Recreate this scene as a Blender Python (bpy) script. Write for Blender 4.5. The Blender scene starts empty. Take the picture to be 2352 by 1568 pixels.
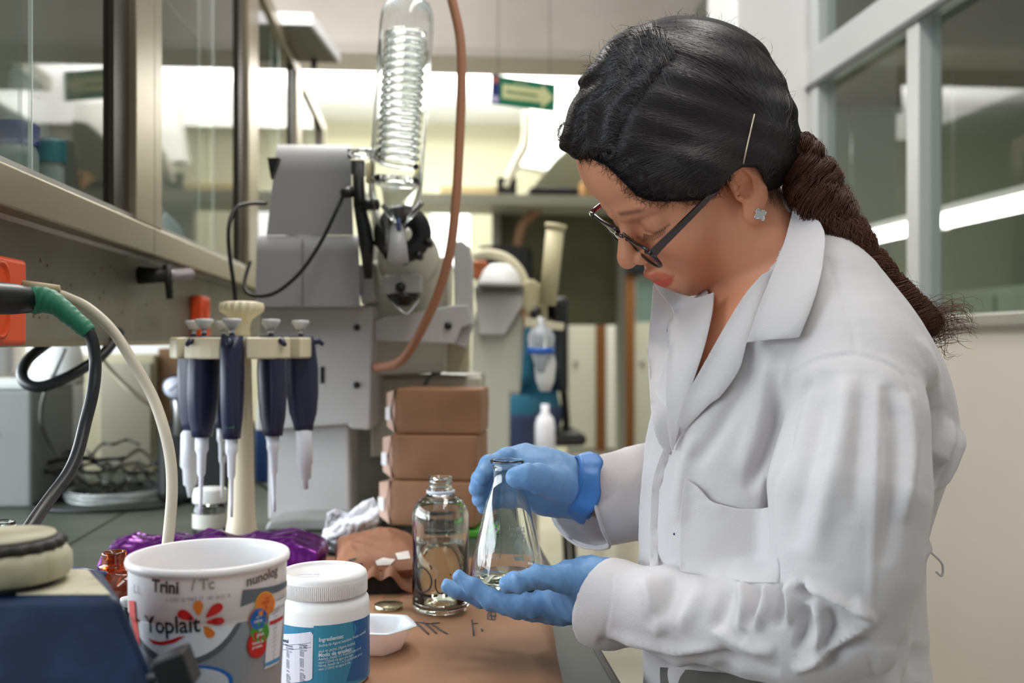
import bpy, bmesh, math, random
import numpy as np
from mathutils import Vector, Matrix
from mathutils.geometry import delaunay_2d_cdt
from mathutils.bvhtree import BVHTree

random.seed(7); rng = np.random.default_rng(7)
SC = bpy.context.scene
COL = SC.collection
FPX, TH, CAMZ = 2287.0, math.radians(5.4), 1.24
CT, ST = math.cos(TH), math.sin(TH)

# ---------------------------------------------------------------- camera
cam = bpy.data.cameras.new('camera'); camo = bpy.data.objects.new('camera', cam); COL.objects.link(camo)
camo.location = (0, 0, CAMZ); camo.rotation_euler = (math.pi/2, 0, -TH)
cam.lens = FPX*36/2352; cam.sensor_width = 36; cam.clip_start = .02; cam.clip_end = 60
cam.dof.use_dof = True; cam.dof.focus_distance = 1.0; cam.dof.aperture_fstop = 4.2
SC.camera = camo
# ---------------------------------------------------------------- world, colour
w = bpy.data.worlds.new('sky'); SC.world = w; w.use_nodes = True
w.node_tree.nodes['Background'].inputs[0].default_value = (.86, .93, 1.0, 1)
w.node_tree.nodes['Background'].inputs[1].default_value = .42
SC.view_settings.view_transform = 'Standard'; SC.view_settings.look = 'None'
SC.view_settings.exposure = -0.22; SC.view_settings.gamma = 1.0; SC.view_settings.use_curve_mapping = False
def area(name, loc, rot, sx, sy, power, col):
    l = bpy.data.lights.new(name, 'AREA'); l.shape = 'RECTANGLE'; l.size = sx; l.size_y = sy
    l.energy = power; l.color = col
    o = bpy.data.objects.new(name, l); COL.objects.link(o); o.location = loc; o.rotation_euler = rot; return o
# daylight through the windows of the left wall, the ceiling lights, and added fill lamps
area('window_daylight', (-2.85, 1.2, 1.75), (0, -math.radians(90), 0), 1.5, 5.0, 300, (.84, .92, 1.0))
area('ceiling_light_near', (.55, 1.0, 2.98), (0, 0, 0), .35, 2.6, 30, (1, .95, .89))
area('added_light_bench', (-.25, 2.9, 2.98), (0, 0, 0), .35, 1.6, 40, (1, .96, .91))  # added lamp, brightens the face and forehead from the upper left
area('ceiling_light_far', (.3, 7.0, 2.95), (0, 0, 0), 3.5, 2.2, 110, (1, .98, .93))
area('added_uplight_far', (-.2, 6.8, 2.72), (math.pi, 0, 0), 3.2, .5, 95, (1, .99, .96))  # added up-facing lamp without a fixture, whitens the far ceiling
area('ceiling_light_aisle', (1.9, 9.6, 2.95), (0, 0, 0), 1.0, 2.4, 60, (1, .98, .93))
area('side_room_tube_light', (2.6, 3.9, 1.79), (0, 0, 0), .05, 2.6, 16, (.97, 1, .96))

# ---------------------------------------------------------------- helpers
def P(u, v, d):
    a = (u-1176)/FPX*d; z = CAMZ+(784-v)/FPX*d
    return np.array([a*CT+d*ST, -a*ST+d*CT, z])
def _dir(u, v):
    return P(u, v, 1.0)-np.array([0, 0, CAMZ])
def PX(u, v, X): r = _dir(u, v); return r*(X/r[0])+np.array([0, 0, CAMZ])
def PZ(u, v, Z): r = _dir(u, v); return r*((Z-CAMZ)/r[2])+np.array([0, 0, CAMZ])
def PY(u, v, Y): r = _dir(u, v); return r*(Y/r[1])+np.array([0, 0, CAMZ])
CAMP = np.array([0, 0, CAMZ])
RV = np.array([CT, -ST, 0]); DV = np.array([ST, CT, 0]); UV_ = np.array([0, 0, 1.])
def proj(A):
    Q = np.asarray(A)-CAMP
    x = Q@RV; d = Q@DV
    return 1176+FPX*x/d, 784-FPX*Q[..., 2]/d, d

def srgb(r, g, b):
    f = lambda c: (c/255/12.92 if c/255 <= .04045 else ((c/255+.055)/1.055)**2.4)
    return (f(r), f(g), f(b), 1)
MATS = {}
def mat(name, col, rough=.5, metal=0, noise=0, nscale=12, col2=None, bump=0, bscale=60, trans=0, ior=1.45, emit=None, estr=0, coat=0, sss=0, attr=None, stretch=None, spec=None, sheen=0, thr=None):
    if name in MATS: return MATS[name]
    m = bpy.data.materials.new(name); m.use_nodes = True; nt = m.node_tree; b = nt.nodes['Principled BSDF']
    c = srgb(*col) if len(col) == 3 else col
    b.inputs['Base Color'].default_value = c; b.inputs['Roughness'].default_value = rough
    b.inputs['Metallic'].default_value = metal; b.inputs['IOR'].default_value = ior
    b.inputs['Transmission Weight'].default_value = trans; b.inputs['Coat Weight'].default_value = coat
    if spec is not None: b.inputs['Specular IOR Level'].default_value = spec
    if sheen: b.inputs['Sheen Weight'].default_value = sheen
    if sss:
        b.inputs['Subsurface Weight'].default_value = sss; b.inputs['Subsurface Radius'].default_value = (1, .35, .2); b.inputs['Subsurface Scale'].default_value = .006
    if emit: b.inputs['Emission Color'].default_value = srgb(*emit); b.inputs['Emission Strength'].default_value = estr
    tc = nt.nodes.new('ShaderNodeTexCoord'); mp = nt.nodes.new('ShaderNodeMapping'); nt.links.new(tc.outputs['Object'], mp.inputs[0])
    if stretch: mp.inputs['Scale'].default_value = stretch
    last = None
    if noise:
        n = nt.nodes.new('ShaderNodeTexNoise'); n.inputs['Scale'].default_value = nscale; n.inputs['Detail'].default_value = 5
        nt.links.new(mp.outputs[0], n.inputs[0])
        r = nt.nodes.new('ShaderNodeMapRange'); r.inputs['From Min'].default_value = .3 if thr is None else thr[0]; r.inputs['From Max'].default_value = .7 if thr is None else thr[1]
        nt.links.new(n.outputs[0], r.inputs[0])
        mx = nt.nodes.new('ShaderNodeMix'); mx.data_type = 'RGBA'
        mx.inputs[6].default_value = c
        mx.inputs[7].default_value = srgb(*col2) if col2 else tuple(x*(1-noise) for x in c[:3])+(1,)
        nt.links.new(r.outputs[0], mx.inputs[0]); nt.links.new(mx.outputs[2], b.inputs['Base Color']); last = mx
    if attr:
        a = nt.nodes.new('ShaderNodeVertexColor'); a.layer_name = attr
        mx2 = nt.nodes.new('ShaderNodeMix'); mx2.data_type = 'RGBA'; mx2.blend_type = 'MULTIPLY'; mx2.inputs[0].default_value = 1
        if last: nt.links.new(last.outputs[2], mx2.inputs[6])
        else: mx2.inputs[6].default_value = c
        nt.links.new(a.outputs[0], mx2.inputs[7]); nt.links.new(mx2.outputs[2], b.inputs['Base Color'])
    if bump:
        n = nt.nodes.new('ShaderNodeTexNoise'); n.inputs['Scale'].default_value = bscale; n.inputs['Detail'].default_value = 4
        nt.links.new(mp.outputs[0], n.inputs[0])
        bp = nt.nodes.new('ShaderNodeBump'); bp.inputs['Strength'].default_value = bump; bp.inputs['Distance'].default_value = .002
        nt.links.new(n.outputs[0], bp.inputs['Height']); nt.links.new(bp.outputs[0], b.inputs['Normal'])
    MATS[name] = m; return m

def pane_material(name):
    m = bpy.data.materials.new(name); m.use_nodes = True; nt = m.node_tree; nt.nodes.remove(nt.nodes['Principled BSDF']); out = nt.nodes['Material Output']
    t = nt.nodes.new('ShaderNodeBsdfTransparent'); t.inputs[0].default_value = (.90, .93, .915, 1); g = nt.nodes.new('ShaderNodeBsdfGlossy'); g.inputs['Roughness'].default_value = .03
    f = nt.nodes.new('ShaderNodeFresnel'); f.inputs[0].default_value = 1.42; mx = nt.nodes.new('ShaderNodeMixShader')
    ge = nt.nodes.new('ShaderNodeNewGeometry'); iv = nt.nodes.new('ShaderNodeMath'); iv.operation = 'SUBTRACT'; iv.inputs[0].default_value = 1; nt.links.new(ge.outputs['Backfacing'], iv.inputs[1]); mu = nt.nodes.new('ShaderNodeMath'); mu.operation = 'MULTIPLY'; nt.links.new(f.outputs[0], mu.inputs[0]); nt.links.new(iv.outputs[0], mu.inputs[1])
    nt.links.new(mu.outputs[0], mx.inputs[0]); nt.links.new(t.outputs[0], mx.inputs[1]); nt.links.new(g.outputs[0], mx.inputs[2]); nt.links.new(mx.outputs[0], out.inputs[0]); MATS[name] = m; return m
class MB:
    """collects shapes, builds ONE mesh"""
    def __init__(s): s.v = []; s.f = []; s.sm = []
    def add(s, vs, fs, smooth=True):
        o = len(s.v); s.v += [tuple(map(float, p)) for p in vs]; s.f += [tuple(i+o for i in f) for f in fs]; s.sm += [smooth]*len(fs); return s
    def box(s, lo, hi, M=None, bev=0):
        x0, y0, z0 = lo; x1, y1, z1 = hi
        if bev:
            b = bev; bm = bmesh.new(); bmesh.ops.create_cube(bm, size=1)
            for v in bm.verts: v.co = Vector(((x0+x1)/2+v.co.x*(x1-x0), (y0+y1)/2+v.co.y*(y1-y0), (z0+z1)/2+v.co.z*(z1-z0)))
            bmesh.ops.bevel(bm, geom=bm.edges[:], offset=b, segments=3, profile=.5, affect='EDGES')
            bm.verts.index_update(); vs = [np.array(v.co) for v in bm.verts]; fs = [[v.index for v in f.verts] for f in bm.faces]; bm.free()
        else:
            vs = [np.array(p) for p in [(x0,y0,z0),(x1,y0,z0),(x1,y1,z0),(x0,y1,z0),(x0,y0,z1),(x1,y0,z1),(x1,y1,z1),(x0,y1,z1)]]
            fs = [(0,3,2,1),(4,5,6,7),(0,1,5,4),(1,2,6,5),(2,3,7,6),(3,0,4,7)]
        if M is not None: vs = [np.array(M@Vector(p)) for p in vs]
        return s.add(vs, fs, False)
    def tube(s, pts, r, n=10, cap=True, closed=False, flat=None):
        pts = [np.array(p, float) for p in pts]; N = len(pts)
        rs = r if hasattr(r, '__len__') else [r]*N
        up = None; rings = []
        for i in range(N):
            if closed: t = pts[(i+1) % N]-pts[i-1]
            else: t = pts[min(i+1, N-1)]-pts[max(i-1, 0)]
            t = t/(np.linalg.norm(t)+1e-12)
            if up is None:
                a = np.array([0, 0, 1.]) if abs(t[2]) < .9 else np.array([1., 0, 0])
                up = a-t*(a@t)
            else: up = up-t*(up@t)
            up /= np.linalg.norm(up)+1e-12; sd = np.cross(t, up)
            ring = []
            for k in range(n):
                a = 2*math.pi*k/n
                ring.append(pts[i]+rs[i]*(math.cos(a)*up*(flat or 1)+math.sin(a)*sd))
            rings.append(ring)
        vs = [p for r_ in rings for p in r_]; fs = []
        for i in range(N if closed else N-1):
            j = (i+1) % N
            for k in range(n): fs.append((i*n+k, i*n+(k+1) % n, j*n+(k+1) % n, j*n+k))
        if cap and not closed: fs.append(tuple(range(n-1, -1, -1))); fs.append(tuple((N-1)*n+k for k in range(n)))
        return s.add(vs, fs)
    def lathe(s, prof, c=(0,0,0), n=40, M=None, ax=None, closed=False):
        """prof: (r,z) list; about z through c, or M"""
        vs = []; fs = []; m = len(prof)
        for k in range(n):
            a = 2*math.pi*k/n
            for r, z in prof: vs.append(np.array([c[0]+r*math.cos(a), c[1]+r*math.sin(a), c[2]+z]))
        for k in range(n):
            k2 = (k+1) % n
            for i in range(m if closed else m-1):
                i2 = (i+1) % m
                fs.append((k*m+i, k2*m+i, k2*m+i2, k*m+i2))
        if M is not None: vs = [np.array(M@Vector(p)) for p in vs]
        return s.add(vs, fs)
    def prism(s, poly, dirv, smooth=False):
        """poly: 3D loop; extruded by dirv"""
        poly = [np.array(p, float) for p in poly]; dv = np.array(dirv, float); n = len(poly)
        fs = [tuple(range(n-1, -1, -1)), tuple(range(n, 2*n))]+[(i, (i+1) % n, n+(i+1) % n, n+i) for i in range(n)]
        return s.add(poly+[p+dv for p in poly], fs, smooth)
    def build(s, name, m, parent=None, **kw):
        me = bpy.data.meshes.new(name); me.from_pydata(s.v, [], s.f)
        me.polygons.foreach_set('use_smooth', s.sm); me.materials.append(m)
        bm = bmesh.new(); bm.from_mesh(me); bmesh.ops.recalc_face_normals(bm, faces=bm.faces[:]); bm.to_mesh(me); bm.free()
        return link(name, me, parent, **kw)
def link(name, data, parent=None, loc=None):
    o = bpy.data.objects.new(name, data); COL.objects.link(o)
    if loc is not None: o.location = loc
    if parent is not None:
        o.parent = parent; bpy_inv(o, parent)
    return o
def bpy_inv(o, parent):
    # children carry world coordinates in their mesh: undo the parent's placement
    M = Matrix.Identity(4); p = parent; chain = []
    while p is not None: chain.append(p); p = p.parent
    for p in reversed(chain): M = M@p.matrix_parent_inverse@p.matrix_basis
    o.matrix_parent_inverse = M.inverted()
def empty(name, loc, label, cat, group=None):
    o = bpy.data.objects.new(name, None); COL.objects.link(o); o.location = tuple(map(float, loc)); o.empty_display_size = .05
    o['label'] = label; o['category'] = cat
    if group: o['group'] = group
    return o
def tag(o, label, cat, group=None, kind=None):
    o['label'] = label; o['category'] = cat
    if group: o['group'] = group
    if kind: o['kind'] = kind
    return o
def struct(o): o['kind'] = 'structure'; return o
def smooth_path(pts, n=8, closed=False):
    pts = [np.array(p, float) for p in pts]; out = []; N = len(pts)
    for i in range(N if closed else N-1):
        if closed: p0, p1, p2, p3 = pts[i-1], pts[i], pts[(i+1) % N], pts[(i+2) % N]
        else: p0, p1, p2, p3 = pts[max(i-1, 0)], pts[i], pts[i+1], pts[min(i+2, N-1)]
        for k in range(n):
            t = k/n
            out.append(.5*((2*p1)+(-p0+p2)*t+(2*p0-5*p1+4*p2-p3)*t*t+(-p0+3*p1-3*p2+p3)*t**3))
    if not closed: out.append(pts[-1])
    return out
def fill2d(poly, step):
    """triangulate a 2D polygon with interior grid points"""
    pts = [Vector((float(p[0]), float(p[1]))) for p in poly]
    dense = []
    for i in range(len(pts)):
        a, b = pts[i], pts[(i+1) % len(pts)]; k = max(1, int((b-a).length/step))
        for j in range(k): dense.append(a.lerp(b, j/k))
    xs = [p.x for p in dense]; ys = [p.y for p in dense]; A = np.array([(p.x, p.y) for p in dense])
    extra = []
    gx = np.arange(min(xs)+step/2, max(xs), step); gy = np.arange(min(ys)+step/2, max(ys), step)
    if len(gx) and len(gy):
        G = np.array([(x, y) for x in gx for y in gy]); ins = inside(G, A)
        dm = np.min(np.linalg.norm(G[:, None]-A[None], axis=2), axis=1)
        extra = [Vector(map(float, g)) for g in G[ins & (dm > step*.45)]]
    n = len(dense)
    r = delaunay_2d_cdt(dense+extra, [], [list(range(n))], 1, 1e-9)
    return np.array([(p.x, p.y) for p in r[0]]), [list(f) for f in r[2]]
def inside(G, A):
    x, y = G[:, 0], G[:, 1]; c = np.zeros(len(G), bool); n = len(A); j = n-1
    for i in range(n):
        xi, yi = A[i]; xj, yj = A[j]
        with np.errstate(divide='ignore', invalid='ignore'):
            c ^= ((yi > y) != (yj > y)) & (x < (xj-xi)*(y-yi)/(yj-yi+1e-30)+xi)
        j = i
    return c
def text_mesh(body, size=1., align='CENTER', bold=0):
    c = bpy.data.curves.new('t', 'FONT'); c.body = body; c.size = size; c.align_x = align; c.offset = bold; c.resolution_u = 3
    o = bpy.data.objects.new('t', c); me = bpy.data.meshes.new_from_object(o)
    V = np.array([v.co[:2] for v in me.vertices]) if len(me.vertices) else np.zeros((0, 2)); F = [tuple(p.vertices) for p in me.polygons]
    bpy.data.objects.remove(o); bpy.data.curves.remove(c); bpy.data.meshes.remove(me)
    return V, F
def tube_obj(name, pts, r, m, parent=None, n=10, smooth=6, **k):
    if smooth:
        if hasattr(r, '__len__'):
            q = smooth_path([np.append(p, rr) for p, rr in zip(pts, r)], smooth); pts = [p[:3] for p in q]; r = [p[3] for p in q]
        else: pts = smooth_path(pts, smooth)
    return MB().tube(pts, r, n, **k).build(name, m, parent)
def decal(name, items, m, wrap, parent, off=.0004):
    """items: list of (V2,F); wrap maps (x,z,off)->3D"""
    b = MB()
    for V, F in items:
        if len(V): b.add([wrap(x, z, off) for x, z in V], F, True)
    me = bpy.data.meshes.new(name); me.from_pydata(b.v, [], b.f); me.materials.append(m)
    return link(name, me, parent)

# ---------------------------------------------------------------- signed distance modelling
def mesh_arrays(name, V, Q, m, parent=None, smooth=True):
    me = bpy.data.meshes.new(name); Q = np.asarray(Q, np.int32); V = np.asarray(V, np.float32); k = Q.shape[1]
    me.vertices.add(len(V)); me.vertices.foreach_set('co', V.ravel())
    me.loops.add(Q.size); me.loops.foreach_set('vertex_index', Q.ravel())
    me.polygons.add(len(Q)); me.polygons.foreach_set('loop_start', np.arange(0, Q.size, k, dtype=np.int32))
    me.polygons.foreach_set('use_smooth', np.full(len(Q), smooth)); me.update(calc_edges=True); me.validate()
    me.materials.append(m); return link(name, me, parent)
def nets(f, lo, hi, h):
    lo = np.array(lo, float); n = np.ceil((np.array(hi)-lo)/h).astype(int)+1
    ax = [lo[i]+h*np.arange(n[i]) for i in range(3)]
    D = np.empty(n, np.float32)
    for i in range(0, n[0], 24):
        X, Y, Z = np.meshgrid(ax[0][i:i+24], ax[1], ax[2], indexing='ij')
        D[i:i+24] = f(np.stack([X.ravel(), Y.ravel(), Z.ravel()], 1)).reshape(X.shape)
    S = D < 0
    acc = np.zeros((n[0]-1, n[1]-1, n[2]-1, 3), np.float32); cnt = np.zeros(acc.shape[:3], np.float32)
    for a in range(3):
        sl0 = [slice(None)]*3; sl1 = [slice(None)]*3; sl0[a] = slice(0, -1); sl1[a] = slice(1, None)
        d0, d1 = D[tuple(sl0)], D[tuple(sl1)]; cr = (d0 < 0) != (d1 < 0)
        t = np.where(cr, d0/np.where(cr, d0-d1, 1), 0)
        b, c = [i for i in range(3) if i != a]
        for ob in (0, 1):
            for oc in (0, 1):
                s = [slice(None)]*3; s[b] = slice(ob, n[b]-1+ob); s[c] = slice(oc, n[c]-1+oc)
                k = cr[tuple(s)]; tt = t[tuple(s)]
                acc[..., a] += np.where(k, tt, 0); acc[..., b] += k*ob; acc[..., c] += k*oc; cnt += k
    idx = -np.ones(cnt.shape, np.int64); act = cnt > 0; idx[act] = np.arange(act.sum())
    ijk = np.argwhere(act); V = lo+h*(ijk+acc[act]/cnt[act][:, None])
    Q = []
    for a in range(3):
        b, c = (a+1) % 3, (a+2) % 3
        s0 = [slice(1, -1)]*3; s1 = [slice(1, -1)]*3; s0[a] = slice(0, -1); s1[a] = slice(1, None)
        cr = S[tuple(s0)] != S[tuple(s1)]; e = np.argwhere(cr); fl = S[tuple(s0)][cr]
        e[:, b] += 1; e[:, c] += 1
        def g(db, dc):
            q = e.copy(); q[:, b] += db; q[:, c] += dc; return idx[q[:, 0], q[:, 1], q[:, 2]]
        q = np.stack([g(-1, -1), g(0, -1), g(0, 0), g(-1, 0)], 1)
        q[~fl] = q[~fl][:, ::-1]; Q.append(q)
    Q = np.concatenate(Q); Q = Q[(Q >= 0).all(1)]
    return V, Q
def gradf(f, V, e=.0006):
    g = np.zeros_like(V)
    for k in ((1, -1, -1), (-1, -1, 1), (-1, 1, -1), (1, 1, 1)):
        k = np.array(k, float); g += k*f(V+k*e)[:, None]
    return g/(np.linalg.norm(g, axis=1, keepdims=True)+1e-12)
def project(f, V, it=2, mx=.004):
    for _ in range(it):
        V = V-gradf(f, V)*np.clip(f(V), -mx, mx)[:, None]
    return V
def subdiv(V, Q):
    E = np.concatenate([Q[:, [i, (i+1) % 4]] for i in range(4)]); Es = np.sort(E, 1)
    U, inv = np.unique(Es, axis=0, return_inverse=True); inv = inv.ravel(); nq = len(Q); nv = len(V)
    V2 = np.concatenate([V, V[U].mean(1), V[Q].mean(1)])
    e = [inv[i*nq:(i+1)*nq]+nv for i in range(4)]; c = nv+len(U)+np.arange(nq)
    Q2 = np.concatenate([np.stack([Q[:, i], e[i], c, e[i-1]], 1) for i in range(4)])
    return V2, Q2
def sculpt(f, lo, hi, h, levels=1):
    V, Q = nets(f, lo, hi, h); V = project(f, V, 2, h)
    for _ in range(levels): V, Q = subdiv(V, Q); V = project(f, V, 1, h)
    return V, Q
def smin(a, b, k): h = np.clip(.5+.5*(b-a)/k, 0, 1); return b*(1-h)+a*h-k*h*(1-h)
def smax(a, b, k): return -smin(-a, -b, k)
def cap(p, a, b, ra, rb):
    a = np.asarray(a); ba = np.asarray(b)-a; pa = p-a; t = np.clip(pa@ba/(ba@ba+1e-12), 0, 1)
    return np.linalg.norm(pa-t[:, None]*ba, axis=1)-(ra+(rb-ra)*t)
def ell(p, c, r):
    q = (p-np.asarray(c))/np.asarray(r); k0 = np.linalg.norm(q, axis=1); k1 = np.linalg.norm(q/np.asarray(r), axis=1)
    return k0*(k0-1)/(k1+1e-9)
def chain(p, pts, rs, k=.004):
    d = None
    for i in range(len(pts)-1):
        c = cap(p, pts[i], pts[i+1], rs[i], rs[i+1]); d = c if d is None else smin(d, c, k)
    return d
def bbox(pts, pad): A = np.array(pts); return A.min(0)-pad, A.max(0)+pad
# ================================================================ SETTING
m_wall = mat('wall_paint', (226, 222, 214), .55, noise=.05, nscale=2, bump=.1, bscale=90)
m_wallL = mat('low_wall_paint', (204, 196, 186), .28, noise=.06, nscale=1.5, coat=.2)
m_yel = mat('pale_yellow_wall', (190, 187, 158), .6, noise=.05, nscale=2)
m_beam = mat('beam_paint', (214, 200, 188), .6, noise=.08, nscale=3, col2=(202, 187, 174))
m_ceil = mat('ceiling_paint', (238, 240, 240), .7, noise=.03)
m_alu = mat('aluminium', (196, 194, 190), .35, .75, noise=.1, nscale=6)
m_alub = mat('aged_aluminium', (176, 164, 142), .33, .8, noise=1, nscale=5, col2=(150, 138, 116), stretch=(1, .15, 1), bump=.1, bscale=40)
m_glass = pane_material('pane_glass')
m_dark = mat('dark_rubber', (26, 26, 27), .5)
m_white = mat('white_plastic', (232, 232, 230), .4)
m_wood = mat('brown_wood', (142, 92, 44), .5, noise=.3, nscale=8, stretch=(1, 1, .1))

def floor():
    root = struct(MB().box((-3, -1.5, -.06), (4.4, 12.6, -.004)).build('floor', mat('grout', (150, 145, 132), .6)))
    mt = mat('floor_tile', (196, 191, 176), .16, noise=.08, nscale=3, col2=(182, 176, 160), coat=.3)
    me = None
    for i in range(4):
        for j in range(24):
            x0 = .25+i*.45; y0 = 1.6+j*.45
            if me is None:
                o = MB().box((0, 0, -.004), (.446, .446, 0)).build('tile', mt, root); me = o.data
            else: o = link('tile', me, root)
            o.location = (x0, y0, 0)
    return root
floor()
struct(MB().box((-3, -1.2, 3.05), (1.32, 5.0, 3.15)).build('ceiling', m_ceil))
struct(MB().box((-3, 5.3, 3.05), (4.4, 12.6, 3.15)).build('ceiling', m_ceil))
b = MB().box((-3, 5.0, 2.70), (1.6, 5.3, 3.15)); r = struct(b.build('trim_1', m_beam))
MB().box((-3, 4.97, 2.665), (1.6, 5.32, 2.705)).build('edge_moulding', mat('moulding', (190, 178, 166), .6), r)
# walls
struct(MB().box((-3, 8.3, 0), (1.25, 8.45, 3.05)).build('wall_back', m_yel))
struct(MB().box((1.25, 8.3, 2.25), (3.4, 8.45, 3.05)).build('wall_back_upper', m_wall))
wl = MB()
for y0, y1, z0, z1 in ((-1.2, 8.3, 0, .95), (-1.2, 8.3, 2.6, 3.05), (-1.2, -.8, .95, 2.6), (1.3, 1.5, .95, 2.6), (4, 4.3, .95, 2.6), (7.9, 8.3, .95, 2.6)):
    wl.box((-3.15, y0, z0), (-3, y1, z1))
struct(wl.build('wall_left', m_wall))
for n_, (y0, y1) in enumerate(((-.8, 1.3), (1.5, 4.0), (4.3, 7.9))):
    f = MB()
    for a in (y0, (y0+y1)/2-.02, y1-.04): f.box((-3.09, a, .95), (-3.05, a+.04, 2.6))
    for z in (.95, 2.56): f.box((-3.09, y0, z), (-3.05, y1, z+.04))
    struct(f.build('window_%d' % (n_+2), m_alu))
# pillar
struct(MB().box((1.05, 3.22, 0), (1.36, 3.55, 3.05), bev=.01).build('wall_pillar', mat('pillar_paint', (246, 242, 240), .5)))
# corridor end
r = struct(MB().box((1.2, 11.3, 0), (4.4, 11.4, 3.05)).build('wall_corridor_end', mat('corridor_paint', (96, 98, 78), .6)))
m_cream = mat('cream_door', (222, 222, 204), .45); m_teal = mat('greenish_glass', (128, 150, 142), .12)
def uX(u, Y): return PY(u, 784, Y)[0]
dn = 1
for u0, u1 in ((1306, 1370), (1392, 1430), (1457, 1530)):
    x0, x1 = uX(u0, 11.2), uX(u1, 11.2)
    if u0 != 1392:
        o = struct(MB().box((x0, 11.2, .02), (x1, 11.28, 1.46)).build('door_%d' % dn, m_cream))
        MB().box((x0+.02, 11.22, 1.46), (x1-.02, 11.26, 1.95)).build('pane', m_teal, o)
        f = MB()
        f.box((x0, 11.2, 1.46), (x0+.03, 11.28, 2.0)); f.box((x1-.03, 11.2, 1.46), (x1, 11.28, 2.0)); f.box((x0, 11.2, 1.95), (x1, 11.28, 2.0))
        f.build('pane_frame', m_alu, o)
        MB().lathe([(0, 0), (.025, 0), (.028, .04), (0, .05)], n=12, M=Matrix.Translation((x0+.08, 11.2, 1.0))@Matrix.Rotation(math.pi/2, 4, 'X')).build('door_handle', m_alu, o)
        dn += 1
    else:
        struct(MB().box((x0, 11.2, .02), (x1, 11.28, 2.03)).build('door_%d' % dn, mat('bright_door', (250, 250, 242), .5))); dn += 1
for k, (u0, u1) in enumerate(((1370, 1392), (1430, 1457))):
    struct(MB().box((uX(u0, 11.15), 11.15, 0), (uX(u1, 11.15), 11.3, 2.04)).build('trim_%d' % (k+2), m_wood))
struct(MB().box((uX(1376, 11.1), 11.05, 2.02), (uX(1560, 11.1), 11.2, 2.72)).build('trim_4', mat('black_panel', (14, 18, 26), .6)))
# fume shelf area beyond the bench
sh = empty('wall_shelf', (0, 6.4, 2.05), 'long grey-green shelf across the back under the yellow wall', 'shelf')
MB().box((-.35, 6.0, 2.07), (1.35, 6.5, 2.13)).build('shelf_board', mat('shelf_grey', (170, 170, 152), .5), sh)
MB().box((.50, 6.5, 1.35), (1.30, 6.56, 2.07)).build('back_board', mat('olive_board', (92, 90, 66), .7, noise=1, nscale=3, col2=(74, 76, 52)), sh)
for x in (-.3, .48, 1.3): MB().box((x, 6.4, 0), (x+.05, 6.5, 2.07)).build('post', mat('post_grey', (120, 118, 104), .5), sh)
a, c = PY(990, 460, 8.2), PY(1080, 610, 8.2)
struct(MB().box((a[0], 8.25, c[2]), (c[0], 8.31, 2.45)).build('window_1', mat('bright_window', (255, 255, 255), .5, emit=(240, 250, 255), estr=1.1)))
p = empty('white_pipe', PY(1205, 260, 6.2), 'crooked cream pipe leading down from under the green arrow sign', 'pipe')
tube_obj('pipe', [PY(1210, 255, 6.2), PY(1207, 330, 6.2), PY(1190, 365, 6.2), PY(1160, 430, 6.2)], .028, mat('cream_pipe', (238, 232, 210), .5), p, smooth=5)
MB().box(PY(1150, 438, 6.2)-.02, PY(1175, 420, 6.2)+.03).build('elbow_fitting', m_dark, p)
tag(MB().box((PY(1218, 0, 6.05)[0], 6.05, 2.13), (PY(1330, 0, 6.05)[0], 6.28, PY(0, 414, 6.1)[2]), bev=.01).build('black_box', m_dark), 'low black box lying on the back shelf', 'box')
tag(MB().box((PY(1335, 0, 6.15)[0], 6.05, 2.13), (PY(1385, 0, 6.1)[0], 6.28, 2.24), bev=.01).build('cardboard_box', mat('cardb', (186, 140, 84), .7)), 'small tan carton beside the black box on the back shelf', 'box')
tag(MB().box((PY(1010, 0, 6.2)[0], 6.2, 2.13), (PY(1145, 0, 6.2)[0], 6.4, 2.21), bev=.01).build('cardboard_tray', mat('yel_tray', (226, 208, 160), .7)), 'long pale yellow tray on the left of the back shelf', 'tray')
# sloping duct in the right corner above the shelf
tag(MB().prism([PY(1215, 441, 6.32), PY(1378, 441, 6.32), PY(1378, 300, 6.32), PY(1345, 305, 6.32), PY(1275, 368, 6.32)], (0, .15, 0)).build('sloping_duct', mat('duct', (128, 130, 108), .5, .3)), 'grey-green sloping duct above the back shelf', 'duct')
tag(MB().prism([PY(1195, 380, 7.4), PY(1420, 420, 7.4), PY(1420, 130, 7.4), PY(1290, 130, 7.4), PY(1215, 250, 7.4)], (0, .2, 0)).build('white_column_casing', mat('casing', (246, 246, 238), .5)), 'broad white casing behind the arrow sign', 'casing')
o = tube_obj('copper_pipe', [PY(1240, 480, 6.3), PY(1205, 510, 6.3), PY(1192, 545, 6.3), PY(1188, 590, 6.3)], .03, mat('rusty', (150, 112, 80), .5)); tag(o, 'rusty brown bent pipe under the back shelf', 'pipe')
o = MB().box(PY(1098, 700, 6.0), PY(1215, 572, 6.25), bev=.04).build('black_case', m_dark); tag(o, 'black rounded case behind the ribbed hose', 'case')
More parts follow.
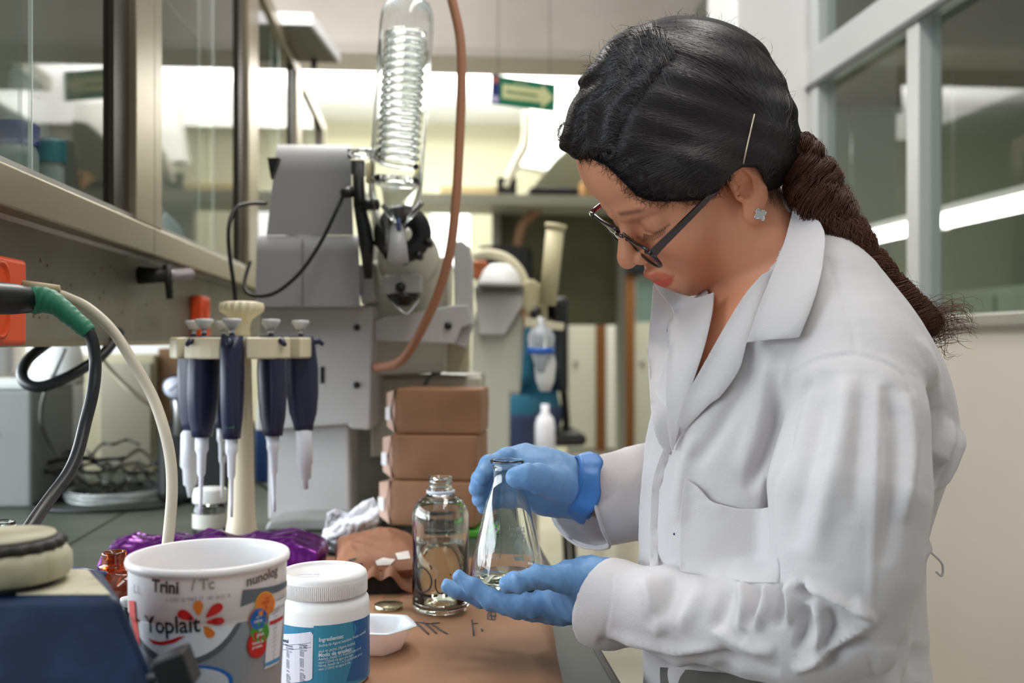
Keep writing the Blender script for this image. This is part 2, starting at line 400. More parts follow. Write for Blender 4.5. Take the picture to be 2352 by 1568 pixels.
# hanging arrow sign
s = empty('direction_sign', PY(1204, 250, 4.6), 'green hanging sign with a yellowish arrow pointing right', 'sign')
SY = 4.6
c4 = [np.array(PY(u, v, SY)) for u, v in ((1129, 171), (1281, 186), (1278, 251), (1128, 238))]
c4[1][1] += .05; c4[2][1] += .05
MB().prism(c4, (0, .012, 0)).build('board', mat('sign_green', (22, 116, 84), .35), s)
def quad(uu, vv, off=-.003):
    q = (c4[0]*(1-uu)+c4[1]*uu)*(1-vv)+(c4[3]*(1-uu)+c4[2]*uu)*vv; q = q.copy(); q[1] += off; return q
MB().prism([quad(0, 0), quad(.12, 0), quad(.12, 1), quad(0, 1)], (0, .002, 0)).build('blue_band', mat('sign_blue', (32, 44, 104), .4), s)
MB().prism([quad(.03, .07, -.005), quad(.10, .07, -.005), quad(.10, .28, -.005), quad(.03, .28, -.005)], (0, .002, 0)).build('emblem', mat('sign_red', (186, 104, 76), .4), s)
MB().prism([quad(.02, .72, -.005), quad(.11, .72, -.005), quad(.11, .95, -.005), quad(.02, .95, -.005)], (0, .002, 0)).build('emblem', mat('sign_lil', (190, 180, 214), .4), s)
MB().prism([quad(a, b_) for a, b_ in ((.17, .28), (.78, .26), (.78, .1), (.97, .52), (.78, .95), (.78, .74), (.17, .76))], (0, .002, 0)).build('arrow', mat('sign_yellow', (214, 214, 158), .4), s)
V, F = text_mesh('RUTA DE', .018, bold=.0006); wr = lambda x, z, o_: quad(.45+x*2.7, .17-z*6, -.005-o_)
decal('lettering', [(V, F)], mat('sign_yellow', ()), wr, s)
V, F = text_mesh('EVACUACION', .026, bold=.0008); wr = lambda x, z, o_: quad(.47+x*2.9, .58-z*6, -.007-o_)
decal('lettering', [(V, F)], mat('sign_green', ()), wr, s)
MB().tube([quad(.1, 0), np.array([*quad(.1, 0)[:2], 3.05])], .0015, 6).build('hanger', m_dark, s)
MB().tube([quad(.9, 0), np.array([*quad(.9, 0)[:2], 3.05])], .0015, 6).build('hanger', m_dark, s)

# ---- right partition with glazing
XR = 1.3
w0 = struct(MB().box((XR, -1.2, 0), (XR+.1, 3.22, 1.275)).build('wall_right', m_wallL))
struct(MB().box((XR-.02, -1.2, 1.275), (XR+.12, 3.22, 1.305), bev=.004).build('trim_5', m_alu))
g = MB()
g.box((XR-.005, -1.2, 2.09), (XR+.06, 3.22, 2.206), bev=.003)
g.box((XR-.005, -1.2, 2.98), (XR+.06, 3.22, 3.05))
for y in (-.6, .95, 2.5-.02, 3.14): g.box((XR-.003, y, 1.3), (XR+.06, y+.065, 3.0), bev=.003)
wf = struct(g.build('window_5', mat('grey_alu_paint', (206, 208, 208), .4, .3)))
for y0, y1 in ((-.53, .95), (1.02, 2.48), (2.55, 3.14)):
    MB().box((XR+.03, y0, 1.31), (XR+.036, y1, 2.085)).build('pane', m_glass, wf)
    MB().box((XR+.03, y0, 2.21), (XR+.036, y1, 2.975)).build('pane', m_glass, wf)
MB().box((XR-.012, -1.2, 2.075), (XR, 3.22, 2.09)).build('dark_edge', mat('edge_grey', (96, 98, 100), .4), wf)
# side room
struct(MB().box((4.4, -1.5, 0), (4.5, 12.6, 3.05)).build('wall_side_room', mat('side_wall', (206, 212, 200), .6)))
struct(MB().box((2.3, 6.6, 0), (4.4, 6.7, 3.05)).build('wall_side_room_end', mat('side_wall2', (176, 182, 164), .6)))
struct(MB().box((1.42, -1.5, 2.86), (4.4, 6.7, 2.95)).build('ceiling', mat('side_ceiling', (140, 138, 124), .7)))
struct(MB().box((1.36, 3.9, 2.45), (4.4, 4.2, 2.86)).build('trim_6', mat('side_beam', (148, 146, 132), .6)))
m_tube = mat('lit_tube', (255, 255, 255), .5, emit=(255, 255, 250), estr=9)
ya = PX(2150, 370, 2.6)[1]; lamps = []
for k, (y0, y1, lab) in enumerate(((PX(2165, 0, 2.6)[1]-1.25, PX(2165, 0, 2.6)[1], 'lit fluorescent tube right of the aluminium mullion in the side room'), (PX(2150, 0, 2.6)[1], PX(1940, 0, 2.6)[1], 'lit fluorescent tube seen between hair and mullion in the side room'))):
    l = empty('fluorescent_lamp', (2.6, (y0+y1)/2, 2.2), lab, 'lamp', 'fluorescent lamps of the side room')
    zc = CAMZ+.365*1.63
    MB().tube([(2.6, y0+.03, zc), (2.6, y1-.03, zc)], .034, 12).build('tube', m_tube, l)
    MB().box((2.55, y0, zc+.035), (2.65, y1, zc+.07), bev=.008).build('housing', m_white, l)
    for yy in (y0, y1-.025): MB().box((2.575, yy, zc-.04), (2.625, yy+.025, zc+.04)).build('end_cap', m_white, l)
    for yy in (y0+.1, y1-.1): MB().tube([(2.6, yy, zc+.07), (2.6, yy, 2.86)], .005, 6).build('rod', m_alu, l)
sb = empty('storage_cabinet', (3.9, 4.2, 0), 'grey-green storage cabinet in the side room behind the glass', 'cabinet')
MB().box((3.3, 1.2, 0), (4.3, 6.0, 1.55)).build('body', mat('gg_cab', (112, 122, 108), .5), sb)
for k in range(8): MB().box((3.28, 1.22+k*.6, .1), (3.30, 1.78+k*.6, 1.5)).build('door', mat('gg_door', (124, 134, 120) if k % 2 else (104, 114, 100), .45), sb)
for k in range(7):
    y = 2.3+k*.5; col = ((70, 130, 66), (180, 186, 178), (60, 76, 58), (96, 150, 84))[k % 4]
    o = MB().lathe([(0, 0), (.07, 0), (.075, .2), (.06, .26), (.03, .3), (.03, .36), (0, .36)], c=(3.5, y, 1.55), n=16).build('storage_bottle', mat('sbm%d' % (k % 4), col, .4))
    tag(o, ['green bottle', 'whitish bottle', 'dark green bottle', 'light green bottle'][k % 4]+' on the side room cabinet behind the glass, '+['nearest', 'second', 'third', 'fourth', 'fifth', 'sixth', 'farthest'][k]+' one', 'bottle', 'bottles on the side room cabinet')

# ---- bench
BX = .195; BT = .90
bn = empty('lab_bench', (-.5, 1.8, 0), 'long laboratory bench topped with grey-green stone slabs', 'bench')
m_slab = mat('bench_stone', (88, 92, 82), .42, noise=1, nscale=7, col2=(70, 75, 66), bump=.05, spec=.22)
MB().box((-1.3, -.4, .06), (BX-.04, 4.0, .86)).build('base_unit', mat('bench_base', (186, 182, 170), .5), bn)
MB().box((-1.3, -.4, .86), (BX-.012, 4.0, .872)).build('sub_top', m_dark, bn)
ys = [-.4, .58, 1.187, 1.795, 2.4, 3.0, 4.0]
for i in range(6):
    for x0, x1 in ((-1.3, -.583), (-.58, BX)):
        MB().box((x0, ys[i]+.0015, .872), (x1, ys[i+1]-.0015, BT), bev=.003).build('slab', m_slab, bn)
MB().box((BX, -.4, .85), (BX+.012, 4.0, .893), bev=.004).build('edge_strip', m_dark, bn)
for k in range(7):
    o = MB().box((BX-.04, -.38+k*.62, .1), (BX-.02, .2+k*.62, .82), bev=.004).build('door', mat('bench_door', (196, 192, 180), .45), bn)
    MB().box((BX-.02, .1+k*.62-.02, .6), (BX-.005, .1+k*.62, .74), bev=.003).build('handle', m_alu, o)
# ---- kraft paper sheet on the bench
ktex = mat('kraft_paper', (160, 118, 88), .7, noise=1, nscale=9, col2=(138, 100, 72), bump=.5, bscale=22, stretch=(1, .5, 1))
ring = [PZ(u, v, BT) for u, v in ((600, 1285), (945, 1282), (1120, 1290), (1248, 1292), (1262, 1408), (1291, 1568), (1330, 1800), (700, 1900), (560, 1700))]
V2, F2 = fill2d([(p[0], p[1]) for p in ring], .022)
def kz(x, y): return .0035+.0018*math.sin(x*31+y*12)+.0012*math.sin(y*47-x*9)
kb = MB().add([(x, y, BT+kz(x, y)) for x, y in V2], F2)
kp = kb.build('kraft_paper_sheet', ktex); tag(kp, 'brown kraft paper sheet spread under the jar and bottle', 'paper')
m = kp.modifiers.new('s', 'SOLIDIFY'); m.thickness = .0006
mk = mat('ink', (56, 58, 66), .6)
def kwrap(x, z, o): return (x, z, BT+kz(x, z)+.0012)
ink = MB()
for pts in ([(955, 1440), (968, 1450), (985, 1468)], [(972, 1438), (990, 1452), (1003, 1466)], [(990, 1440), (1010, 1455), (1028, 1467)], [(950, 1438), (985, 1441), (1010, 1438)], [(1084, 1428), (1087, 1450), (1088, 1470)], [(1084, 1436), (1098, 1434)], [(1106, 1447), (1108, 1455)], [(1122, 1410), (1138, 1412), (1136, 1426), (1120, 1425), (1122, 1410)], [(1124, 1418), (1140, 1419)], [(1126, 1400), (1130, 1426)]):
    q = [PZ(u, v, BT) for u, v in pts]; ink.tube([(p[0], p[1], BT+kz(p[0], p[1])+.0008) for p in q], .0011, 6, flat=.3)
ink.build('pen_writing', mk, kp)

# ---- service duct under the wall cabinets
m_duct = mat('painted_steel', (136, 132, 120), .45, .3, noise=1, nscale=7, col2=(118, 112, 98), bump=.15, bscale=30)
dq = empty('service_duct', (-.56, 2, 1.2), 'grey metal service duct with stains running under the wall cabinets', 'duct')
MB().box((-.62, -.3, 1.237), (-.50, 4.9, 1.388)).build('panel', m_duct, dq)
MB().box((-.505, -.3, 1.233), (-.497, 4.9, 1.241)).build('lip', m_alub, dq)
for y in (-.25, 4.6): MB().box((-.60, y, .90), (-.54, y+.06, 1.237)).build('post', m_duct, dq)
st = MB()
for k in range(70):
    y = random.uniform(1.2, 2.4); z = random.uniform(1.26, 1.37); hh = random.uniform(.001, .006)
    st.box((-.5006, y, z-hh), (-.4996, y+random.uniform(.001, .004), z))
o = st.build('rust_specks', mat('rust', (96, 60, 44), .8), dq); o['kind'] = 'stuff'
# ---- orange power outlets
m_or = mat('orange_plastic', (232, 82, 34), .4)
def outlet(y0, y1, z0, z1, lab):
    r = empty('power_outlet', (-.5, (y0+y1)/2, z0), lab, 'outlet', 'orange power outlets')
    MB().box((-.5, y0, z0), (-.474, y1, z1), bev=.006).build('cover', m_or, r)
    for zz in (z0+(z1-z0)*.3, z0+(z1-z0)*.72):
        MB().lathe([(.022, 0), (.024, .002), (.02, .003), (.018, -.002), (0, -.002)], n=24, M=Matrix.Translation((-.474, (y0+y1)/2, zz))@Matrix.Rotation(math.pi/2, 4, 'Y')).build('socket', m_or, r)
    return r
def yat(u, X=-.5): return PX(u, 784, X)[1]
za = PX(60, 795, -.5); outlet(yat(-70, -.474), yat(63, -.474), PX(63, 793, -.474)[2], PX(63, 598, -.474)[2], 'orange outlet at the left edge with a black plug')
outlet(yat(436), yat(457), 1.19+.05, PX(436, 678, -.5)[2], 'small orange outlet behind the pipette stand')
# ---- gas tap
t = empty('gas_tap', PX(322, 640, -.5), 'black gas tap with a clear ribbed nozzle on the duct', 'tap')
c = PX(318, 632, -.5); MB().tube([c, c+np.array([.05, 0, 0])], [.016, .012], 14).build('valve_body', m_dark, t)
e = c+np.array([.05, 0, 0])
MB().tube([e+np.array([0, 0, .02]), e+np.array([.004, .004, -.042])], [.008, .006], 10).build('lever', m_dark, t)
nz = [e+np.array([.0, .02, 0]), e+np.array([.01, .14, .012])]
q = [nz[0]+(nz[1]-nz[0])*k/14 for k in range(15)]
MB().tube(q, [.009+.003*(k % 2) for k in range(15)], 12).build('nozzle', mat('clear_plastic', (190, 180, 184), .2, trans=.5), t)

# ---- wall cabinets
def cabinet(y0, lab):
    L = 1.07; X0, X1 = -.82, -.45; z0, z1 = 1.388, 2.30
    r = empty('wall_cabinet', (-.62, y0+L/2, z0), lab, 'cabinet', 'aluminium wall cabinets with sliding glass')
    b = MB(); b.box((X0, y0, z0), (X1-.03, y0+L, z0+.012)); b.box((X0, y0, z1-.012), (X1-.03, y0+L, z1)); b.box((X0, y0, z0), (X0+.006, y0+L, z1))
    b.box((X0, y0, z0), (X1-.03, y0+.008, z1)); b.box((X0, y0+L-.008, z0), (X1-.03, y0+L, z1))
    b.build('body', mat('cab_inside', (214, 211, 203), .6, noise=.1, nscale=4), r)
    f = MB(); f.box((X1-.03, y0, z0), (X1, y0+L, z0+.048), bev=.003); f.box((X1-.03, y0, z1-.05), (X1, y0+L, z1), bev=.003)
    f.box((X1-.03, y0, z0+.048), (X1, y0+.05, z1-.05), bev=.002); f.box((X1-.03, y0+L-.11, z0+.048), (X1, y0+L, z1-.05), bev=.002)
    f.build('frame', m_alub, r)
    MB().box((X1-.028, y0+L-.19, z0+.048), (X1-.012, y0+L-.11, z1-.05)).build('channel', mat('dark_channel', (44, 38, 30), .4), r)
    MB().box((X1-.03, y0+.05, z0+.048), (X1-.006, y0+L-.11, z0+.056)).build('rail', m_alu, r)
    for k, (a, c_, x) in enumerate(((y0+.05, y0+L*.52, X1-.014), (y0+L*.42, y0+L-.19, X1-.022))):
        p_ = MB().box((x-.002, a, z0+.055), (x+.002, c_, z1-.055)).build('sliding_pane', m_glass, r)
        MB().box((x-.0025, (c_ if k == 0 else a)-.001, z0+.055), (x+.0025, (c_ if k == 0 else a)+.001, z1-.055)).build('pane_edge', mat('glass_edge', (200, 214, 210), .15), p_)
    s_ = MB(); yy = y0+L-.30
    s_.box((X0+.006, yy, z0+.012), (X0+.012, yy+.03, z1-.012)); s_.build('shelf_standard', m_alu, r)
    for k in range(7): MB().box((X0+.0125, yy+.009, z0+.1+k*.11), (X0+.0135, yy+.021, z0+.145+k*.11)).build('slot', mat('slot_dark', (60, 58, 52), .6), r)
    MB().box((X0+.01, y0+.012, z1-.34), (X1-.08, y0+L-.012, z1-.332)).build('shelf', m_glass, r)
    return r
for k, lab in enumerate(('nearest glazed wall cabinet at the upper left holding lidded jars', 'second glazed wall cabinet from the camera with clear bags inside', 'third glazed wall cabinet behind the white evaporator cover', 'fourth and farthest narrow-looking glazed wall cabinet')):
    cabinet(.69+1.07*k, lab)
# things in the near cabinet
zs = 1.401
def jar(name, x, y, r, h, capc, bodym, lab, caph=.028, capr=None, sh=None, cat='jar'):
    o = empty(name, (x, y, zs), lab, cat)
    sh = sh or [(r, h*.8), (r*.95, h*.9), (r*.6, h)]
    MB().lathe([(0, 0), (r*.96, 0), (r, .004)]+sh+[(0, sh[-1][1])], c=(x, y, zs), n=36).build('body', bodym, o)
    cr = capr or r*.9; z = sh[-1][1]
    n = 60; b_ = MB(); vs = []; 
    b_.lathe([(cr, 0), (cr, caph-.003), (cr-.003, caph), (0, caph)], c=(x, y, zs+z), n=36)
    for k in range(n):
        a = 2*math.pi*k/n; b_.box((x+(cr-.0005)*math.cos(a)-.0006, y+(cr-.0005)*math.sin(a)-.0006, zs+z+.002), (x+(cr-.0005)*math.cos(a)+.0012, y+(cr-.0005)*math.sin(a)+.0012, zs+z+caph-.005))
    b_.build('lid', mat('lid_%d_%d_%d' % capc, capc, .4), o); return o
def cjar(name, u, d, ztop, r, caph, capc, bodym, lab, cat, shoulder, caprr):
    p = P(u, 784, d); x, y = p[0], p[1]; z = lambda v: CAMZ+(784-v)/FPX*d-zs
    H = z(ztop); hb = H-caph
    jar(name, x, y, r, H, capc, bodym, lab, caph=caph, capr=caprr, sh=[(r, hb-shoulder), (r*.94, hb-shoulder*.5), (caprr*.92, hb-.004), (caprr*.9, hb)], cat=cat)
cjar('white_bottle', 55, 1.6, 165, .040, .040, (232, 234, 236), mat('hdpe', (222, 224, 222), .5), 'white plastic bottle with white cap in the near cabinet', 'bottle', .016, .0235)
cjar('jar_with_blue_lid', 36, 1.44, 283, .031, .033, (44, 72, 150), mat('jar_glass', (214, 224, 224), .1, trans=.6), 'glass jar with dark blue lid in the near cabinet', 'jar', .012, .031)
cjar('jar_with_teal_lid', 117, 1.50, 320, .020, .036, (56, 138, 150), mat('jar_glass', ()), 'glass jar with ribbed teal lid in the near cabinet', 'jar', .008, .0208)
for k, (y, s_) in enumerate(((2.15, .16), (2.45, .13))):
    P_ = np.array([-.62, y, zs+s_*.62])
    P_ = P_-np.array([.02, 0, 0])
    def fb(p, P_=P_, s_=s_): return ell(p, P_, (s_*.62, s_, s_*.55))+.004+.012*np.sin(p[:, 0]*90+p[:, 2]*60)*np.sin(p[:, 1]*70+p[:, 2]*40)
    V, Q = nets(fb, P_-.25, P_+.25, .012); o = mesh_arrays('plastic_bag', V, Q, mat('clear_bag', (206, 214, 220), .25, trans=.35))
    tag(o, ['crumpled clear plastic bag, nearer one in the second cabinet', 'crumpled clear plastic bag, farther one in the second cabinet'][k], 'bag')
hood = empty('ventilation_box', (-.6, 4.2, 2.3), 'flat white box projecting above the far cabinets', 'box')
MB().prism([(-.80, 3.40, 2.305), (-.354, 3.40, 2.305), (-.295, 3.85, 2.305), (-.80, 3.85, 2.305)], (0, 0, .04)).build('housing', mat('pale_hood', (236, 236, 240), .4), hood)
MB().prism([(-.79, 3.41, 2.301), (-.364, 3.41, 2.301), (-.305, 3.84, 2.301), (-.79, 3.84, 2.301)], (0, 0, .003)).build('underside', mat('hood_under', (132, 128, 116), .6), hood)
MB().box((-.4, 3.80, 2.27), (-.38, 3.82, 2.302)).build('knob', m_dark, hood)
# ================================================================ THINGS ON THE BENCH
def ridged(V, s, amp, seed=0, n=5):
    r = np.random.default_rng(seed); o = np.zeros(len(V))
    for i in range(n):
        k = r.normal(size=3); k /= np.linalg.norm(k); f = s*(1.6**i)
        o += (1-2*np.abs(np.sin(V@k*f+r.uniform(0, 6)+1.3*np.sin(V@np.roll(k, 1)*f*.4))))*amp/(1.5**i)
    return o
def cylwrap(c, rfun, face):
    """wrap flat (x,z) round an upright axis at c; x=0 faces direction angle face"""
    def wfn(x, z, off):
        r = rfun(z); a = face+x/rfun(zref); return (c[0]+(r+off)*math.cos(a), c[1]+(r+off)*math.sin(a), c[2]+z)
    zref = .05
    return wfn
def faceang(c): return math.atan2(-c[1], -c[0])
def bench(u, d): p = P(u, 784, d); p[2] = BT; return p

# ---- yoghurt bucket
def bucket():
    c = bench(480, .805); H = .1693; R1 = .0625; R0 = .0535
    rf = lambda z: R0+(.0600-R0)*min(z, .128)/.128 if z < .128 else .0612
    r = empty('yogurt_tub', c, 'white and grey yogurt tub with marker writing and flower logo', 'tub')
    m = mat('tub_white', (240, 240, 242), .35, sss=.3)
    prof = [(0, .002), (R0-.002, .002), (R0, 0), (R0+.0005, .004)]+[(rf(z), z) for z in np.linspace(.01, .127, 8)]+[(.0597, .1275), (.0612, .129), (.0614, .1605), (.0616, .1625), (.0634, .1632), (.0640, .1660), (.0632, .1688), (.0612, H), (.0600, .1680), (.0592, .162), (.0575, .12), (R0-.002, .01), (0, .0085)]
    MB().lathe(prof, c=c, n=96).build('tub', m, r)
    face = faceang(c); W = cylwrap(c, rf, face); pxm = 2287/.745
    rr = rf(.05)
    def X(u):  # pixel column -> arc length on the front
        s = max(-.985, min(.985, (480-u)/171.0)); return -math.asin(s)*rr
    def Z(v, u=480): # pixel row -> height above bench on the near surface
        s = (u-480)/171.0; d = .805-.058*math.sqrt(max(0, 1-s*s)); return (CAMZ+(784-v-10)/FPX*d)-BT
    def pt(u, v): return (X(u), Z(v, u))
    def poly(pts, step=.004): return fill2d([pt(*p) for p in pts], step)
    def disc(u, v, ru, rv, n=28, rot=0):
        return poly([(u+ru*math.cos(a)*math.cos(rot)-rv*math.sin(a)*math.sin(rot), v+ru*math.cos(a)*math.sin(rot)+rv*math.sin(a)*math.cos(rot)) for a in np.linspace(0, 2*math.pi, n, endpoint=False)])
    z = lambda v: Z(v)
    # printed ground: grey wrap with white dome
    zt = .1262; full = [(-1.56*rr, .004), (1.62*rr, .004), (1.62*rr, zt), (-1.56*rr, zt)]
    decal('label_grey', [fill2d(full, .006)], mat('label_grey', (158, 160, 166), .3, .25), W, r, .0003)
    dome = [(338, 1346)]+[(338+6*math.sin(t), 1380+0*t) for t in ()]
    cx, cy = 432, 1358
    def domepts(g, ru, rv):
        return [(cx-ru, 1347-g*0)]+[(cx+ru*math.cos(a), cy+rv*math.sin(a)) for a in np.linspace(math.pi, 0, 30)]+[(cx+ru, 1347)]
    dp = lambda ru, rv: [(min(max(u, 312), 648), v) for u, v in domepts(0, ru, rv)]
    top = Z(1349, 432)
    def clampz(VF): V, F = VF; V = V.copy(); V[:, 1] = np.minimum(V[:, 1], zt); return V, F
    decal('label_grey_dark', [clampz(poly(dp(128, 158)))], mat('label_dark_grey', (104, 106, 112), .35, .2), W, r, .0005)
    decal('label_white', [clampz(poly(dp(117, 143)))], mat('label_white', (236, 236, 240), .35), W, r, .0007)
    decal('label_grey_dark', [poly([(548, 1349), (649, 1333), (648, 1346), (600, 1366), (543, 1388)])], mat('label_dark_grey', ()), W, r, .0008)
    red = mat('print_red', (206, 34, 30), .4); ora = mat('print_orange', (234, 126, 40), .4); blk = mat('print_black', (44, 44, 50), .4)
    blu = mat('print_blue', (34, 104, 184), .4); grn = mat('print_green', (74, 150, 52), .4); yl = mat('print_yellow', (250, 200, 60), .4); wh = mat('print_white', (240, 240, 240), .4)
    decal('red_panel', [poly([(316, 1355), (330, 1357), (334, 1420), (337, 1458), (328, 1446), (319, 1400)], .003)], mat('panel_red', (222, 52, 38), .4), W, r, .0009)
    def petal(u, v, L, wd, ang):
        pts = []
        for t in np.linspace(0, 2*math.pi, 20, endpoint=False):
            a = math.cos(t)*L/2; b_ = math.sin(t)*wd/2*(1+.45*math.cos(t)); pts.append((u+a*math.cos(ang)-b_*math.sin(ang), v+a*math.sin(ang)+b_*math.cos(ang)))
        return poly(pts, .003)
    decal('petal', [petal(435, 1399, 38, 19, math.radians(215)), petal(490, 1392, 42, 20, math.radians(-42)), petal(493, 1417, 36, 17, 0)], red, W, r, .001)
    decal('petal', [petal(459, 1383, 34, 18, math.radians(-94)), petal(479, 1440, 32, 18, math.radians(58))], ora, W, r, .001)
    decal('smile', [poly([(355, 1444), (366, 1458), (385, 1463), (410, 1459), (433, 1446), (420, 1446), (400, 1452), (380, 1454), (366, 1450)], .003)], red, W, r, .001)
    def txt(s, u, v, px, mm, off=.0011, bold=0, sx=1.0, tilt=0, align='CENTER', name='lettering'):
        """centre-baseline at pixel (u,v); cap height ~ .7 px"""
        V, F = text_mesh(s, px/pxm, align, bold/pxm)
        if not len(V): return
        x0, z0 = pt(u, v); V = V*np.array([sx, 1]); V = V@np.array([[1, tilt], [0, 1]]).T if False else np.stack([V[:, 0], V[:, 1]+tilt*V[:, 0]], 1)
        return decal(name, [(V+np.array([x0, z0]), F)], mm, W, r, off)
    txt('Yoplait', 402, 1436, 56, blk, bold=.9, sx=.80, tilt=.06, name='brand_lettering')
    txt('L-CAD 22 MAY 17  187 26:51 X', 458, 1366, 11.5, mat('print_grey', (120, 120, 130), .5), sx=.86, tilt=.03)
    hand = mat('marker_ink', (52, 48, 48), .6)
    txt('Trini', 394, 1342, 40, hand, bold=1.3, sx=.80, tilt=-.04, off=.0018, name='marker_writing')
    txt('L', 334, 1338, 26, mat('marker_faded', (140, 134, 132), .6), bold=.8, off=.0018, name='marker_writing')
    txt('/ Tc', 468, 1341, 36, mat('marker_faded2', (156, 148, 144), .6), bold=.9, sx=.8, off=.0018, name='marker_writing')
    txt('nunolog', 591, 1330, 32, mat('marker_mid', (96, 92, 92), .6), bold=1.0, sx=.86, tilt=.10, off=.0018, name='marker_writing')
    # stickers of the front: orange E, con calcio, sin grasa, fuente de proteina
    for (u, v, ru, rv, m_, ring) in ((595, 1386, 20, 28, ora, yl), (581, 1509-29, 20, 30, red, red), (587, 1452, 19, 25, grn, mat('print_lgreen', (130, 190, 70), .4)), (581, 1419, 18.5, 25, blu, ora)):
        decal('badge_ring', [disc(u, v, ru+1.6, rv+1.8)], ring, W, r, .0011+.0001*(u % 3)); decal('badge', [disc(u, v, ru, rv)], m_, W, r, .0014+.0001*(u % 3))
    for s_, u, v, px, m_ in (('con', 597, 1374, 9, red), ('vitamina', 595, 1383, 9, red), ('E', 596, 1398, 17, red), ('con', 581, 1416, 11, wh), ('calcio', 581, 1427, 12, wh), ('sin', 587, 1448, 11, wh), ('grasa', 587, 1459, 12, wh), ('fuente de', 582, 1477, 10, wh), ('proteina', 581, 1487, 10, wh)):
        txt(s_, u, v, px, m_, off=.0018, sx=.8, bold=.2)
    # side panel of text
    pn = [(607, 1385), (644, 1370), (642, 1420), (636, 1525), (601, 1540)]
    decal('side_panel', [poly(pn, .003)], mat('label_white', ()), W, r, .0009)
    decal('side_panel_bar', [poly([(608, 1428), (641, 1415), (640, 1424), (608, 1437)], .003)], red, W, r, .0012)
    decal('side_panel_bar', [poly([(602, 1525), (637, 1511), (636, 1521), (601, 1534)], .003)], mat('print_sky', (72, 150, 208), .4), W, r, .0012)
    for k in range(12):
        txt(['Ingredientes', 'leche, azucar', 'cultivos', 'lacteos', 'proteina', 'calcio', 'vitaminas', 'porcion', 'energia', 'grasa', 'sodio', 'fibra'][k], 622, 1398+(k*10.5 if k < 3 else k*10.5+6), 7.5, mat('print_grey', ()), off=.0012, sx=.6, tilt=.25)
    # blue swirl oval at the foot
    decal('swirl', [disc(440, 1560, 92, 44)], mat('print_blue', ()), W, r, .0006); decal('swirl', [disc(436, 1562, 86, 40)], mat('label_pale', (206, 210, 216), .4), W, r, .0008)
    txt('suave', 452, 1570, 24, mat('print_blue', ()), off=.001, bold=.5)
    return r
bucket()

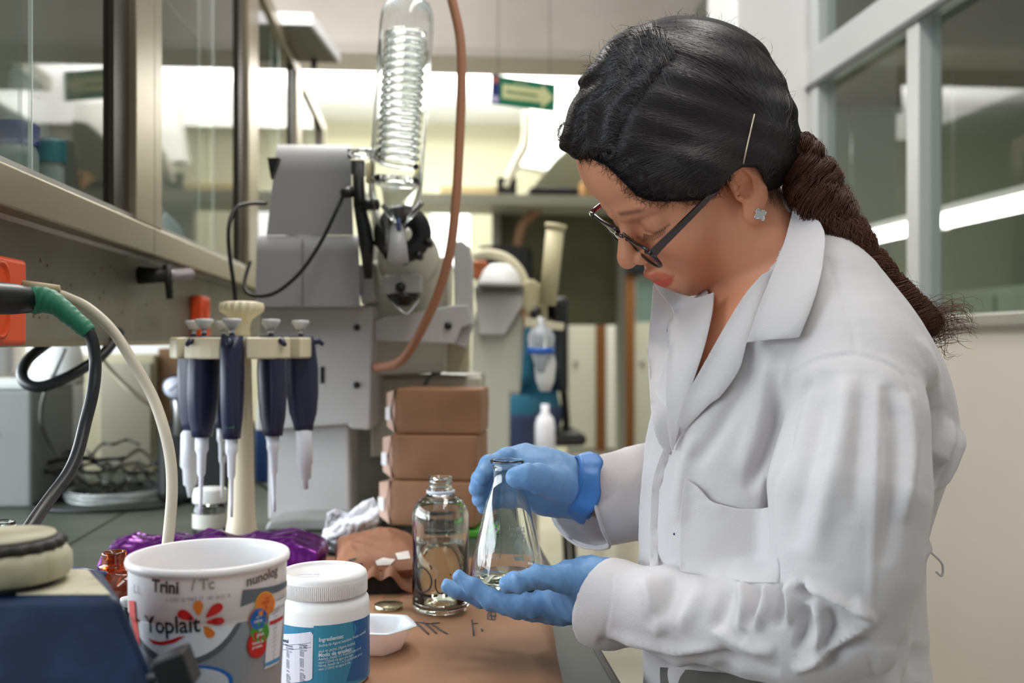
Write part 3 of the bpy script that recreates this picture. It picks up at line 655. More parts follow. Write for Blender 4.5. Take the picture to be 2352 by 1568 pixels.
# ---- supplement jar with teal label
def wjar():
    c = bench(742, 1.0); r = empty('supplement_jar', c, 'white screw-top jar with blue nutrition label beside the yogurt tub', 'jar')
    m = mat('jar_white', (238, 238, 236), .32); R = .0462
    MB().lathe([(0, .001), (R-.008, 0), (R-.002, .003), (R, .010), (R, .078), (R-.001, .084), (R-.006, .0885), (R-.0065, .093), (0, .093)], c=c, n=80).build('body', m, r)
    lid = MB().lathe([(R-.004, .0895), (R-.0025, .0895), (R-.0025, .107), (R-.003, .109), (R-.006, .1115), (R-.0085, .1115), (R-.0095, .1095), (R-.010, .108), (0, .108)], c=c, n=80).build('lid', mat('lid_white', (240, 239, 238), .4), r)
    rb = MB()
    for k in range(150):
        a = 2*math.pi*k/150; x, y = c[0]+(R-.0025)*math.cos(a), c[1]+(R-.0025)*math.sin(a)
        t = np.array([-math.sin(a), math.cos(a), 0])*.00045; n_ = np.array([math.cos(a), math.sin(a), 0])*.0006
        q = [np.array([x, y, BT+.0905])-t, np.array([x, y, BT+.0905])+n_, np.array([x, y, BT+.0905])+t]; rb.prism(q, (0, 0, .0135))
    o = rb.build('ribs', mat('lid_white', ()), lid); o['kind'] = 'stuff'
    st = MB().box((c[0]-.022, c[1]-.018, BT+.108), (c[0]-.004, c[1]-.006, BT+.1084)).build('stamp', mat('stamp_white', (226, 228, 236), .5), r)
    V, F = text_mesh('HECHO EN', .004); decal('lettering', [(V, F)], mat('stamp_ink', (96, 106, 150), .5), lambda x, z, o_: (c[0]-.013+x, c[1]-.011+z, BT+.1086), r)
    rf = lambda z: R; W = cylwrap(c, rf, faceang(c)); pxm = 2287/.954
    def X(u): return -math.asin(max(-.99, min(.99, (742-u)/105.5)))*R
    def Z(v, u=742): s = (u-742)/105.5; s = max(-1, min(1, s)); d = 1.0-R*math.sqrt(1-s*s); return CAMZ+(784-v)/FPX*d-BT
    pt = lambda u, v: (X(u), Z(v, u)); 
    decal('label', [fill2d([(-1.57*R, .006), (1.57*R, .006), (1.57*R, .066), (-1.57*R, .066)], .005)], mat('jar_label', (46, 118, 164), .35, noise=1, nscale=16, col2=(62, 142, 172)), W, r, .0003)
    decal('label_facet', [fill2d([pt(806, 1430), pt(846, 1414), pt(846, 1500), pt(838, 1560), pt(792, 1568), pt(812, 1500)], .005)], mat('label_deep', (40, 96, 152), .35), W, r, .0005)
    decal('label_facet', [fill2d([pt(722, 1436), pt(806, 1430), pt(818, 1450), pt(800, 1478), pt(722, 1500)], .005)], mat('label_teal', (58, 142, 170), .35), W, r, .0005)
    decal('nutrition_panel', [fill2d([pt(640, 1447), pt(716, 1449), pt(721, 1456), pt(719, 1556), pt(714, 1560), pt(640, 1560)], .005)], mat('nutri', (226, 228, 240), .45), W, r, .0007)
    blk = mat('print_navy', (48, 60, 92), .5); wh = mat('print_pale', (206, 226, 236), .5)
    def txt(s_, u, v, px, mm, bold=0, sx=1., tilt=0, align='LEFT'):
        V, F = text_mesh(s_, px/pxm, align, bold/pxm); x0, z0 = pt(u, v)
        V = np.stack([V[:, 0]*sx, V[:, 1]+tilt*V[:, 0]], 1)+np.array([x0, z0]); decal('lettering', [(V, F)], mm, W, r, .0010)
    txt('n Nutrimental', 641, 1458, 11.5, blk, .35, .85); txt('racion: 5 g (1 cucharada)', 641, 1465, 7, blk, 0, .75); txt('envase: 60', 641, 1471, 7, blk, 0, .75)
    for v in (1472.5, 1483): 
        V, F = fill2d([pt(642, v), pt(717, v+1), pt(717, v+1.8), pt(642, v+.8)], .005); decal('rule', [(V, F)], blk, W, r, .0009)
    txt('Contenido', 663, 1478, 6, blk, .1, .8); txt('por porcion', 663, 1483, 6, blk, .1, .8); txt('Contenido', 691, 1479, 6, blk, .1, .8); txt('por 100g', 692, 1484, 6, blk, .1, .8)
    rows = ['13.5 kcal', '0.0 g', '0.0 g', '0.0 g', '', '4.9 g', '0.0 g', '0.0 g', '0.0 g', '0.2 g', '', '0.9 g', '', '0.0 g', '0.0 mg', '0.0 mg', '4.5 g', '0.0 mg']
    for k, t_ in enumerate(rows):
        if t_: txt(t_, 664, 1491+k*4.1, 5.5, blk, .05, .85); txt(t_, 693, 1491+k*4.1, 5.5, blk, .05, .85)
    for v, t_ in ((1490, 'ergetico'), (1506, 'grasa'), (1512, 'saturada'), (1517, 'saturada'), (1524, 'total'), (1530, 'potasio'), (1545, 'soluble')): txt(t_, 641, v, 6, blk, .05, .8)
    txt('Ingredientes:', 733, 1473, 13, wh, .35, .85, .05)
    txt('Inulina de Agave tequilana Weber variedad', 733, 1485, 9.5, wh, .05, .78, .07)
    txt('azul en polvo (Agave Inulina)', 733, 1498, 9.5, wh, .05, .8, .07)
    txt('Modo de empleo:', 732, 1508, 13, wh, .35, .85, .05)
    for k, t_ in enumerate(('Adultos: Anadir 2 a 4 cucharadas en un', 'vaso (125ml) de agua y/o jugo', 'Ninos: Anadir de 1 a 2 cucharadas en un', 'vaso (125ml) de agua al dia.')): txt(t_, 732, 1516+k*7.6, 8.8, wh, .03, .78, .07)
wjar()

# ---- glass
m_gl = mat('clear_glass', (246, 250, 246), .0, trans=1, ior=1.47)
m_glg = mat('bottle_glass', (249, 251, 243), .0, trans=1, ior=1.5)
m_liq = mat('clear_liquid', (252, 250, 234), .0, trans=1, ior=1.333)
def shell(prof, t):
    """outer profile -> closed wall profile"""
    inner = [(max(r-t, 0), z) for r, z in prof][::-1]; inner = [(r, max(z, t*1.5)) for r, z in inner]; return prof+inner
def bottle():
    c = bench(1012, 1.24); c[2] += .006; r = empty('glass_bottle', c, 'clear glass bottle with black lettering and liquid, uncapped, left of the gloved hands', 'bottle')
    s = 1.24/2287; R = 65*s; z = lambda v: (1413-v)*s
    out = [(0, 0.002), (R-.008, 0), (R-.003, .002), (R, .008)]+[(R, zz) for zz in np.linspace(.02, z(1205), 6)]+[(R*.985, z(1190)), (R*.93, z(1175)), (R*.80, z(1163)), (R*.62, z(1155)), (R*.50, z(1150)), (R*.46, z(1146)), (.0165, z(1143)), (.0165, z(1137)), (.0142, z(1136)), (.0142, z(1132)), (.0153, z(1129)), (.0142, z(1126)), (.0142, z(1123)), (.0153, z(1120)), (.0142, z(1117)), (.0145, z(1110)), (.0145, z(1107))]
    inn = [(.0118, z(1107)), (.0116, z(1145)), (R*.44, z(1148)), (R*.76, z(1161)), (R*.92, z(1180)), (R-.0028, z(1207)), (R-.0028, .012), (R-.010, .007), (0, .008)]
    MB().lathe(out+inn, c=c, n=72).build('glass', m_glg, r)
    zl = z(1262)
    MB().lathe([(0, .0082), (R-.010, .0072), (R-.0032, .012), (R-.0032, zl), (0, zl)], c=c, n=60).build('liquid', m_liq, r)
    MB().lathe([(.0168, z(1145)), (.0178, z(1144)), (.0178, z(1138)), (.0168, z(1137))], c=c, n=40, closed=True).build('neck_ring', mat('ring_pale', (214, 222, 234), .4), r)
    rf = lambda z_: R; W = cylwrap(c, rf, faceang(c)); blk = mat('bottle_ink', (26, 26, 26), .45); zz = lambda v: z(v)
    X = lambda u: -math.asin(max(-.98, min(.98, (1012-u)/65.)))*R
    def stroke(pts, w_, nm='lettering'):
        pts = smooth_path([np.array([X(u), zz(v), 0]) for u, v in pts], 5); L = []; Rr = []
        for i, p in enumerate(pts):
            t = pts[min(i+1, len(pts)-1)]-pts[max(i-1, 0)]; t = t/(np.linalg.norm(t)+1e-9); n_ = np.array([-t[1], t[0], 0])*w_*s/2; L.append(p+n_); Rr.append(p-n_)
        V = np.array([q[:2] for q in L+Rr]); n = len(pts); F = [(i, i+1, n+i+1, n+i) for i in range(n-1)]
        decal(nm, [(V, F)], blk, W, r, .0004)
    stroke([(957, 1222), (957, 1270), (957, 1358)], 3.4)
    stroke([(957, 1318), (964, 1307), (975, 1305), (987, 1316), (992, 1332), (988, 1349), (976, 1358), (964, 1357), (957, 1346)], 3.6)
    stroke([(988, 1297), (992, 1302), (990, 1306)], 2.6)
    stroke([(1001, 1327), (1001, 1345), (1006, 1356), (1014, 1359), (1021, 1354), (1024, 1343), (1024, 1327)], 3.2)
    stroke([(1034, 1330), (1034, 1345), (1034, 1359)], 3.2); stroke([(1033, 1317), (1035, 1320)], 3.4)
    stroke([(955, 1367), (968, 1368)], 1.2); stroke([(972, 1368), (984, 1368)], 1.2)
bottle()
FC = P(1165, 1352, 1.07)
def flask():
    c = FC.copy(); r = empty('erlenmeyer_flask', c, 'clear conical glass flask with white graduations held in both gloved hands', 'flask')
    s = 1.07/2287; z = lambda v: (1352-v)*s; R = 87*s
    out = [(0, .002), (R*.6, 0), (R*.86, .0008), (R*.97, .005), (R, .0115), (R*.985, .018), (R*.93, .032), (.0230, z(1150)), (.0178, z(1118)), (.0157, z(1102)), (.0152, z(1080)), (.0155, z(1066)), (.0182, z(1062)), (.0186, z(1058)), (.0178, z(1055))]
    inn = [(.0142, z(1056)), (.0136, z(1070)), (.0138, z(1102)), (.0160, z(1118)), (.0214, z(1150)), (R*.93-.0018, .032), (R-.0022, .0125), (R*.94, .0055), (R*.6, .0022), (0, .0038)]
    MB().lathe(out+inn, c=c, n=80).build('glass', m_gl, r)
    zl = .0150
    MB().lathe([(0, .0040), (R*.6, .0025), (R*.93, .0058), (R-.0026, .0125), (R*.975-.0018, zl), (0, zl)], c=c, n=60).build('liquid', m_liq, r)
    rf = lambda h: float(np.interp(h, [0, .0115, .018, .032, z(1150), z(1118), z(1102)], [R*.9, R, R*.985, R*.93, .023, .0178, .0157]))
    back = faceang(c)+math.pi; wh = mat('flask_print', (246, 248, 246), .5)
    def W(x, h, off): a = back-x/ rf(h); rr = rf(h)+off; return (c[0]+rr*math.cos(a), c[1]+rr*math.sin(a), c[2]+h)
    def pt(u, v): h = z(v); t = max(-.97, min(.97, (u-1165)*s*1.02/rf(h))); return (math.asin(t)*rf(h), h)
    def txt(t_, u, v, px):
        V, F = text_mesh(t_, px*s, 'CENTER', .25*s); x0, z0 = pt(u, v)
        decal('print', [(np.stack([-V[:, 0]+x0, V[:, 1]+z0], 1), F)], wh, W, r, .0004)
    txt('250mL', 1187, 1232, 17); txt('KIMAX', 1190, 1247, 13); txt('225', 1138, 1188, 12); txt('150', 1122, 1266, 12); txt('100', 1112, 1298, 12)
    def poly(p): decal('print', [fill2d([pt(*q) for q in p], .003)], wh, W, r, .0004)
    poly([(1186, 1253), (1196, 1253), (1204, 1270), (1196, 1287), (1186, 1287), (1179, 1270)])
    for v in (1192, 1206, 1222, 1236, 1250, 1262, 1278, 1294): poly([(1130 if v in (1262, 1294) else 1140, v), (1146, v), (1146, v+1.6), (1130 if v in (1262, 1294) else 1140, v+1.6)])
    poly([(1146, 1190), (1147.6, 1190), (1147.6, 1300), (1146, 1300)])
    poly([(1134, 1210), (1139, 1207), (1143, 1214), (1138, 1219)]); poly([(1130, 1226), (1142, 1222), (1142, 1232), (1130, 1236)])
    poly([(1180, 1297), (1204, 1292), (1206, 1304), (1182, 1306)])
flask()

# ---- amber bottle, weigh boat, metal lid, dish
c = bench(262, 1.06); r = empty('amber_bottle', c, 'open amber glass bottle with screw neck behind the yogurt tub', 'bottle')
s = 1.06/2287; h = lambda v: (784-v)*s+.34
MB().lathe([(0, .002), (.030, 0), (.033, .004), (.033, h(1345)), (.030, h(1330)), (.022, h(1315)), (.0125, h(1308)), (.0155, h(1300)), (.0155, h(1297)), (.0118, h(1294)), (.0132, h(1289)), (.0118, h(1285)), (.0132, h(1281)), (.0118, h(1277)), (.0128, h(1272)), (.0122, h(1266)), (.0092, h(1266)), (.0088, h(1306)), (.019, h(1317)), (.031, h(1346)), (.031, .006), (0, .006)], c=c, n=56).build('glass', mat('amber_glass', (214, 104, 22), .03, trans=.93, ior=1.5), r)
c = bench(297, 1.0); c2 = c.copy(); r = empty('small_vial', c, 'small dark vial with grey cap squeezed against the yogurt tub', 'vial')
MB().lathe([(0, 0), (.007, 0), (.007, .072), (.006, .075), (0, .075)], c=c, n=20).build('body', m_dark, r)
MB().lathe([(.0085, .075), (.009, .076), (.009, .082), (.0085, .083), (0, .083)], c=c, n=20).build('cap', mat('vial_cap', (190, 192, 190), .4), r)
def weigh_boat():
    c = bench(868, 1.09); r = empty('weighing_boat', c, 'small white plastic weighing boat right of the supplement jar', 'weighing boat')
    def ring(a, z, n=8, rot=.25):
        out = []
        for k in range(48):
            t = 2*math.pi*k/48; m = 6; q = math.cos(math.pi/m)/math.cos(((t+rot) % (2*math.pi/m))-math.pi/m); rad = a*(q*.8+.2)
            out.append(np.array([c[0]+rad*math.cos(t), c[1]+rad*math.sin(t), c[2]+z]))
        return out
    R_ = [ring(.002, .001), ring(.022, .001), ring(.026, .004), ring(.034, .020), ring(.0365, .029), ring(.038, .0305), ring(.044, .030), ring(.0445, .0305), ring(.044, .0315), ring(.038, .0315), ring(.036, .030), ring(.033, .021), ring(.025, .0055), ring(.021, .0025), ring(.002, .0025)]
    b = MB(); b.add([p for q in R_ for p in q], [(i*48+k, i*48+(k+1) % 48, (i+1)*48+(k+1) % 48, (i+1)*48+k) for i in range(len(R_)-1) for k in range(48)])
    b.build('dish', mat('boat_white', (238, 238, 242), .35, trans=.12, sss=.5), r)
weigh_boat()
o = MB().lathe([(0, .0095), (.0155, .0095), (.0165, .009), (.0172, .0095), (.018, .009), (.0182, .001), (.0172, 0), (.0168, .001), (.0165, .007), (0, .008)], c=bench(893, 1.245)+np.array([0, 0, .003]), n=40).build('metal_lid', mat('gold_metal', (178, 172, 142), .22, .95)); tag(o, 'small golden metal lid lying behind the weighing boat', 'lid')
c = bench(700, 1.34)+np.array([0, 0, .004]); r = empty('petri_dish', c, 'flat clear dish with printed rim behind the supplement jar', 'dish')
MB().lathe([(0, 0), (.036, 0), (.037, .014), (.036, .014), (.035, .002), (0, .002)], c=c, n=48).build('dish', m_gl, r)
MB().lathe([(0, .0148), (.0378, .0148), (.0382, .006), (.0388, .006), (.0385, .016), (0, .016)], c=c, n=48).build('lid', mat('dish_lid', (232, 234, 240), .15, trans=.5), r)

# ---- brown paper bag, purple bag, tissue, black sheet
def pillow(name, c, ax, ay, h, m, seed, amp, rot=0, n=(60, 40), pw=.5, lift=.002, edge=.0):
    b = MB(); vs = []; fs = []
    for side in (1, -1):
        o = len(vs)
        for i in range(n[0]+1):
            for j in range(n[1]+1):
                x = -1+2*i/n[0]; y = -1+2*j/n[1]
                f = max(0, (1-abs(x)**3.0)*(1-abs(y)**3.0))**pw
                q = np.array([x*ax, y*ay, h*(.5+.5*f*side) if side > 0 else h*(.5-.5*f)])
                vs.append(q)
        for i in range(n[0]):
            for j in range(n[1]):
                k = o+i*(n[1]+1)+j; fs.append((k, k+1, k+n[1]+2, k+n[1]+1))
    V = np.array(vs); f_ = np.clip(V[:, 2]/h, 0, 1); V[:, 2] += ridged(V, 34, amp, seed)*f_; V[:, 0] += ridged(V, 18, amp*.8, seed+1); V[:, 1] += ridged(V, 18, amp*.8, seed+2)
    V[:, 2] = np.maximum(V[:, 2], 0)+lift
    ca, sa = math.cos(rot), math.sin(rot); X, Y = V[:, 0]*ca-V[:, 1]*sa, V[:, 0]*sa+V[:, 1]*ca
    V = np.stack([X+c[0], Y+c[1], V[:, 2]+c[2]], 1)
    b.add(V, fs, True); o = b.build(name, m); return o
m_kb = mat('brown_bag_paper', (158, 108, 80), .6, noise=1, nscale=14, col2=(136, 90, 66), bump=.6, bscale=50)
c = bench(868, 1.42); o = pillow('paper_bag', c, .058, .095, .062, m_kb, 3, .0028, rot=.05, lift=.005); tag(o, 'crumpled brown paper bag with white stickers left of the bottle', 'bag')
# open mouth of the bag: folded lips
f0 = bench(868, 1.315); bm_ = MB()
lip = [(-.055, .0, .004), (-.03, -.006, .012), (-.008, -.012, .030), (.004, -.008, .024), (.018, -.012, .030), (.032, -.005, .012), (.046, .0, .004)]
up = smooth_path([f0+np.array([x, y, z+.003]) for x, y, z in lip], 5); bk = smooth_path([f0+np.array([x, .05, z+.012+.01]) for x, y, z in lip], 5)
bm_.add(up+bk, [(i, i+1, len(up)+i+1, len(up)+i) for i in range(len(up)-1)]); q = bm_.build('upper_lip', m_kb, o); sm_ = q.modifiers.new('s', 'SOLIDIFY'); sm_.thickness = .0012
lo_ = smooth_path([f0+np.array([x*1.05, -.018+abs(x)*.2, .0035+.002*math.sin(x*200)]) for x, y, z in lip], 5); bk2 = smooth_path([f0+np.array([x, .05, .006]) for x, y, z in lip], 5)
b2 = MB(); b2.add(lo_+bk2, [(i, i+1, len(lo_)+i+1, len(lo_)+i) for i in range(len(lo_)-1)]); q = b2.build('lower_lip', m_kb, o); sm_ = q.modifiers.new('s', 'SOLIDIFY'); sm_.thickness = .0012
b2 = MB(); b2.add([p+np.array([0, .006, -.0015]) for p in up]+[p+np.array([0, .02, .0015]) for p in lo_], [(i, i+1, len(up)+i+1, len(up)+i) for i in range(len(up)-1)]); b2.build('mouth_shade', mat('opening', (30, 24, 20), .9), o)  # near-black sheet stands in for the shade inside the bag mouth
def drape_on(ob, poly, off, step, name, m, parent, src=None):
    """lay a small patch on a surface, outline given as seen from the camera position"""
    bv = BVHTree.FromObject(ob, bpy.context.evaluated_depsgraph_get()) if not isinstance(ob, BVHTree) else ob
    V2, F = fill2d(poly, step); out = []; last = 1.2; offs = off if callable(off) else (lambda u, v: off)
    for u, v in V2:
        r_ = Vector(_dir(u, v)).normalized(); h_ = bv.ray_cast(Vector(CAMP), r_)
        out.append(h_[3] if h_[0] is not None else None)
    good = [(i, t) for i, t in enumerate(out) if t is not None]
    if not good: return None
    G = V2[[g_[0] for g_ in good]]; T = np.array([g_[1] for g_ in good])
    vs = []
    for i, (u, v) in enumerate(V2):
        t = out[i]
        if t is None: t = T[np.argmin(((G-V2[i])**2).sum(1))]
        r_ = _dir(u, v); r_ = r_/np.linalg.norm(r_); vs.append(CAMP+r_*(t-offs(u, v)))
    b_ = MB(); b_.add(vs, F, True); return b_.build(name, m, parent)
bpy.context.view_layer.update()
m_stk = mat('sticker_white', (226, 218, 212), .5)
drape_on(o, [(862, 1288), (880, 1280), (908, 1284), (896, 1297), (866, 1298)], .0012, 6, 'sticker', m_stk, o)
drape_on(o, [(908, 1270), (938, 1264), (943, 1282), (914, 1285)], .0012, 6, 'sticker', m_stk, o)
for pts in ([(786, 1300), (800, 1290), (803, 1296), (788, 1306)], [(812, 1299), (832, 1292), (833, 1297), (815, 1304)], [(800, 1284), (818, 1280), (818, 1284), (801, 1289)]): drape_on(o, pts, .0012, 4, 'pen_mark', mk, o)
m_pur = mat('purple_foil', (112, 34, 128), .22, .55, noise=1, nscale=30, col2=(82, 18, 98), bump=.6, bscale=70)
c = bench(500, 1.40); o = pillow('purple_bag', c, .150, .045, .070, m_pur, 9, .004, rot=-.03, n=(90, 40), pw=.25); tag(o, 'shiny purple foil bag behind the yogurt tub', 'bag')
def tissue():
    V2, F2 = fill2d([(x*1., y*1.) for x, y in ((731, 1262), (745, 1215), (752, 1178), (770, 1168), (800, 1178), (835, 1152), (858, 1142), (872, 1165), (870, 1200), (840, 1218), (800, 1232), (765, 1262), (742, 1272))], 6)
    rg = np.stack([V2[:, 0], V2[:, 1], np.zeros(len(V2))], 1)
    k = ridged(rg/100., 6.0, .012, 21); vs = []
    for (u, v), kk in zip(V2, k):
        zb = BT+.004; d = min(1.62, 777.6/(v-784)*.97) if v > 1240 else 1.60; vs.append(P(u, v, d+kk-.02*(u-800)/70))
    b = MB(); b.add(vs, F2); o = b.build('paper_tissue', mat('tissue_white', (240, 240, 244), .75, bump=.3, bscale=80)); tag(o, 'crumpled white paper tissue in front of the wrapped boxes', 'tissue'); m_ = o.modifiers.new('s', 'SOLIDIFY'); m_.thickness = .0015
tissue()
c = bench(905, 1.62); o = pillow('black_sheet', c, .115, .045, .016, mat('black_film', (30, 30, 33), .3, bump=.3), 12, .002, rot=.02, pw=.4); tag(o, 'folded black plastic sheet under the wrapped boxes', 'sheet')
o = MB().box(bench(1070, 1.72)+np.array([0, 0, .001]), bench(1130, 1.80)+np.array([0, 0, .012]), bev=.002).build('green_strip', mat('strip_green', (80, 164, 52), .5)); tag(o, 'small bright green strip behind the bottle', 'strip')

# ---- wrapped boxes
m_box = mat('wrapped_kraft', (154, 112, 80), .6, noise=1, nscale=10, col2=(138, 98, 70), bump=.25, bscale=24)
m_end = mat('wrapped_end', (206, 176, 160), .6, noise=1, nscale=20, col2=(188, 150, 130), bump=.5, bscale=30)
bx_lab = ['topmost brown paper-wrapped box of the stack', 'middle brown paper-wrapped box of the stack', 'bottom brown paper-wrapped box of the stack']
for k, (u0, u1, v0, v1, rot) in enumerate(((909, 1106, 914, 1020, -.10), (903, 1099, 1019, 1124, -.13), (898, 1096, 1122, 1227, -.17))):
    d = 1.75; s = d/2287; W_ = (u1-u0)*s; H_ = (v1-v0)*s; D_ = .115
    zb = BT+.017+(2-k)*.0805; zt_ = zb+.079
    p0 = P(u0, 1000, d); p0[2] = zb
    M = Matrix.Translation(Vector(p0))@Matrix.Rotation(-TH+rot, 4, 'Z')
    # local frame: x right, y away
    r = empty('wrapped_box', p0, bx_lab[k], 'box', 'stack of paper-wrapped boxes')
    sk = .028-.006*k
    rng2 = np.random.default_rng(k)
    V0 = []; nx, ny, nz = 14, 9, 8; bmx = bmesh.new(); bmesh.ops.create_cube(bmx, size=1); bmesh.ops.subdivide_edges(bmx, edges=bmx.edges[:], cuts=9, use_grid_fill=True)
    b = MB(); vs = []
    for v in bmx.verts:
        x, y, z = v.co.x+.5, v.co.y+.5, v.co.z+.5
        puff = .004*math.sin(math.pi*x)*math.sin(math.pi*z)
        X = x*W_; Y = y*D_+(-puff if y == 0 else 0); Z = z*.079
        if x == 0: X -= .012*math.sin(math.pi*z)*(.3+.7*y)*(1.6 if k == 2 else 1)
        q = M@Vector((X, Y, Z)); vs.append((q.x, q.y, q.z))
    V = np.array(vs); V[:, :2] += (ridged(V, 24, .0007, k)[:, None])
    b.add(V, [[v.index for v in f.verts] for f in bmx.faces], True); bmx.free()
    o = b.build('wrapping', m_box, r)
    mo = o.modifiers.new('b', 'BEVEL'); mo.width = .003; mo.segments = 2; mo.limit_method = 'ANGLE'; mo.angle_limit = math.radians(50)
    # folded end flap on the left
    e = MB(); ex = .022
    def L(x, y, z): q = M@Vector((x, y, z)); return (q.x, q.y, q.z)
    e.add([L(-.002, -.001, 0.002), L(-.002, -.001, .077), L(-.024-.004*k, .035, .070), L(-.024-.004*k, .035, .010), L(-.010, .11, .004), L(-.010, .11, .075)], [(0, 1, 2, 3), (3, 2, 5, 4), (1, 5, 2), (0, 3, 4)], False)
    e.build('end_flap', m_end, r)
    t = MB(); t.add([L(-.0135-.002*k, .014, .022), L(-.0135-.002*k, .014, .046), L(-.026-.004*k, .033, .044), L(-.026-.004*k, .033, .022)], [(0, 1, 2, 3)], False)
    t.build('tape', mat('tape_white', (236, 232, 230), .3), r)
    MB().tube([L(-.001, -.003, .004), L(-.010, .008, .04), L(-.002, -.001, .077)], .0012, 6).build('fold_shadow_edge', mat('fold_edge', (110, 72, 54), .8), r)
# ---- pipette stand
def S(d): return d/2287.
def stand():
    d0 = 1.50; c = bench(555, d0); s = S(d0); h = lambda v: (784-v)*s+.34
    r = empty('pipette_stand', c, 'cream rotating pipette carousel with scalloped knob', 'stand')
    mc = mat('cream_plastic', (226, 216, 184), .4, noise=.05, nscale=8)
    MB().lathe([(0, 0), (.075, 0), (.077, .004), (.070, .010), (.030, .022), (.0255, h(1240)), (.0205, h(1190)), (.0185, h(1100)), (.0165, h(950)), (.0145, h(830)), (.012, h(790)), (.012, h(760)), (0, h(760))], c=c, n=48).build('pole', mc, r)
    # knob
    n = 18; prof = [(.013, h(770)), (.012, h(752)), (.015, h(735)), (.024, h(722)), (.031, h(716)), (.0325, h(706)), (.031, h(696)), (.022, h(692)), (0, h(691))]
    vs = []; fs = []; N = 108
    for k in range(N):
        a = 2*math.pi*k/N
        for i, (q, z) in enumerate(prof):
            sc = 1+(.045*math.cos(a*n) if i in (3, 4, 5, 6) else 0); vs.append((c[0]+q*sc*math.cos(a), c[1]+q*sc*math.sin(a), c[2]+z))
    m_ = len(prof)
    for k in range(N):
        for i in range(m_-1): fs.append((k*m_+i, ((k+1) % N)*m_+i, ((k+1) % N)*m_+i+1, k*m_+i+1))
    MB().add(vs, fs).build('knob', mc, r)
    # disc with slots: wedges between pipette slots
    R = .103; z0, z1 = h(822), h(775); slots = [math.radians(a) for a in (272, 238, 152, 312, 14, 70, 118)]
    MB().lathe([(.010, z0+.008), (.055, z0+.008), (.055, z1-.001), (.010, z1)], c=c, n=48, closed=True).build('hub', mc, r)
    for a0, a1 in ((229, 264), (283, 322), (180, 219), (334, 368), (20, 60), (75, 112), (128, 168)):
        a0 = math.radians(a0); a1 = math.radians(a1)
        mid = (a0+a1)/2; pts = [(R*math.cos(a0), R*math.sin(a0)), (R*math.cos(a0*.5+mid*.5)*1.0, R*math.sin(a0*.5+mid*.5)), (R*math.cos(mid), R*math.sin(mid)), (R*math.cos(a1*.5+mid*.5), R*math.sin(a1*.5+mid*.5)), (R*math.cos(a1), R*math.sin(a1)), (.05*math.cos(a1), .05*math.sin(a1)), (.05*math.cos(a0), .05*math.sin(a0))]
        o = MB().prism([(c[0]+x, c[1]+y, c[2]+z0) for x, y in pts], (0, 0, z1-z0)).build('rack_wedge', mc, r)
        mo = o.modifiers.new('b', 'BEVEL'); mo.width = .003; mo.segments = 2; mo.limit_method = 'ANGLE'
    # pipettes
    navy = mat('pipette_navy', (36, 40, 66), .35); shaft = mat('pipette_shaft', (218, 220, 226), .4); steel = mat('steel', (200, 202, 208), .2, .9); btn = mat('pipette_button', (198, 200, 202), .45)
    labs = ['pipette facing the camera at the front of the carousel', 'pipette front left with slim grey tip cone', 'pipette at the far left with a thick white lower body', 'dark pipette at the front right of the carousel', 'pipette at the far right with beige block tip', 'pipette behind the pole to the right', 'pipette hidden behind the pole to the left']
    for k, a in enumerate(slots):
        rad = (.095, .078, .090, .078, .088, .088, .088)[k]; ca, sa = math.cos(a), math.sin(a)
        # the scene axes are turned by TH against the picture
        pos = np.array([c[0]+rad*ca, c[1]+rad*sa, c[2]])
        top = h(760); p = empty('pipette', pos+np.array([0, 0, h(1000)]), labs[k], 'pipette', 'pipettes on the carousel')
        lean = .05
        def q(rr, z): # local: radial offset rr, height z, leaning outwards at the foot
            return np.array([c[0]+(rad+rr+lean*(z1-z)*.6)*ca, c[1]+(rad+rr+lean*(z1-z)*.6)*sa, c[2]+z])
        hz = [h(v) for v in (772, 800, 850, 905, 950, 975, 992)]
        def body(rs, zz, n=18, flat=1.0):
            vs = []; t = np.array([-sa, ca, 0]); o_ = np.array([ca, sa, 0])
            for (w_, dd), z in zip(rs, zz):
                for m in range(n):
                    an = 2*math.pi*m/n; cc, ss = math.cos(an), math.sin(an); e = .75
                    x = math.copysign(abs(cc)**e, cc)*w_; y = math.copysign(abs(ss)**e, ss)*dd
                    vs.append(q(0, z)+t*x+o_*y)
            K = len(zz); f = [(i*n+m, i*n+(m+1) % n, (i+1)*n+(m+1) % n, (i+1)*n+m) for i in range(K-1) for m in range(n)]+[tuple(range(n-1, -1, -1)), tuple((K-1)*n+m for m in range(n))]
            return MB().add(vs, f)
        body([(.0150, .018), (.0158, .022), (.0165, .025), (.0160, .024), (.0145, .021), (.0130, .016), (.0122, .014)], hz).build('handle', navy, p)
        MB().tube([q(.013, h(790)), q(.026, h(782)), q(.034, h(792))], [.006, .005, .003], 8).build('finger_hook', navy, p)
        wide = k in (2,)
        if wide: body([(.008, .008), (.017, .012), (.017, .012), (.012, .010), (.010, .009), (.006, .006), (.003, .003)], [h(v) for v in (985, 1000, 1075, 1085, 1120, 1125, 1150)]).build('lower_shaft', shaft, p)
        elif k == 4: body([(.008, .008), (.0155, .012), (.0155, .012), (.010, .010), (.009, .009), (.0045, .0045), (.0045, .0045)], [h(v) for v in (985, 995, 1070, 1075, 1105, 1108, 1130)]).build('lower_shaft', shaft, p)
        else: body([(.0085, .0085), (.0085, .0085), (.006, .006), (.0052, .0052), (.003, .003), (.0026, .0026), (.002, .002)], [h(v) for v in (990, 1020, 1030, 1072, 1080, 1130, 1160)]).build('lower_shaft', shaft, p)
        MB().tube([q(-.016, h(830)), q(-.019, h(880)), q(-.017, h(940)), q(-.006, h(1000)), q(-.004, h(1060))], [.0022, .0022, .003, .0028, .002], 8).build('ejector_bar', steel, p)
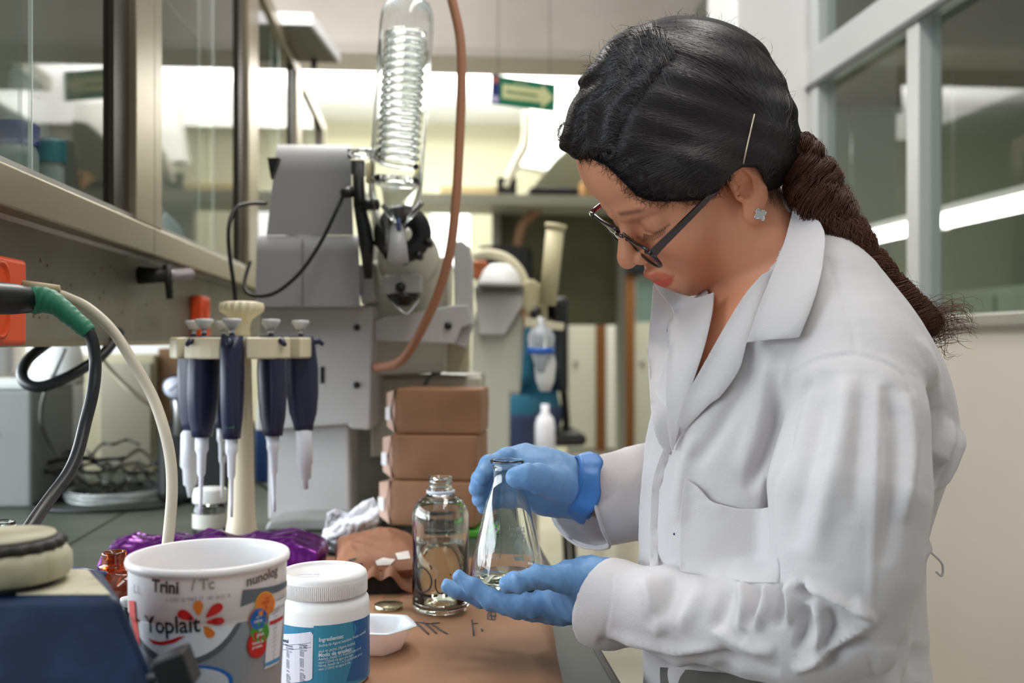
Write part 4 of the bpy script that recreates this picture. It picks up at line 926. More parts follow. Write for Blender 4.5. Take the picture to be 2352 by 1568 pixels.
        MB().tube([q(0, h(772)), q(0, h(752))], [.004, .004], 12).build('plunger_stem', steel, p)
        MB().lathe([(0, 0), (.007, 0), (.010, .006), (.013, .009), (.0135, .012), (.012, .014), (0, .0145)], c=q(0, h(756)), n=24).build('plunger_button', btn, p)
        if k == 0: MB().box(q(.0185, h(880))-np.array([.003, .003, 0]), q(.0185, h(855))+np.array([.003, .001, 0])).build('volume_window', mat('vol_win', (190, 184, 176), .4), p); MB().box(q(.0155, h(968))-np.array([.006, .002, 0]), q(.0155, h(962))+np.array([.006, .002, 0])).build('green_mark', mat('gmark', (64, 104, 70), .5), p)
stand()

# ---- jar with white screw lid
c = bench(482, 1.66); s = S(1.66); h = lambda v: (784-v)*s+.34; r = empty('lidded_jar', c, 'empty clear jar with white lid left of the pipette stand pole', 'jar')
MB().lathe([(0, .002), (.024, 0), (.0275, .004), (.0275, h(1168)), (.025, h(1160)), (.025, h(1152)), (.023, h(1152)), (.0255, h(1170)), (.0255, .006), (0, .006)], c=c, n=40).build('glass', m_gl, r)
MB().lathe([(.0275, h(1152)), (.028, h(1150)), (.028, h(1126)), (.026, h(1121)), (0, h(1120))], c=c, n=40).build('lid', m_white, r)
MB().lathe([(.0278, h(1210)), (.0279, h(1208)), (.0279, h(1178)), (.0278, h(1176))], c=c, n=40, closed=True).build('label_band', mat('pale_label', (208, 206, 196), .6), r)

# ---- rotary evaporator (near)
mw = mat('instrument_white', (184, 182, 180), .45, noise=.04, nscale=4); mg = mat('instrument_grey', (158, 158, 154), .45); mcov = mat('cover_grey', (160, 159, 160), .5, noise=.03, nscale=3)
mw2 = mat('instrument_cream', (190, 188, 172), .5); m_bk = mat('black_plastic', (24, 25, 26), .35)
D1 = 1.95
def slab(uv, d, th, back=None):
    """panel facing the camera: outline at depth d, thickness th away"""
    return MB().prism([P(u, v, d) for u, v in uv], DV*th)
def bevel(o, w_=.004, n=3):
    m = o.modifiers.new('b', 'BEVEL'); m.width = w_; m.segments = n; m.limit_method = 'ANGLE'; m.angle_limit = math.radians(40); return o
ev = empty('rotary_evaporator', bench(720, 2.0), 'white rotary evaporator with big spiral glass condenser', 'evaporator')
zb = lambda d: 784+777.6/d
bevel(slab([(606, zb(1.78)-2), (618, 1195), (690, 1188), (862, 1188), (868, zb(1.78)-2)], 1.78, .16).build('foot', mg, ev), .006)
bevel(slab([(615, 1195), (615, 955), (803, 955), (806, 1195)], 1.86, .10).build('pillar', mw, ev), .006)
bevel(slab([(587, 990), (600, 700), (856, 700), (850, 988), (805, 985), (800, 975)], 1.82, .16).build('side_housing', mw, ev), .005)
for u, v in ((820, 752), (819, 884)): MB().lathe([(0, 0), (.006, 0), (.006, .003), (0, .003)], n=16, M=Matrix.Translation(Vector(P(u, v, 1.818)))@Matrix.Rotation(math.pi/2, 4, 'X')).build('screw_cap', m_bk, ev)
slab([(736, 842), (745, 842), (745, 880), (736, 880)], 1.8185, .003).build('slot', m_bk, ev)
bevel(slab([(858, 735), (1046, 700), (1076, 700), (1086, 745), (1060, 752), (1044, 790), (858, 782)], 1.84, .02).build('arm_plate', mw, ev), .003)
MB().lathe([(0, 0), (.007, 0), (.007, .003), (0, .003)], n=16, M=Matrix.Translation(Vector(P(1029, 748, 1.838)))@Matrix.Rotation(math.pi/2, 4, 'X')).build('screw_cap', m_bk, ev)
bevel(slab([(1042, 556), (1060, 552), (1078, 566), (1086, 600), (1086, 745), (1070, 800), (1044, 790)], 1.86, .04).build('end_shield', mw, ev), .004)
bevel(slab([(852, 600), (950, 585), (1030, 590), (1026, 855), (860, 862)], 1.90, .16).build('back_housing', mw2, ev), .006)
slab([(1024, 740), (1076, 750), (1074, 856), (1024, 856)], 1.91, .10).build('inner_panel', mat('inner_olive', (176, 170, 140), .5), ev)
# upper covers with rounded fronts
def cover(name, u0, u1, ut, v0, v1, d, th, R):
    b = MB(); n = 10; front = []; 
    for i in range(n+1):
        t = i/n*math.pi/2; v = v0+(1-math.sin(t))*R; dd = d+(1-math.cos(t*1))*0+ (R*d/2287)*(1-math.sin(math.pi/2-(math.pi/2-t)))*.0
        dd = d+(R*d/2287)*(1-math.cos(math.pi/2-t))
        front.append((v0+R*(1-math.sin(t)) if False else v0+R*(1-math.sin(math.pi/2-t)*1) if False else v0+R*(1-math.sin(t)), d+(R*d/2287)*(1-math.cos(math.pi/2*0+t)) if False else d+(R*d/2287)*(1-math.cos(math.pi/2-t)) if False else d+(R*d/2287)*(1-math.cos(t)) if False else dd))
    prof = [(v0, d+th)]
    for i in range(n+1):
        a = i/n*math.pi/2; prof.append((v0+R*(1-math.cos(a)), d+(R*d/2287)*(1-math.sin(a))))
    prof.append((v1, d)); prof.append((v1, d+th))
    L = []; Rr = []
    for v, dd in prof:
        f = (v-v0)/(v1-v0); ul = ut[0]+(u0-ut[0])*f; ur = ut[1]+(u1-ut[1])*f; L.append(P(ul, v, dd)); Rr.append(P(ur, v, dd))
    k = len(prof); b.add(L+Rr, [(i, (i+1) % k, k+(i+1) % k, k+i) for i in range(k)]+[tuple(range(k)), tuple(range(2*k-1, k-1, -1))], False)
    return b.build(name, mcov, ev)
cover('upper_cover', 612, 812, (636, 806), 332, 540, 1.80, .16, 60)
cover('lower_cover', 586, 828, (590, 824), 541, 704, 1.775, .20, 40)
slab([(694, 548), (696, 548), (696, 702), (694, 702)], 1.7735, .002).build('cover_seam', mat('seam', (120, 118, 116), .6), ev)
slab([(590, 703), (828, 703), (828, 710), (592, 710)], 1.80, .1).build('cover_edge', mg, ev)
# sloping side piece, grey block with knob
bevel(slab([(818, 610), (856, 600), (862, 690), (830, 700)], 1.80, .10).build('joint_block', mg, ev), .004)
MB().lathe([(0, 0), (.045, .0), (.056, .01), (.058, .05), (.040, .075), (0, .08)], n=40, M=Matrix.Translation(Vector(P(938, 590, 1.80)))@Matrix.Rotation(TH*0, 4, 'Z')@Matrix.Rotation(-math.pi/2, 4, 'X')).build('drive_head', mw2, ev)
bevel(slab([(880, 632), (966, 630), (966, 672), (880, 676)], 1.745, .05).build('clamp_block', mg, ev), .003)
MB().lathe([(0, 0), (.008, 0), (.009, .004), (0, .005)], n=18, M=Matrix.Translation(Vector(P(920, 660, 1.742)))@Matrix.Rotation(math.pi/2, 4, 'X')).build('clamp_screw', m_bk, ev)
MB().lathe([(0, -.02), (.012, -.02), (.026, -.008), (.030, 0), (0, 0)], c=P(926, 677, 1.77), n=30).build('black_cone', m_bk, ev)
tube_obj('wire_bail', [P(898, 690, 1.75), P(915, 708, 1.74), P(935, 720, 1.74), P(950, 705, 1.75), P(962, 688, 1.76)], .0012, mat('steel', ()), ev)
# black collar nut
MB().lathe([(.016, 0), (.045, 0), (.050, .008), (.050, .03), (.044, .038), (.016, .038)], n=48, M=Matrix.Translation(Vector(P(925, 535, 1.72)))@Matrix.Rotation(-math.pi/2, 4, 'X'), closed=True).build('collar_nut', m_bk, ev)
b = MB()
for k in range(5):
    a = math.radians(200+k*35); 
    q = P(925, 535, 1.72)+RV*.047*math.cos(a)+np.array([0, 0, 1])*.047*math.sin(a); b.tube([q, q+DV*.038], .007, 8)
b.build('nut_lug', m_bk, ev); ev.children[-1]['kind'] = 'stuff'
# stand clamp bar (black) left of the condenser
bk = MB(); bk.tube([P(822, 372, 1.72), P(826, 470, 1.72), P(842, 560, 1.72), P(846, 640, 1.72)], [.010, .011, .013, .007], 12); bk.build('black_rod', m_bk, ev)
MB().box(P(806, 398, 1.73)-0, P(838, 368, 1.74)+np.array([0, .03, 0]), bev=.003).build('rod_knob', m_bk, ev)
MB().tube([P(826, 470, 1.71), P(868, 470, 1.70)], .009, 12).build('clamp_arm', m_bk, ev)
MB().tube([P(785, 445, 1.69), P(812, 440, 1.70)], [.008, .010], 10).build('cable_boot', m_bk, ev)
# glass condenser
sC = 1.70/2287; cc0 = P(905, 480, 1.70); cc1 = P(938, 0, 1.70); axis = cc1-cc0; H = np.linalg.norm(axis); axis /= H
Mx = Matrix.Translation(Vector(cc0))@Vector((0, 0, 1)).rotation_difference(Vector(axis)).to_matrix().to_4x4()
R = 62*sC; t = .0022
out = [(.010, -.075), (.012, -.070), (.016, -.045), (.030, -.02), (R*.95, .018), (R, .04), (R, H*.5), (R, H*.88), (R*.97, H*.93), (R*.85, H*.975), (R*.55, H*1.01), (.018, H*1.02), (.014, H*1.03), (.014, H*1.1), (.0125, H*1.1), (.0125, H*1.03), (.016, H*1.015), (R*.53, H*1.0), (R*.82, H*.968), (R-.0036, H*.925), (R-t, H*.88), (R-t, .04), (R*.93-t, .018), (.028, -.018), (.0145, -.045), (.0105, -.070), (.0085, -.075)]
m_cgl = mat('condenser_glass', (250, 252, 252), .0, trans=1, ior=1.45)
MB().lathe(out, n=64, M=Mx, closed=True).build('condenser_jacket', m_cgl, ev)
hel = []
for i in range(17*20):
    a = 2*math.pi*i/20; z = .075+(H*.84-.075)*i/(17*20); hel.append(np.array(Mx@Vector((R*.70*math.cos(a), R*.70*math.sin(a), z))))
MB().tube(hel, .0052, 8).build('cooling_coil', m_cgl, ev)
MB().lathe([(R*.93, .052), (R*.80, .045), (R*.5, .052), (R*.45, .048), (R*.8, .040), (R*.94, .047)], n=48, M=Mx, closed=True).build('inner_lip', m_cgl, ev)
MB().tube([P(800, 352, 1.70), P(835, 352, 1.70), P(870, 355, 1.70)], .009, 12).build('side_inlet', m_cgl, ev)
MB().tube([P(850, 375, 1.69), P(850, 420, 1.69)], .007, 10).build('inlet_tip', mat('ivory', (228, 212, 170), .4), ev)
for (a0, a1) in ((P(880, 470, 1.68), P(908, 512, 1.68)), (P(970, 465, 1.68), P(928, 515, 1.68))): MB().tube([a0, a1], .0045, 8).build('glass_strut', m_cgl, ev)
MB().tube([P(912, 520, 1.69), P(914, 600, 1.67)], [.013, .018], 20).build('joint_tube', mat('frosted', (214, 214, 214), .3, trans=.4), ev)
MB().tube([P(915, 500, 1.675), P(916, 530, 1.675)], .004, 8).build('blue_tip', mat('bluetip', (70, 84, 128), .4), ev)
# grey cooling bath under
bevel(slab([(806, 868), (1105, 862), (1105, 915), (1100, 1168), (806, 1168)], 2.0, .25).build('bath_body', mat('bath_grey', (128, 126, 112), .5), ev), .006)
bevel(slab([(852, 868), (1108, 866), (1108, 1050), (852, 1050)], 1.985, .02).build('bath_panel', mat('bath_light', (198, 194, 178), .5), ev), .004)
slab([(852, 858), (1070, 862), (1070, 869), (852, 866)], 1.98, .2).build('bath_lid', mg, ev)
# rubber hose
o = tube_obj('rubber_hose', [P(1018, -70, 1.62), P(1038, 0, 1.62), P(1057, 90, 1.62), P(1060, 200, 1.62), P(1055, 330, 1.62), P(1048, 450, 1.62), P(1033, 580, 1.63), P(1000, 690, 1.66), P(950, 790, 1.70), P(915, 832, 1.74), P(880, 842, 1.80), P(856, 843, 1.84)], .0078, mat('hose_rubber', (176, 122, 92), .5), n=14); tag(o, 'long orange-brown rubber hose hanging beside the condenser', 'hose')
# black cords
o = tube_obj('thin_cable', [P(612, 467, 1.76), P(570, 468, 1.74), P(540, 480, 1.72), P(526, 520, 1.70), P(527, 580, 1.70), P(538, 660, 1.70), P(541, 700, 1.70)], .0035, m_bk); tag(o, 'thin black cable looping down left of the evaporator covers', 'cord')
o = tube_obj('thin_cable', [P(788, 450, 1.70), P(770, 490, 1.69), P(735, 560, 1.69), P(690, 625, 1.69), P(640, 668, 1.69), P(600, 680, 1.69), P(568, 672, 1.70), P(562, 645, 1.72), P(575, 600, 1.74)], .0033, m_bk); tag(o, 'thin black cord sagging across the front of the evaporator covers', 'cord')
o = MB().prism([P(614, 362, 1.74), P(640, 362, 1.74), P(622, 410, 1.74)], DV*.02).build('black_wedge', m_bk); tag(o, 'small black wedge clipped left of the upper evaporator cover', 'clip')
o = tube_obj('black_cable', [PZ(580, 1100, .903), PZ(620, 1125, .903), PZ(660, 1160, .903), PZ(700, 1182, .903), PZ(748, 1188, .903), PZ(790, 1180, .903)], .0035, m_bk); tag(o, 'thin black cable lying on the bench before the evaporator foot', 'cable')
o = tube_obj('thin_cable', [P(974, 912, 1.86), P(976, 885, 1.88), P(990, 862, 1.90), P(1010, 856, 1.92)], .0035, m_bk); tag(o, 'short black cord rising behind the topmost wrapped box', 'cord')

# ---- second evaporator further down
D2 = 2.75
e2 = empty('rotary_evaporator', bench(1100, D2), 'farther cream evaporator with ribbed hose and upright tube', 'evaporator')
bevel(slab([(1075, zb(D2)-2), (1085, 740), (1110, 650), (1165, 640), (1170, 700), (1200, 705), (1205, 770), (1195, 905), (1172, 905), (1170, zb(D2)-2)], D2, .22).build('cabinet', mw2, e2), .01)
bevel(slab([(1088, 655), (1200, 652), (1202, 700), (1160, 770), (1100, 770)], D2-.03, .03).build('grey_panel', mat('pale_grey', (190, 186, 184), .5), e2), .006)
MB().lathe([(0, .065), (.025, .062), (.045, .045), (.060, .012), (.062, 0), (0, 0)], c=P(1148, 658, D2-.02), n=40).build('white_dome', m_white, e2)
MB().box(P(1092, 672, D2-.05), P(1200, 660, D2-.0)).build('dark_band', mat('band', (104, 104, 98), .5), e2)
hp = smooth_path([P(1086, 588, D2), P(1120, 582, D2), P(1160, 592, D2), P(1190, 618, D2), P(1208, 655, D2)], 12)
MB().tube(hp, [.013+.0018*(k % 2) for k in range(len(hp))], 14).build('ribbed_hose', mat('hose_cream', (214, 206, 176), .5), e2)
MB().box(P(1085, 640, D2+.02), P(1120, 600, D2+.06), bev=.01).build('orange_part', mat('org2', (190, 108, 66), .5), e2)
b = MB(); b.tube([P(1277, 515, D2-.05), P(1275, 528, D2-.05)], [.030, .027], 20); b.tube([P(1275, 528, D2-.05), P(1258, 700, D2-.05)], [.025, .023], 20); b.build('upright_tube', mat('tube_tan', (198, 188, 150), .45), e2)
bevel(slab([(1200, 650), (1222, 640), (1245, 655), (1258, 700), (1258, 745), (1215, 740), (1200, 700)], D2-.02, .08).build('bracket', mat('tube_tan2', (186, 176, 140), .5), e2), .006)
MB().prism([P(1206, 728, D2-.06), P(1296, 742, D2-.06), P(1294, 758, D2-.06), P(1206, 748, D2-.06)], DV*.12).build('plate', mat('hose_cream', ()), e2)
MB().tube([P(1222, 712, D2-.03), P(1236, 722, D2-.03)], [.014, .018], 12).build('black_knob', m_bk, e2)
b = MB(); b.lathe([(0, -.055), (.012, -.05), (.022, -.02), (.036, .02), (.038, .045), (.030, .065), (.014, .078), (.012, .10), (0, .10)], c=P(1243, 812, D2-.05), n=32); b.build('receiving_flask', mat('flask_frost', (226, 232, 240), .15, trans=.6), e2)
MB().lathe([(.037, 0), (.0395, 0), (.0395, .016), (.037, .016)], c=P(1242, 812, D2-.05), n=32, closed=True).build('blue_ring', mat('blue_ring', (36, 98, 186), .4), e2)
MB().lathe([(0, 0), (.014, 0), (.026, .03), (.030, .075), (.026, .10), (0, .10)], c=P(1252, 898, D2-.03), n=24).build('white_funnel', m_white, e2)

# ---- seated colleague far behind, chair, white bottle on a stool
def colleague():
    d = 4.6; q = lambda u, v, dd=0: P(u, v, d+dd)
    skin = mat('skin_far', (176, 120, 92), .5)
    def fb(p):
        f = chain(p, [q(1222, 735), q(1218, 760)], [.05, .055], .02)
        f = smin(f, ell(p, q(1222, 712), (.075, .095, .105)), .02)
        f = smin(f, chain(p, [q(1214, 775), q(1205, 870), q(1218, 950)], [.10, .12, .13], .05), .05)
        f = smin(f, chain(p, [q(1196, 790, -.16), q(1190, 860, -.20), q(1168, 885, -.3)], [.045, .04, .03], .03), .02)
        f = smin(f, chain(p, [q(1228, 790, .16), q(1232, 860, .15), q(1190, 900, .0)], [.045, .04, .03], .03), .02)
        for s_ in (-.1, .1): f = smin(f, chain(p, [q(1222, 955, s_), q(1185, 952, -.35+s_), q(1186, 1120, -.38+s_)], [.085, .065, .045], .03), .02); f = smin(f, cap(p, q(1186, 1148, -.38+s_), q(1165, 1160, -.45+s_), .04, .035), .02)
        return f
    lo, hi = bbox([q(1150, 690, -.6), q(1270, 690, .3), q(1150, 1190, -.6), q(1270, 1190, .3)], .05)
    V, Q = sculpt(fb, lo, hi, .028, 1)
    o = mesh_arrays('person', V, Q, skin); tag(o, 'person in teal top and dark trousers sitting on a black chair in the background', 'person')
    def clothing(f0, f1, off, name, m, ext=None):
        g = lambda p: smax(smax(fb(p)-off, p[:, 2]-f1, .01), f0-p[:, 2], .01)
        V, Q = sculpt(g, lo, hi, .028, 1); mesh_arrays(name, V, Q, m, o)
    clothing(q(0, 955)[2], q(0, 752)[2], .015, 'teal_top', mat('teal_cloth', (28, 92, 116), .8))
    clothing(q(0, 1125)[2], q(0, 930)[2], .018, 'trousers', mat('navy_cloth', (52, 62, 92), .8))
    hr = lambda p: smax(smin(ell(p, q(1224, 706), (.088, .11, .115)), cap(p, q(1228, 720, .03), q(1230, 760, .05), .05, .03), .02), -ell(p, q(1212, 722, -.10), (.07, .08, .08)), .01)
    V, Q = sculpt(hr, lo, hi, .02, 1); mesh_arrays('hair', V, Q, mat('hair_dark', (24, 20, 18), .5), o)
    ch = empty('office_chair', q(1225, 1190), 'black office chair the background person sits on', 'chair')
    zf = 0; base = q(1222, 1000); 
    sz = q(0, 985)[2]
    MB().box((base[0]-.24, base[1]-.24, sz-.06), (base[0]+.22, base[1]+.24, sz), bev=.03).build('seat', m_bk, ch)
    a0 = P(1285, 900, d); MB().box((a0[0]-.04, a0[1]-.22, sz+.18), (a0[0]+.01, a0[1]+.22, sz+.60), bev=.02).build('backrest', m_bk, ch)
    tube_obj('back_bracket', [(base[0]+.1, base[1], sz-.05), (a0[0]+.03, a0[1], sz), (a0[0]+.01, a0[1], sz+.25)], .018, m_bk, ch)
    MB().tube([(base[0], base[1], .08), (base[0], base[1], sz-.05)], .03, 12).build('gas_column', m_alu, ch)
    for k in range(5):
        an = k*2*math.pi/5; e = np.array([base[0]+.27*math.cos(an), base[1]+.27*math.sin(an), .07]); L_ = MB().tube([(base[0], base[1], .1), e], [.022, .015], 8).build('leg', m_bk, ch)
        MB().tube([e+np.array([-.012, 0, -.04]), e+np.array([.012, 0, -.04])], .028, 12).build('castor', m_bk, L_)
colleague()
st = empty('stool', P(1255, 1060, 3.6)*np.array([1, 1, 0]), 'small dark stool in the aisle with a white bottle on it', 'stool'); sx, sy = P(1252, 1050, 3.6)[:2]; sz = P(1252, 1052, 3.6)[2]
MB().lathe([(0, 0), (.15, 0), (.155, -.012), (.15, -.03), (0, -.03)], c=(sx, sy, sz), n=28).build('seat', m_dark, st)
for k in range(4):
    a = k*math.pi/2+.5; MB().tube([(sx+.1*math.cos(a), sy+.1*math.sin(a), sz-.03), (sx+.17*math.cos(a), sy+.17*math.sin(a), 0)], .012, 8).build('leg', m_dark, st)
o = MB().lathe([(0, 0), (.033, 0), (.036, .004), (.036, .12), (.030, .145), (.014, .165), (.014, .195), (0, .196)], c=(sx, sy, sz), n=28).build('white_bottle', mat('bright_white', (250, 250, 255), .4)); tag(o, 'white bottle standing on the aisle stool behind the upper glove', 'bottle')

# ---- left side, behind the service duct
g = empty('grey_instrument', bench(-10, 1.9), 'grey bench instrument with light top edge at the left edge', 'instrument')
p0, p1 = bench(-330, 2.05), bench(80, 2.05)
MB().box((p1[0]-.40, p0[1]-.05, BT), (p1[0], p0[1]+.20, P(0, 893, 2.05)[2]), bev=.008).build('housing', mat('inst_grey', (138, 140, 136), .5), g)
MB().box((p1[0]-.40, p0[1]-.05, P(0, 893, 2.05)[2]), (p1[0]+.005, p0[1]+.20, P(0, 876, 2.05)[2]), bev=.004).build('top_plate', mat('inst_pale', (214, 218, 214), .35), g)
MB().lathe([(0, 0), (.008, 0), (.008, .006), (0, .006)], n=14, M=Matrix.Translation(Vector((p1[0]-.08, p0[1]-.05, P(0, 998, 2.0)[2])))@Matrix.Rotation(math.pi/2, 4, 'X')).build('button', m_bk, g)
g = empty('white_cylinder', bench(125, 2.35), 'tall white cylindrical vessel behind the black cable', 'vessel')
MB().lathe([(0, 0), (.05, 0), (.055, .02), (.055, .30), (.045, .34), (0, .345)], c=bench(135, 2.35), n=32).build('body', m_white, g); MB().lathe([(.0555, .24), (.0565, .245), (.0565, .26), (.0555, .265)], c=bench(135, 2.35), n=32, closed=True).build('hoop', m_alu, g)
p = bench(280, 2.6); g = empty('cream_case', p, 'cream equipment case with wooden side behind the cables', 'case')
zt = P(0, 815, 2.6)[2]; xl, xr = bench(150, 2.6)[0], bench(360, 2.6)[0]
MB().box((xl, p[1]-.02, BT), (xr, p[1]+.3, zt), bev=.008).build('housing', mat('case_cream', (186, 178, 148), .5), g)
MB().box((xl+.10, p[1]-.028, BT+.02), (xr-.01, p[1]-.02, zt-.02), bev=.002).build('door_panel', mat('case_grey', (166, 160, 140), .45), g)
MB().box((xr, p[1]+.0, BT), (xr+.10, p[1]+.3, P(0, 800, 2.6)[2]), bev=.004).build('wood_side', mat('wood_side', (132, 98, 66), .5), g)
o = MB().box((xl-.25, p[1]+.42, BT), (xr+.12, p[1]+.60, 1.232), bev=.006).build('white_panel_box', mat('wpb', (226, 224, 220), .5)); tag(o, 'large white box filling the gap under the duct at the back left', 'box')
# compressor with gauge
p = bench(450, 2.15); g = empty('vacuum_pump', p, 'black vacuum pump with round dial gauge behind the pipettes', 'pump')
MB().box((p[0]-.07, p[1]-.06, BT), (p[0]+.11, p[1]+.12, BT+.17), bev=.02).build('motor_body', mat('pump_black', (36, 38, 36), .45), g)
MB().tube([(p[0]-.05, p[1]+.03, BT+.20), (p[0]+.09, p[1]+.03, BT+.20)], .045, 24).build('cylinder', mat('pump_black', ()), g)
for k in range(5): MB().lathe([(.046, 0), (.056, 0), (.056, .004), (.046, .004)], n=24, M=Matrix.Translation((p[0]-.04+k*.022, p[1]+.03, BT+.20))@Matrix.Rotation(math.pi/2, 4, 'Y'), closed=True).build('cooling_fin', mat('pump_black', ()), g)
q = P(401, 890, 2.05); MB().tube([q+DV*.02, q+DV*.02+np.array([0, 0, -.10])], .008, 10).build('gauge_stem', m_alu, g)
gg = MB().lathe([(0, 0), (.024, 0), (.026, .004), (.026, .022), (0, .022)], n=32, M=Matrix.Translation(Vector(q))@Matrix.Rotation(-math.pi/2, 4, 'X')).build('gauge_case', mat('pump_black', ()), g)
MB().lathe([(0, 0), (.0215, 0), (.0215, .001), (0, .001)], n=32, M=Matrix.Translation(Vector(q-DV*.0015))@Matrix.Rotation(-math.pi/2, 4, 'X')).build('dial', mat('dial', (214, 220, 236), .3), gg)
MB().tube([q-DV*.003-RV*.010-np.array([0, 0, .006]), q-DV*.003+RV*.010+np.array([0, 0, .008])], .0009, 6).build('needle', m_bk, gg)
for k in range(9):
    a = math.radians(-45+k*33.75); MB().tube([q-DV*.002+RV*.018*math.cos(a)+np.array([0, 0, .018*math.sin(a)]), q-DV*.002+RV*.0155*math.cos(a)+np.array([0, 0, .0155*math.sin(a)])], .0006, 4).build('tick', m_bk, gg)
o = MB().box(bench(586, 2.4), bench(614, 2.4)+np.array([0, .1, P(0, 985, 2.4)[2]-BT]), bev=.004).build('blue_box', mat('blue_box', (44, 74, 124), .5)); tag(o, 'blue box behind the pipette stand pole', 'box')
# tangle of cables and coil of tubing
for k in range(11):
    r2 = random.Random(50+k); pts = []; u0 = r2.uniform(70, 240); u1 = u0+r2.uniform(110, 260)
    for i in range(8):
        t = i/7; u = u0+(min(u1, 470)-u0)*t; v = r2.uniform(1092, 1150); q = PZ(u, v, BT+.004); q[2] = BT+.0045+r2.uniform(0, .006)*(0 < i < 7)+k*.0085; pts.append(q)
    o = tube_obj('bench_cable', pts, r2.uniform(.0025, .0042), m_bk if k % 4 else mat('cab_grey', (112, 112, 108), .5), n=8, smooth=7)
    tag(o, 'tangled '+('dark' if k % 4 else 'grey')+' cable on the bench behind the power cord, '+['lowest', 'second lowest', 'third', 'fourth', 'fifth', 'sixth', 'seventh', 'eighth', 'ninth', 'second highest', 'highest'][k]+' of the tangle', 'cable', 'tangled cables on the bench')
for k in range(2):
    o = None
c = PZ(275, 1147, BT); cl = []
for i in range(5*28):
    a = 2*math.pi*i/28; rr = .105+.004*math.sin(a*3.3+i*.03); cl.append(np.array([c[0]+rr*math.cos(a), c[1]+rr*math.sin(a), BT+.004+.0042*(i/28)]))
o = MB().tube(cl, .0035, 8).build('tubing_coil', mat('tubing', (206, 210, 206), .15, trans=.6)); tag(o, 'coil of clear tubing lying on the bench behind the beige hose', 'tubing')
c = PZ(250, 1160, BT); cl = []
for i in range(28):
    a = 2*math.pi*i/28; cl.append(np.array([c[0]+.15*math.cos(a), c[1]+.10*math.sin(a), BT+.0045]))
o = MB().tube(cl, .0038, 8, closed=True).build('cable_loop', m_bk); tag(o, 'flat loop of black cable round the clear tubing coil', 'cable')
o = tube_obj('thin_tube', [P(150, 800, 2.0), P(128, 850, 2.0), P(100, 910, 2.0), P(95, 970, 2.05), P(115, 1020, 2.1), P(140, 1050, 2.1)], .004, mat('cab_grey', ())); tag(o, 'thin grey tube curving down beside the white cylindrical vessel', 'tube')
o = tube_obj('grey_tube', [P(225, 815, 2.0), P(262, 860, 2.0), P(310, 905, 2.0), P(365, 940, 2.05)], .006, mat('tube_beige', (168, 160, 138), .5)); tag(o, 'dull beige tube slanting down behind the cream hose', 'tube')

# ---- power cord with green tape, beige hose
pw = empty('power_cable', P(30, 690, 1.10), 'thick black power cord with plug wrapped in green tape', 'cord')
d = 1.26
MB().tube([P(-60, 683, 1.03), P(-20, 684, 1.05), P(30, 686, 1.08), P(78, 690, 1.10)], [.0165, .0175, .0170, .0135], 20).build('plug', mat('plug_black', (22, 23, 24), .4), pw)
MB().tube([P(-60, 683, 1.03)-np.array([.05, 0, 0]), P(-60, 683, 1.03)], .018, 16).build('plug_foot', mat('plug_black', ()), pw)
tp = [(74, 690, 1.10, .0152), (100, 688, 1.10, .0146), (130, 700, 1.10, .0120), (160, 724, 1.10, .0106), (185, 745, 1.10, .0099), (206, 764, 1.10, .0086)]
q = smooth_path([np.append(P(u, v, dd), rr) for u, v, dd, rr in tp], 8); rs = [p[3]*(1+.035*math.sin(i*1.7)+.03*math.sin(i*.6)) for i, p in enumerate(q)]
MB().tube([p[:3] for p in q], rs, 20).build('green_tape', mat('green_tape', (42, 120, 92), .5, bump=.4, bscale=120), pw)
cp = [(203, 760, 1.10), (214, 790, 1.10), (219, 840, 1.10), (213, 900, 1.09), (196, 970, 1.08), (178, 1040, 1.06), (155, 1090, 1.04), (118, 1140, 1.01), (82, 1190, .97), (50, 1240, .93), (30, 1275, .89)]
tube_obj('cable', [P(*p) for p in cp], .0066, mat('cable_black', (34, 36, 38), .38), pw, n=16)
o = tube_obj('black_cable', [P(275, 762, 1.65), P(240, 810, 1.60), P(200, 840, 1.56), P(150, 868, 1.52), P(95, 888, 1.50), P(60, 880, 1.50), P(50, 855, 1.52), P(65, 825, 1.56), P(100, 795, 1.62), P(135, 770, 1.68)], .0085, mat('cable_black', ()), n=14); tag(o, 'loop of thick black cable hanging below the duct', 'cable')
o = tube_obj('beige_hose', [P(132, 676, 1.15), P(150, 682, 1.14), P(200, 706, 1.13), P(255, 755, 1.12), P(305, 830, 1.11), P(350, 910, 1.10), P(378, 990, 1.08), P(392, 1060, 1.07), P(395, 1130, 1.06), P(390, 1200, 1.05), P(384, 1260, 1.04), P(380, 1330, 1.04), P(380, 1520, 1.04)], .0060, mat('hose_beige', (196, 186, 166), .5), n=16); tag(o, 'beige rubber hose arching down to behind the yogurt tub', 'hose')
o = MB().tube([P(50, 655, 1.12), P(90, 660, 1.13), P(134, 664, 1.14), P(134, 676, 1.14)], [.006, .006, .005, .0035], 10).build('wood_stick', mat('stick', (176, 158, 126), .6)); tag(o, 'pale stick taped along the top of the plug', 'stick')

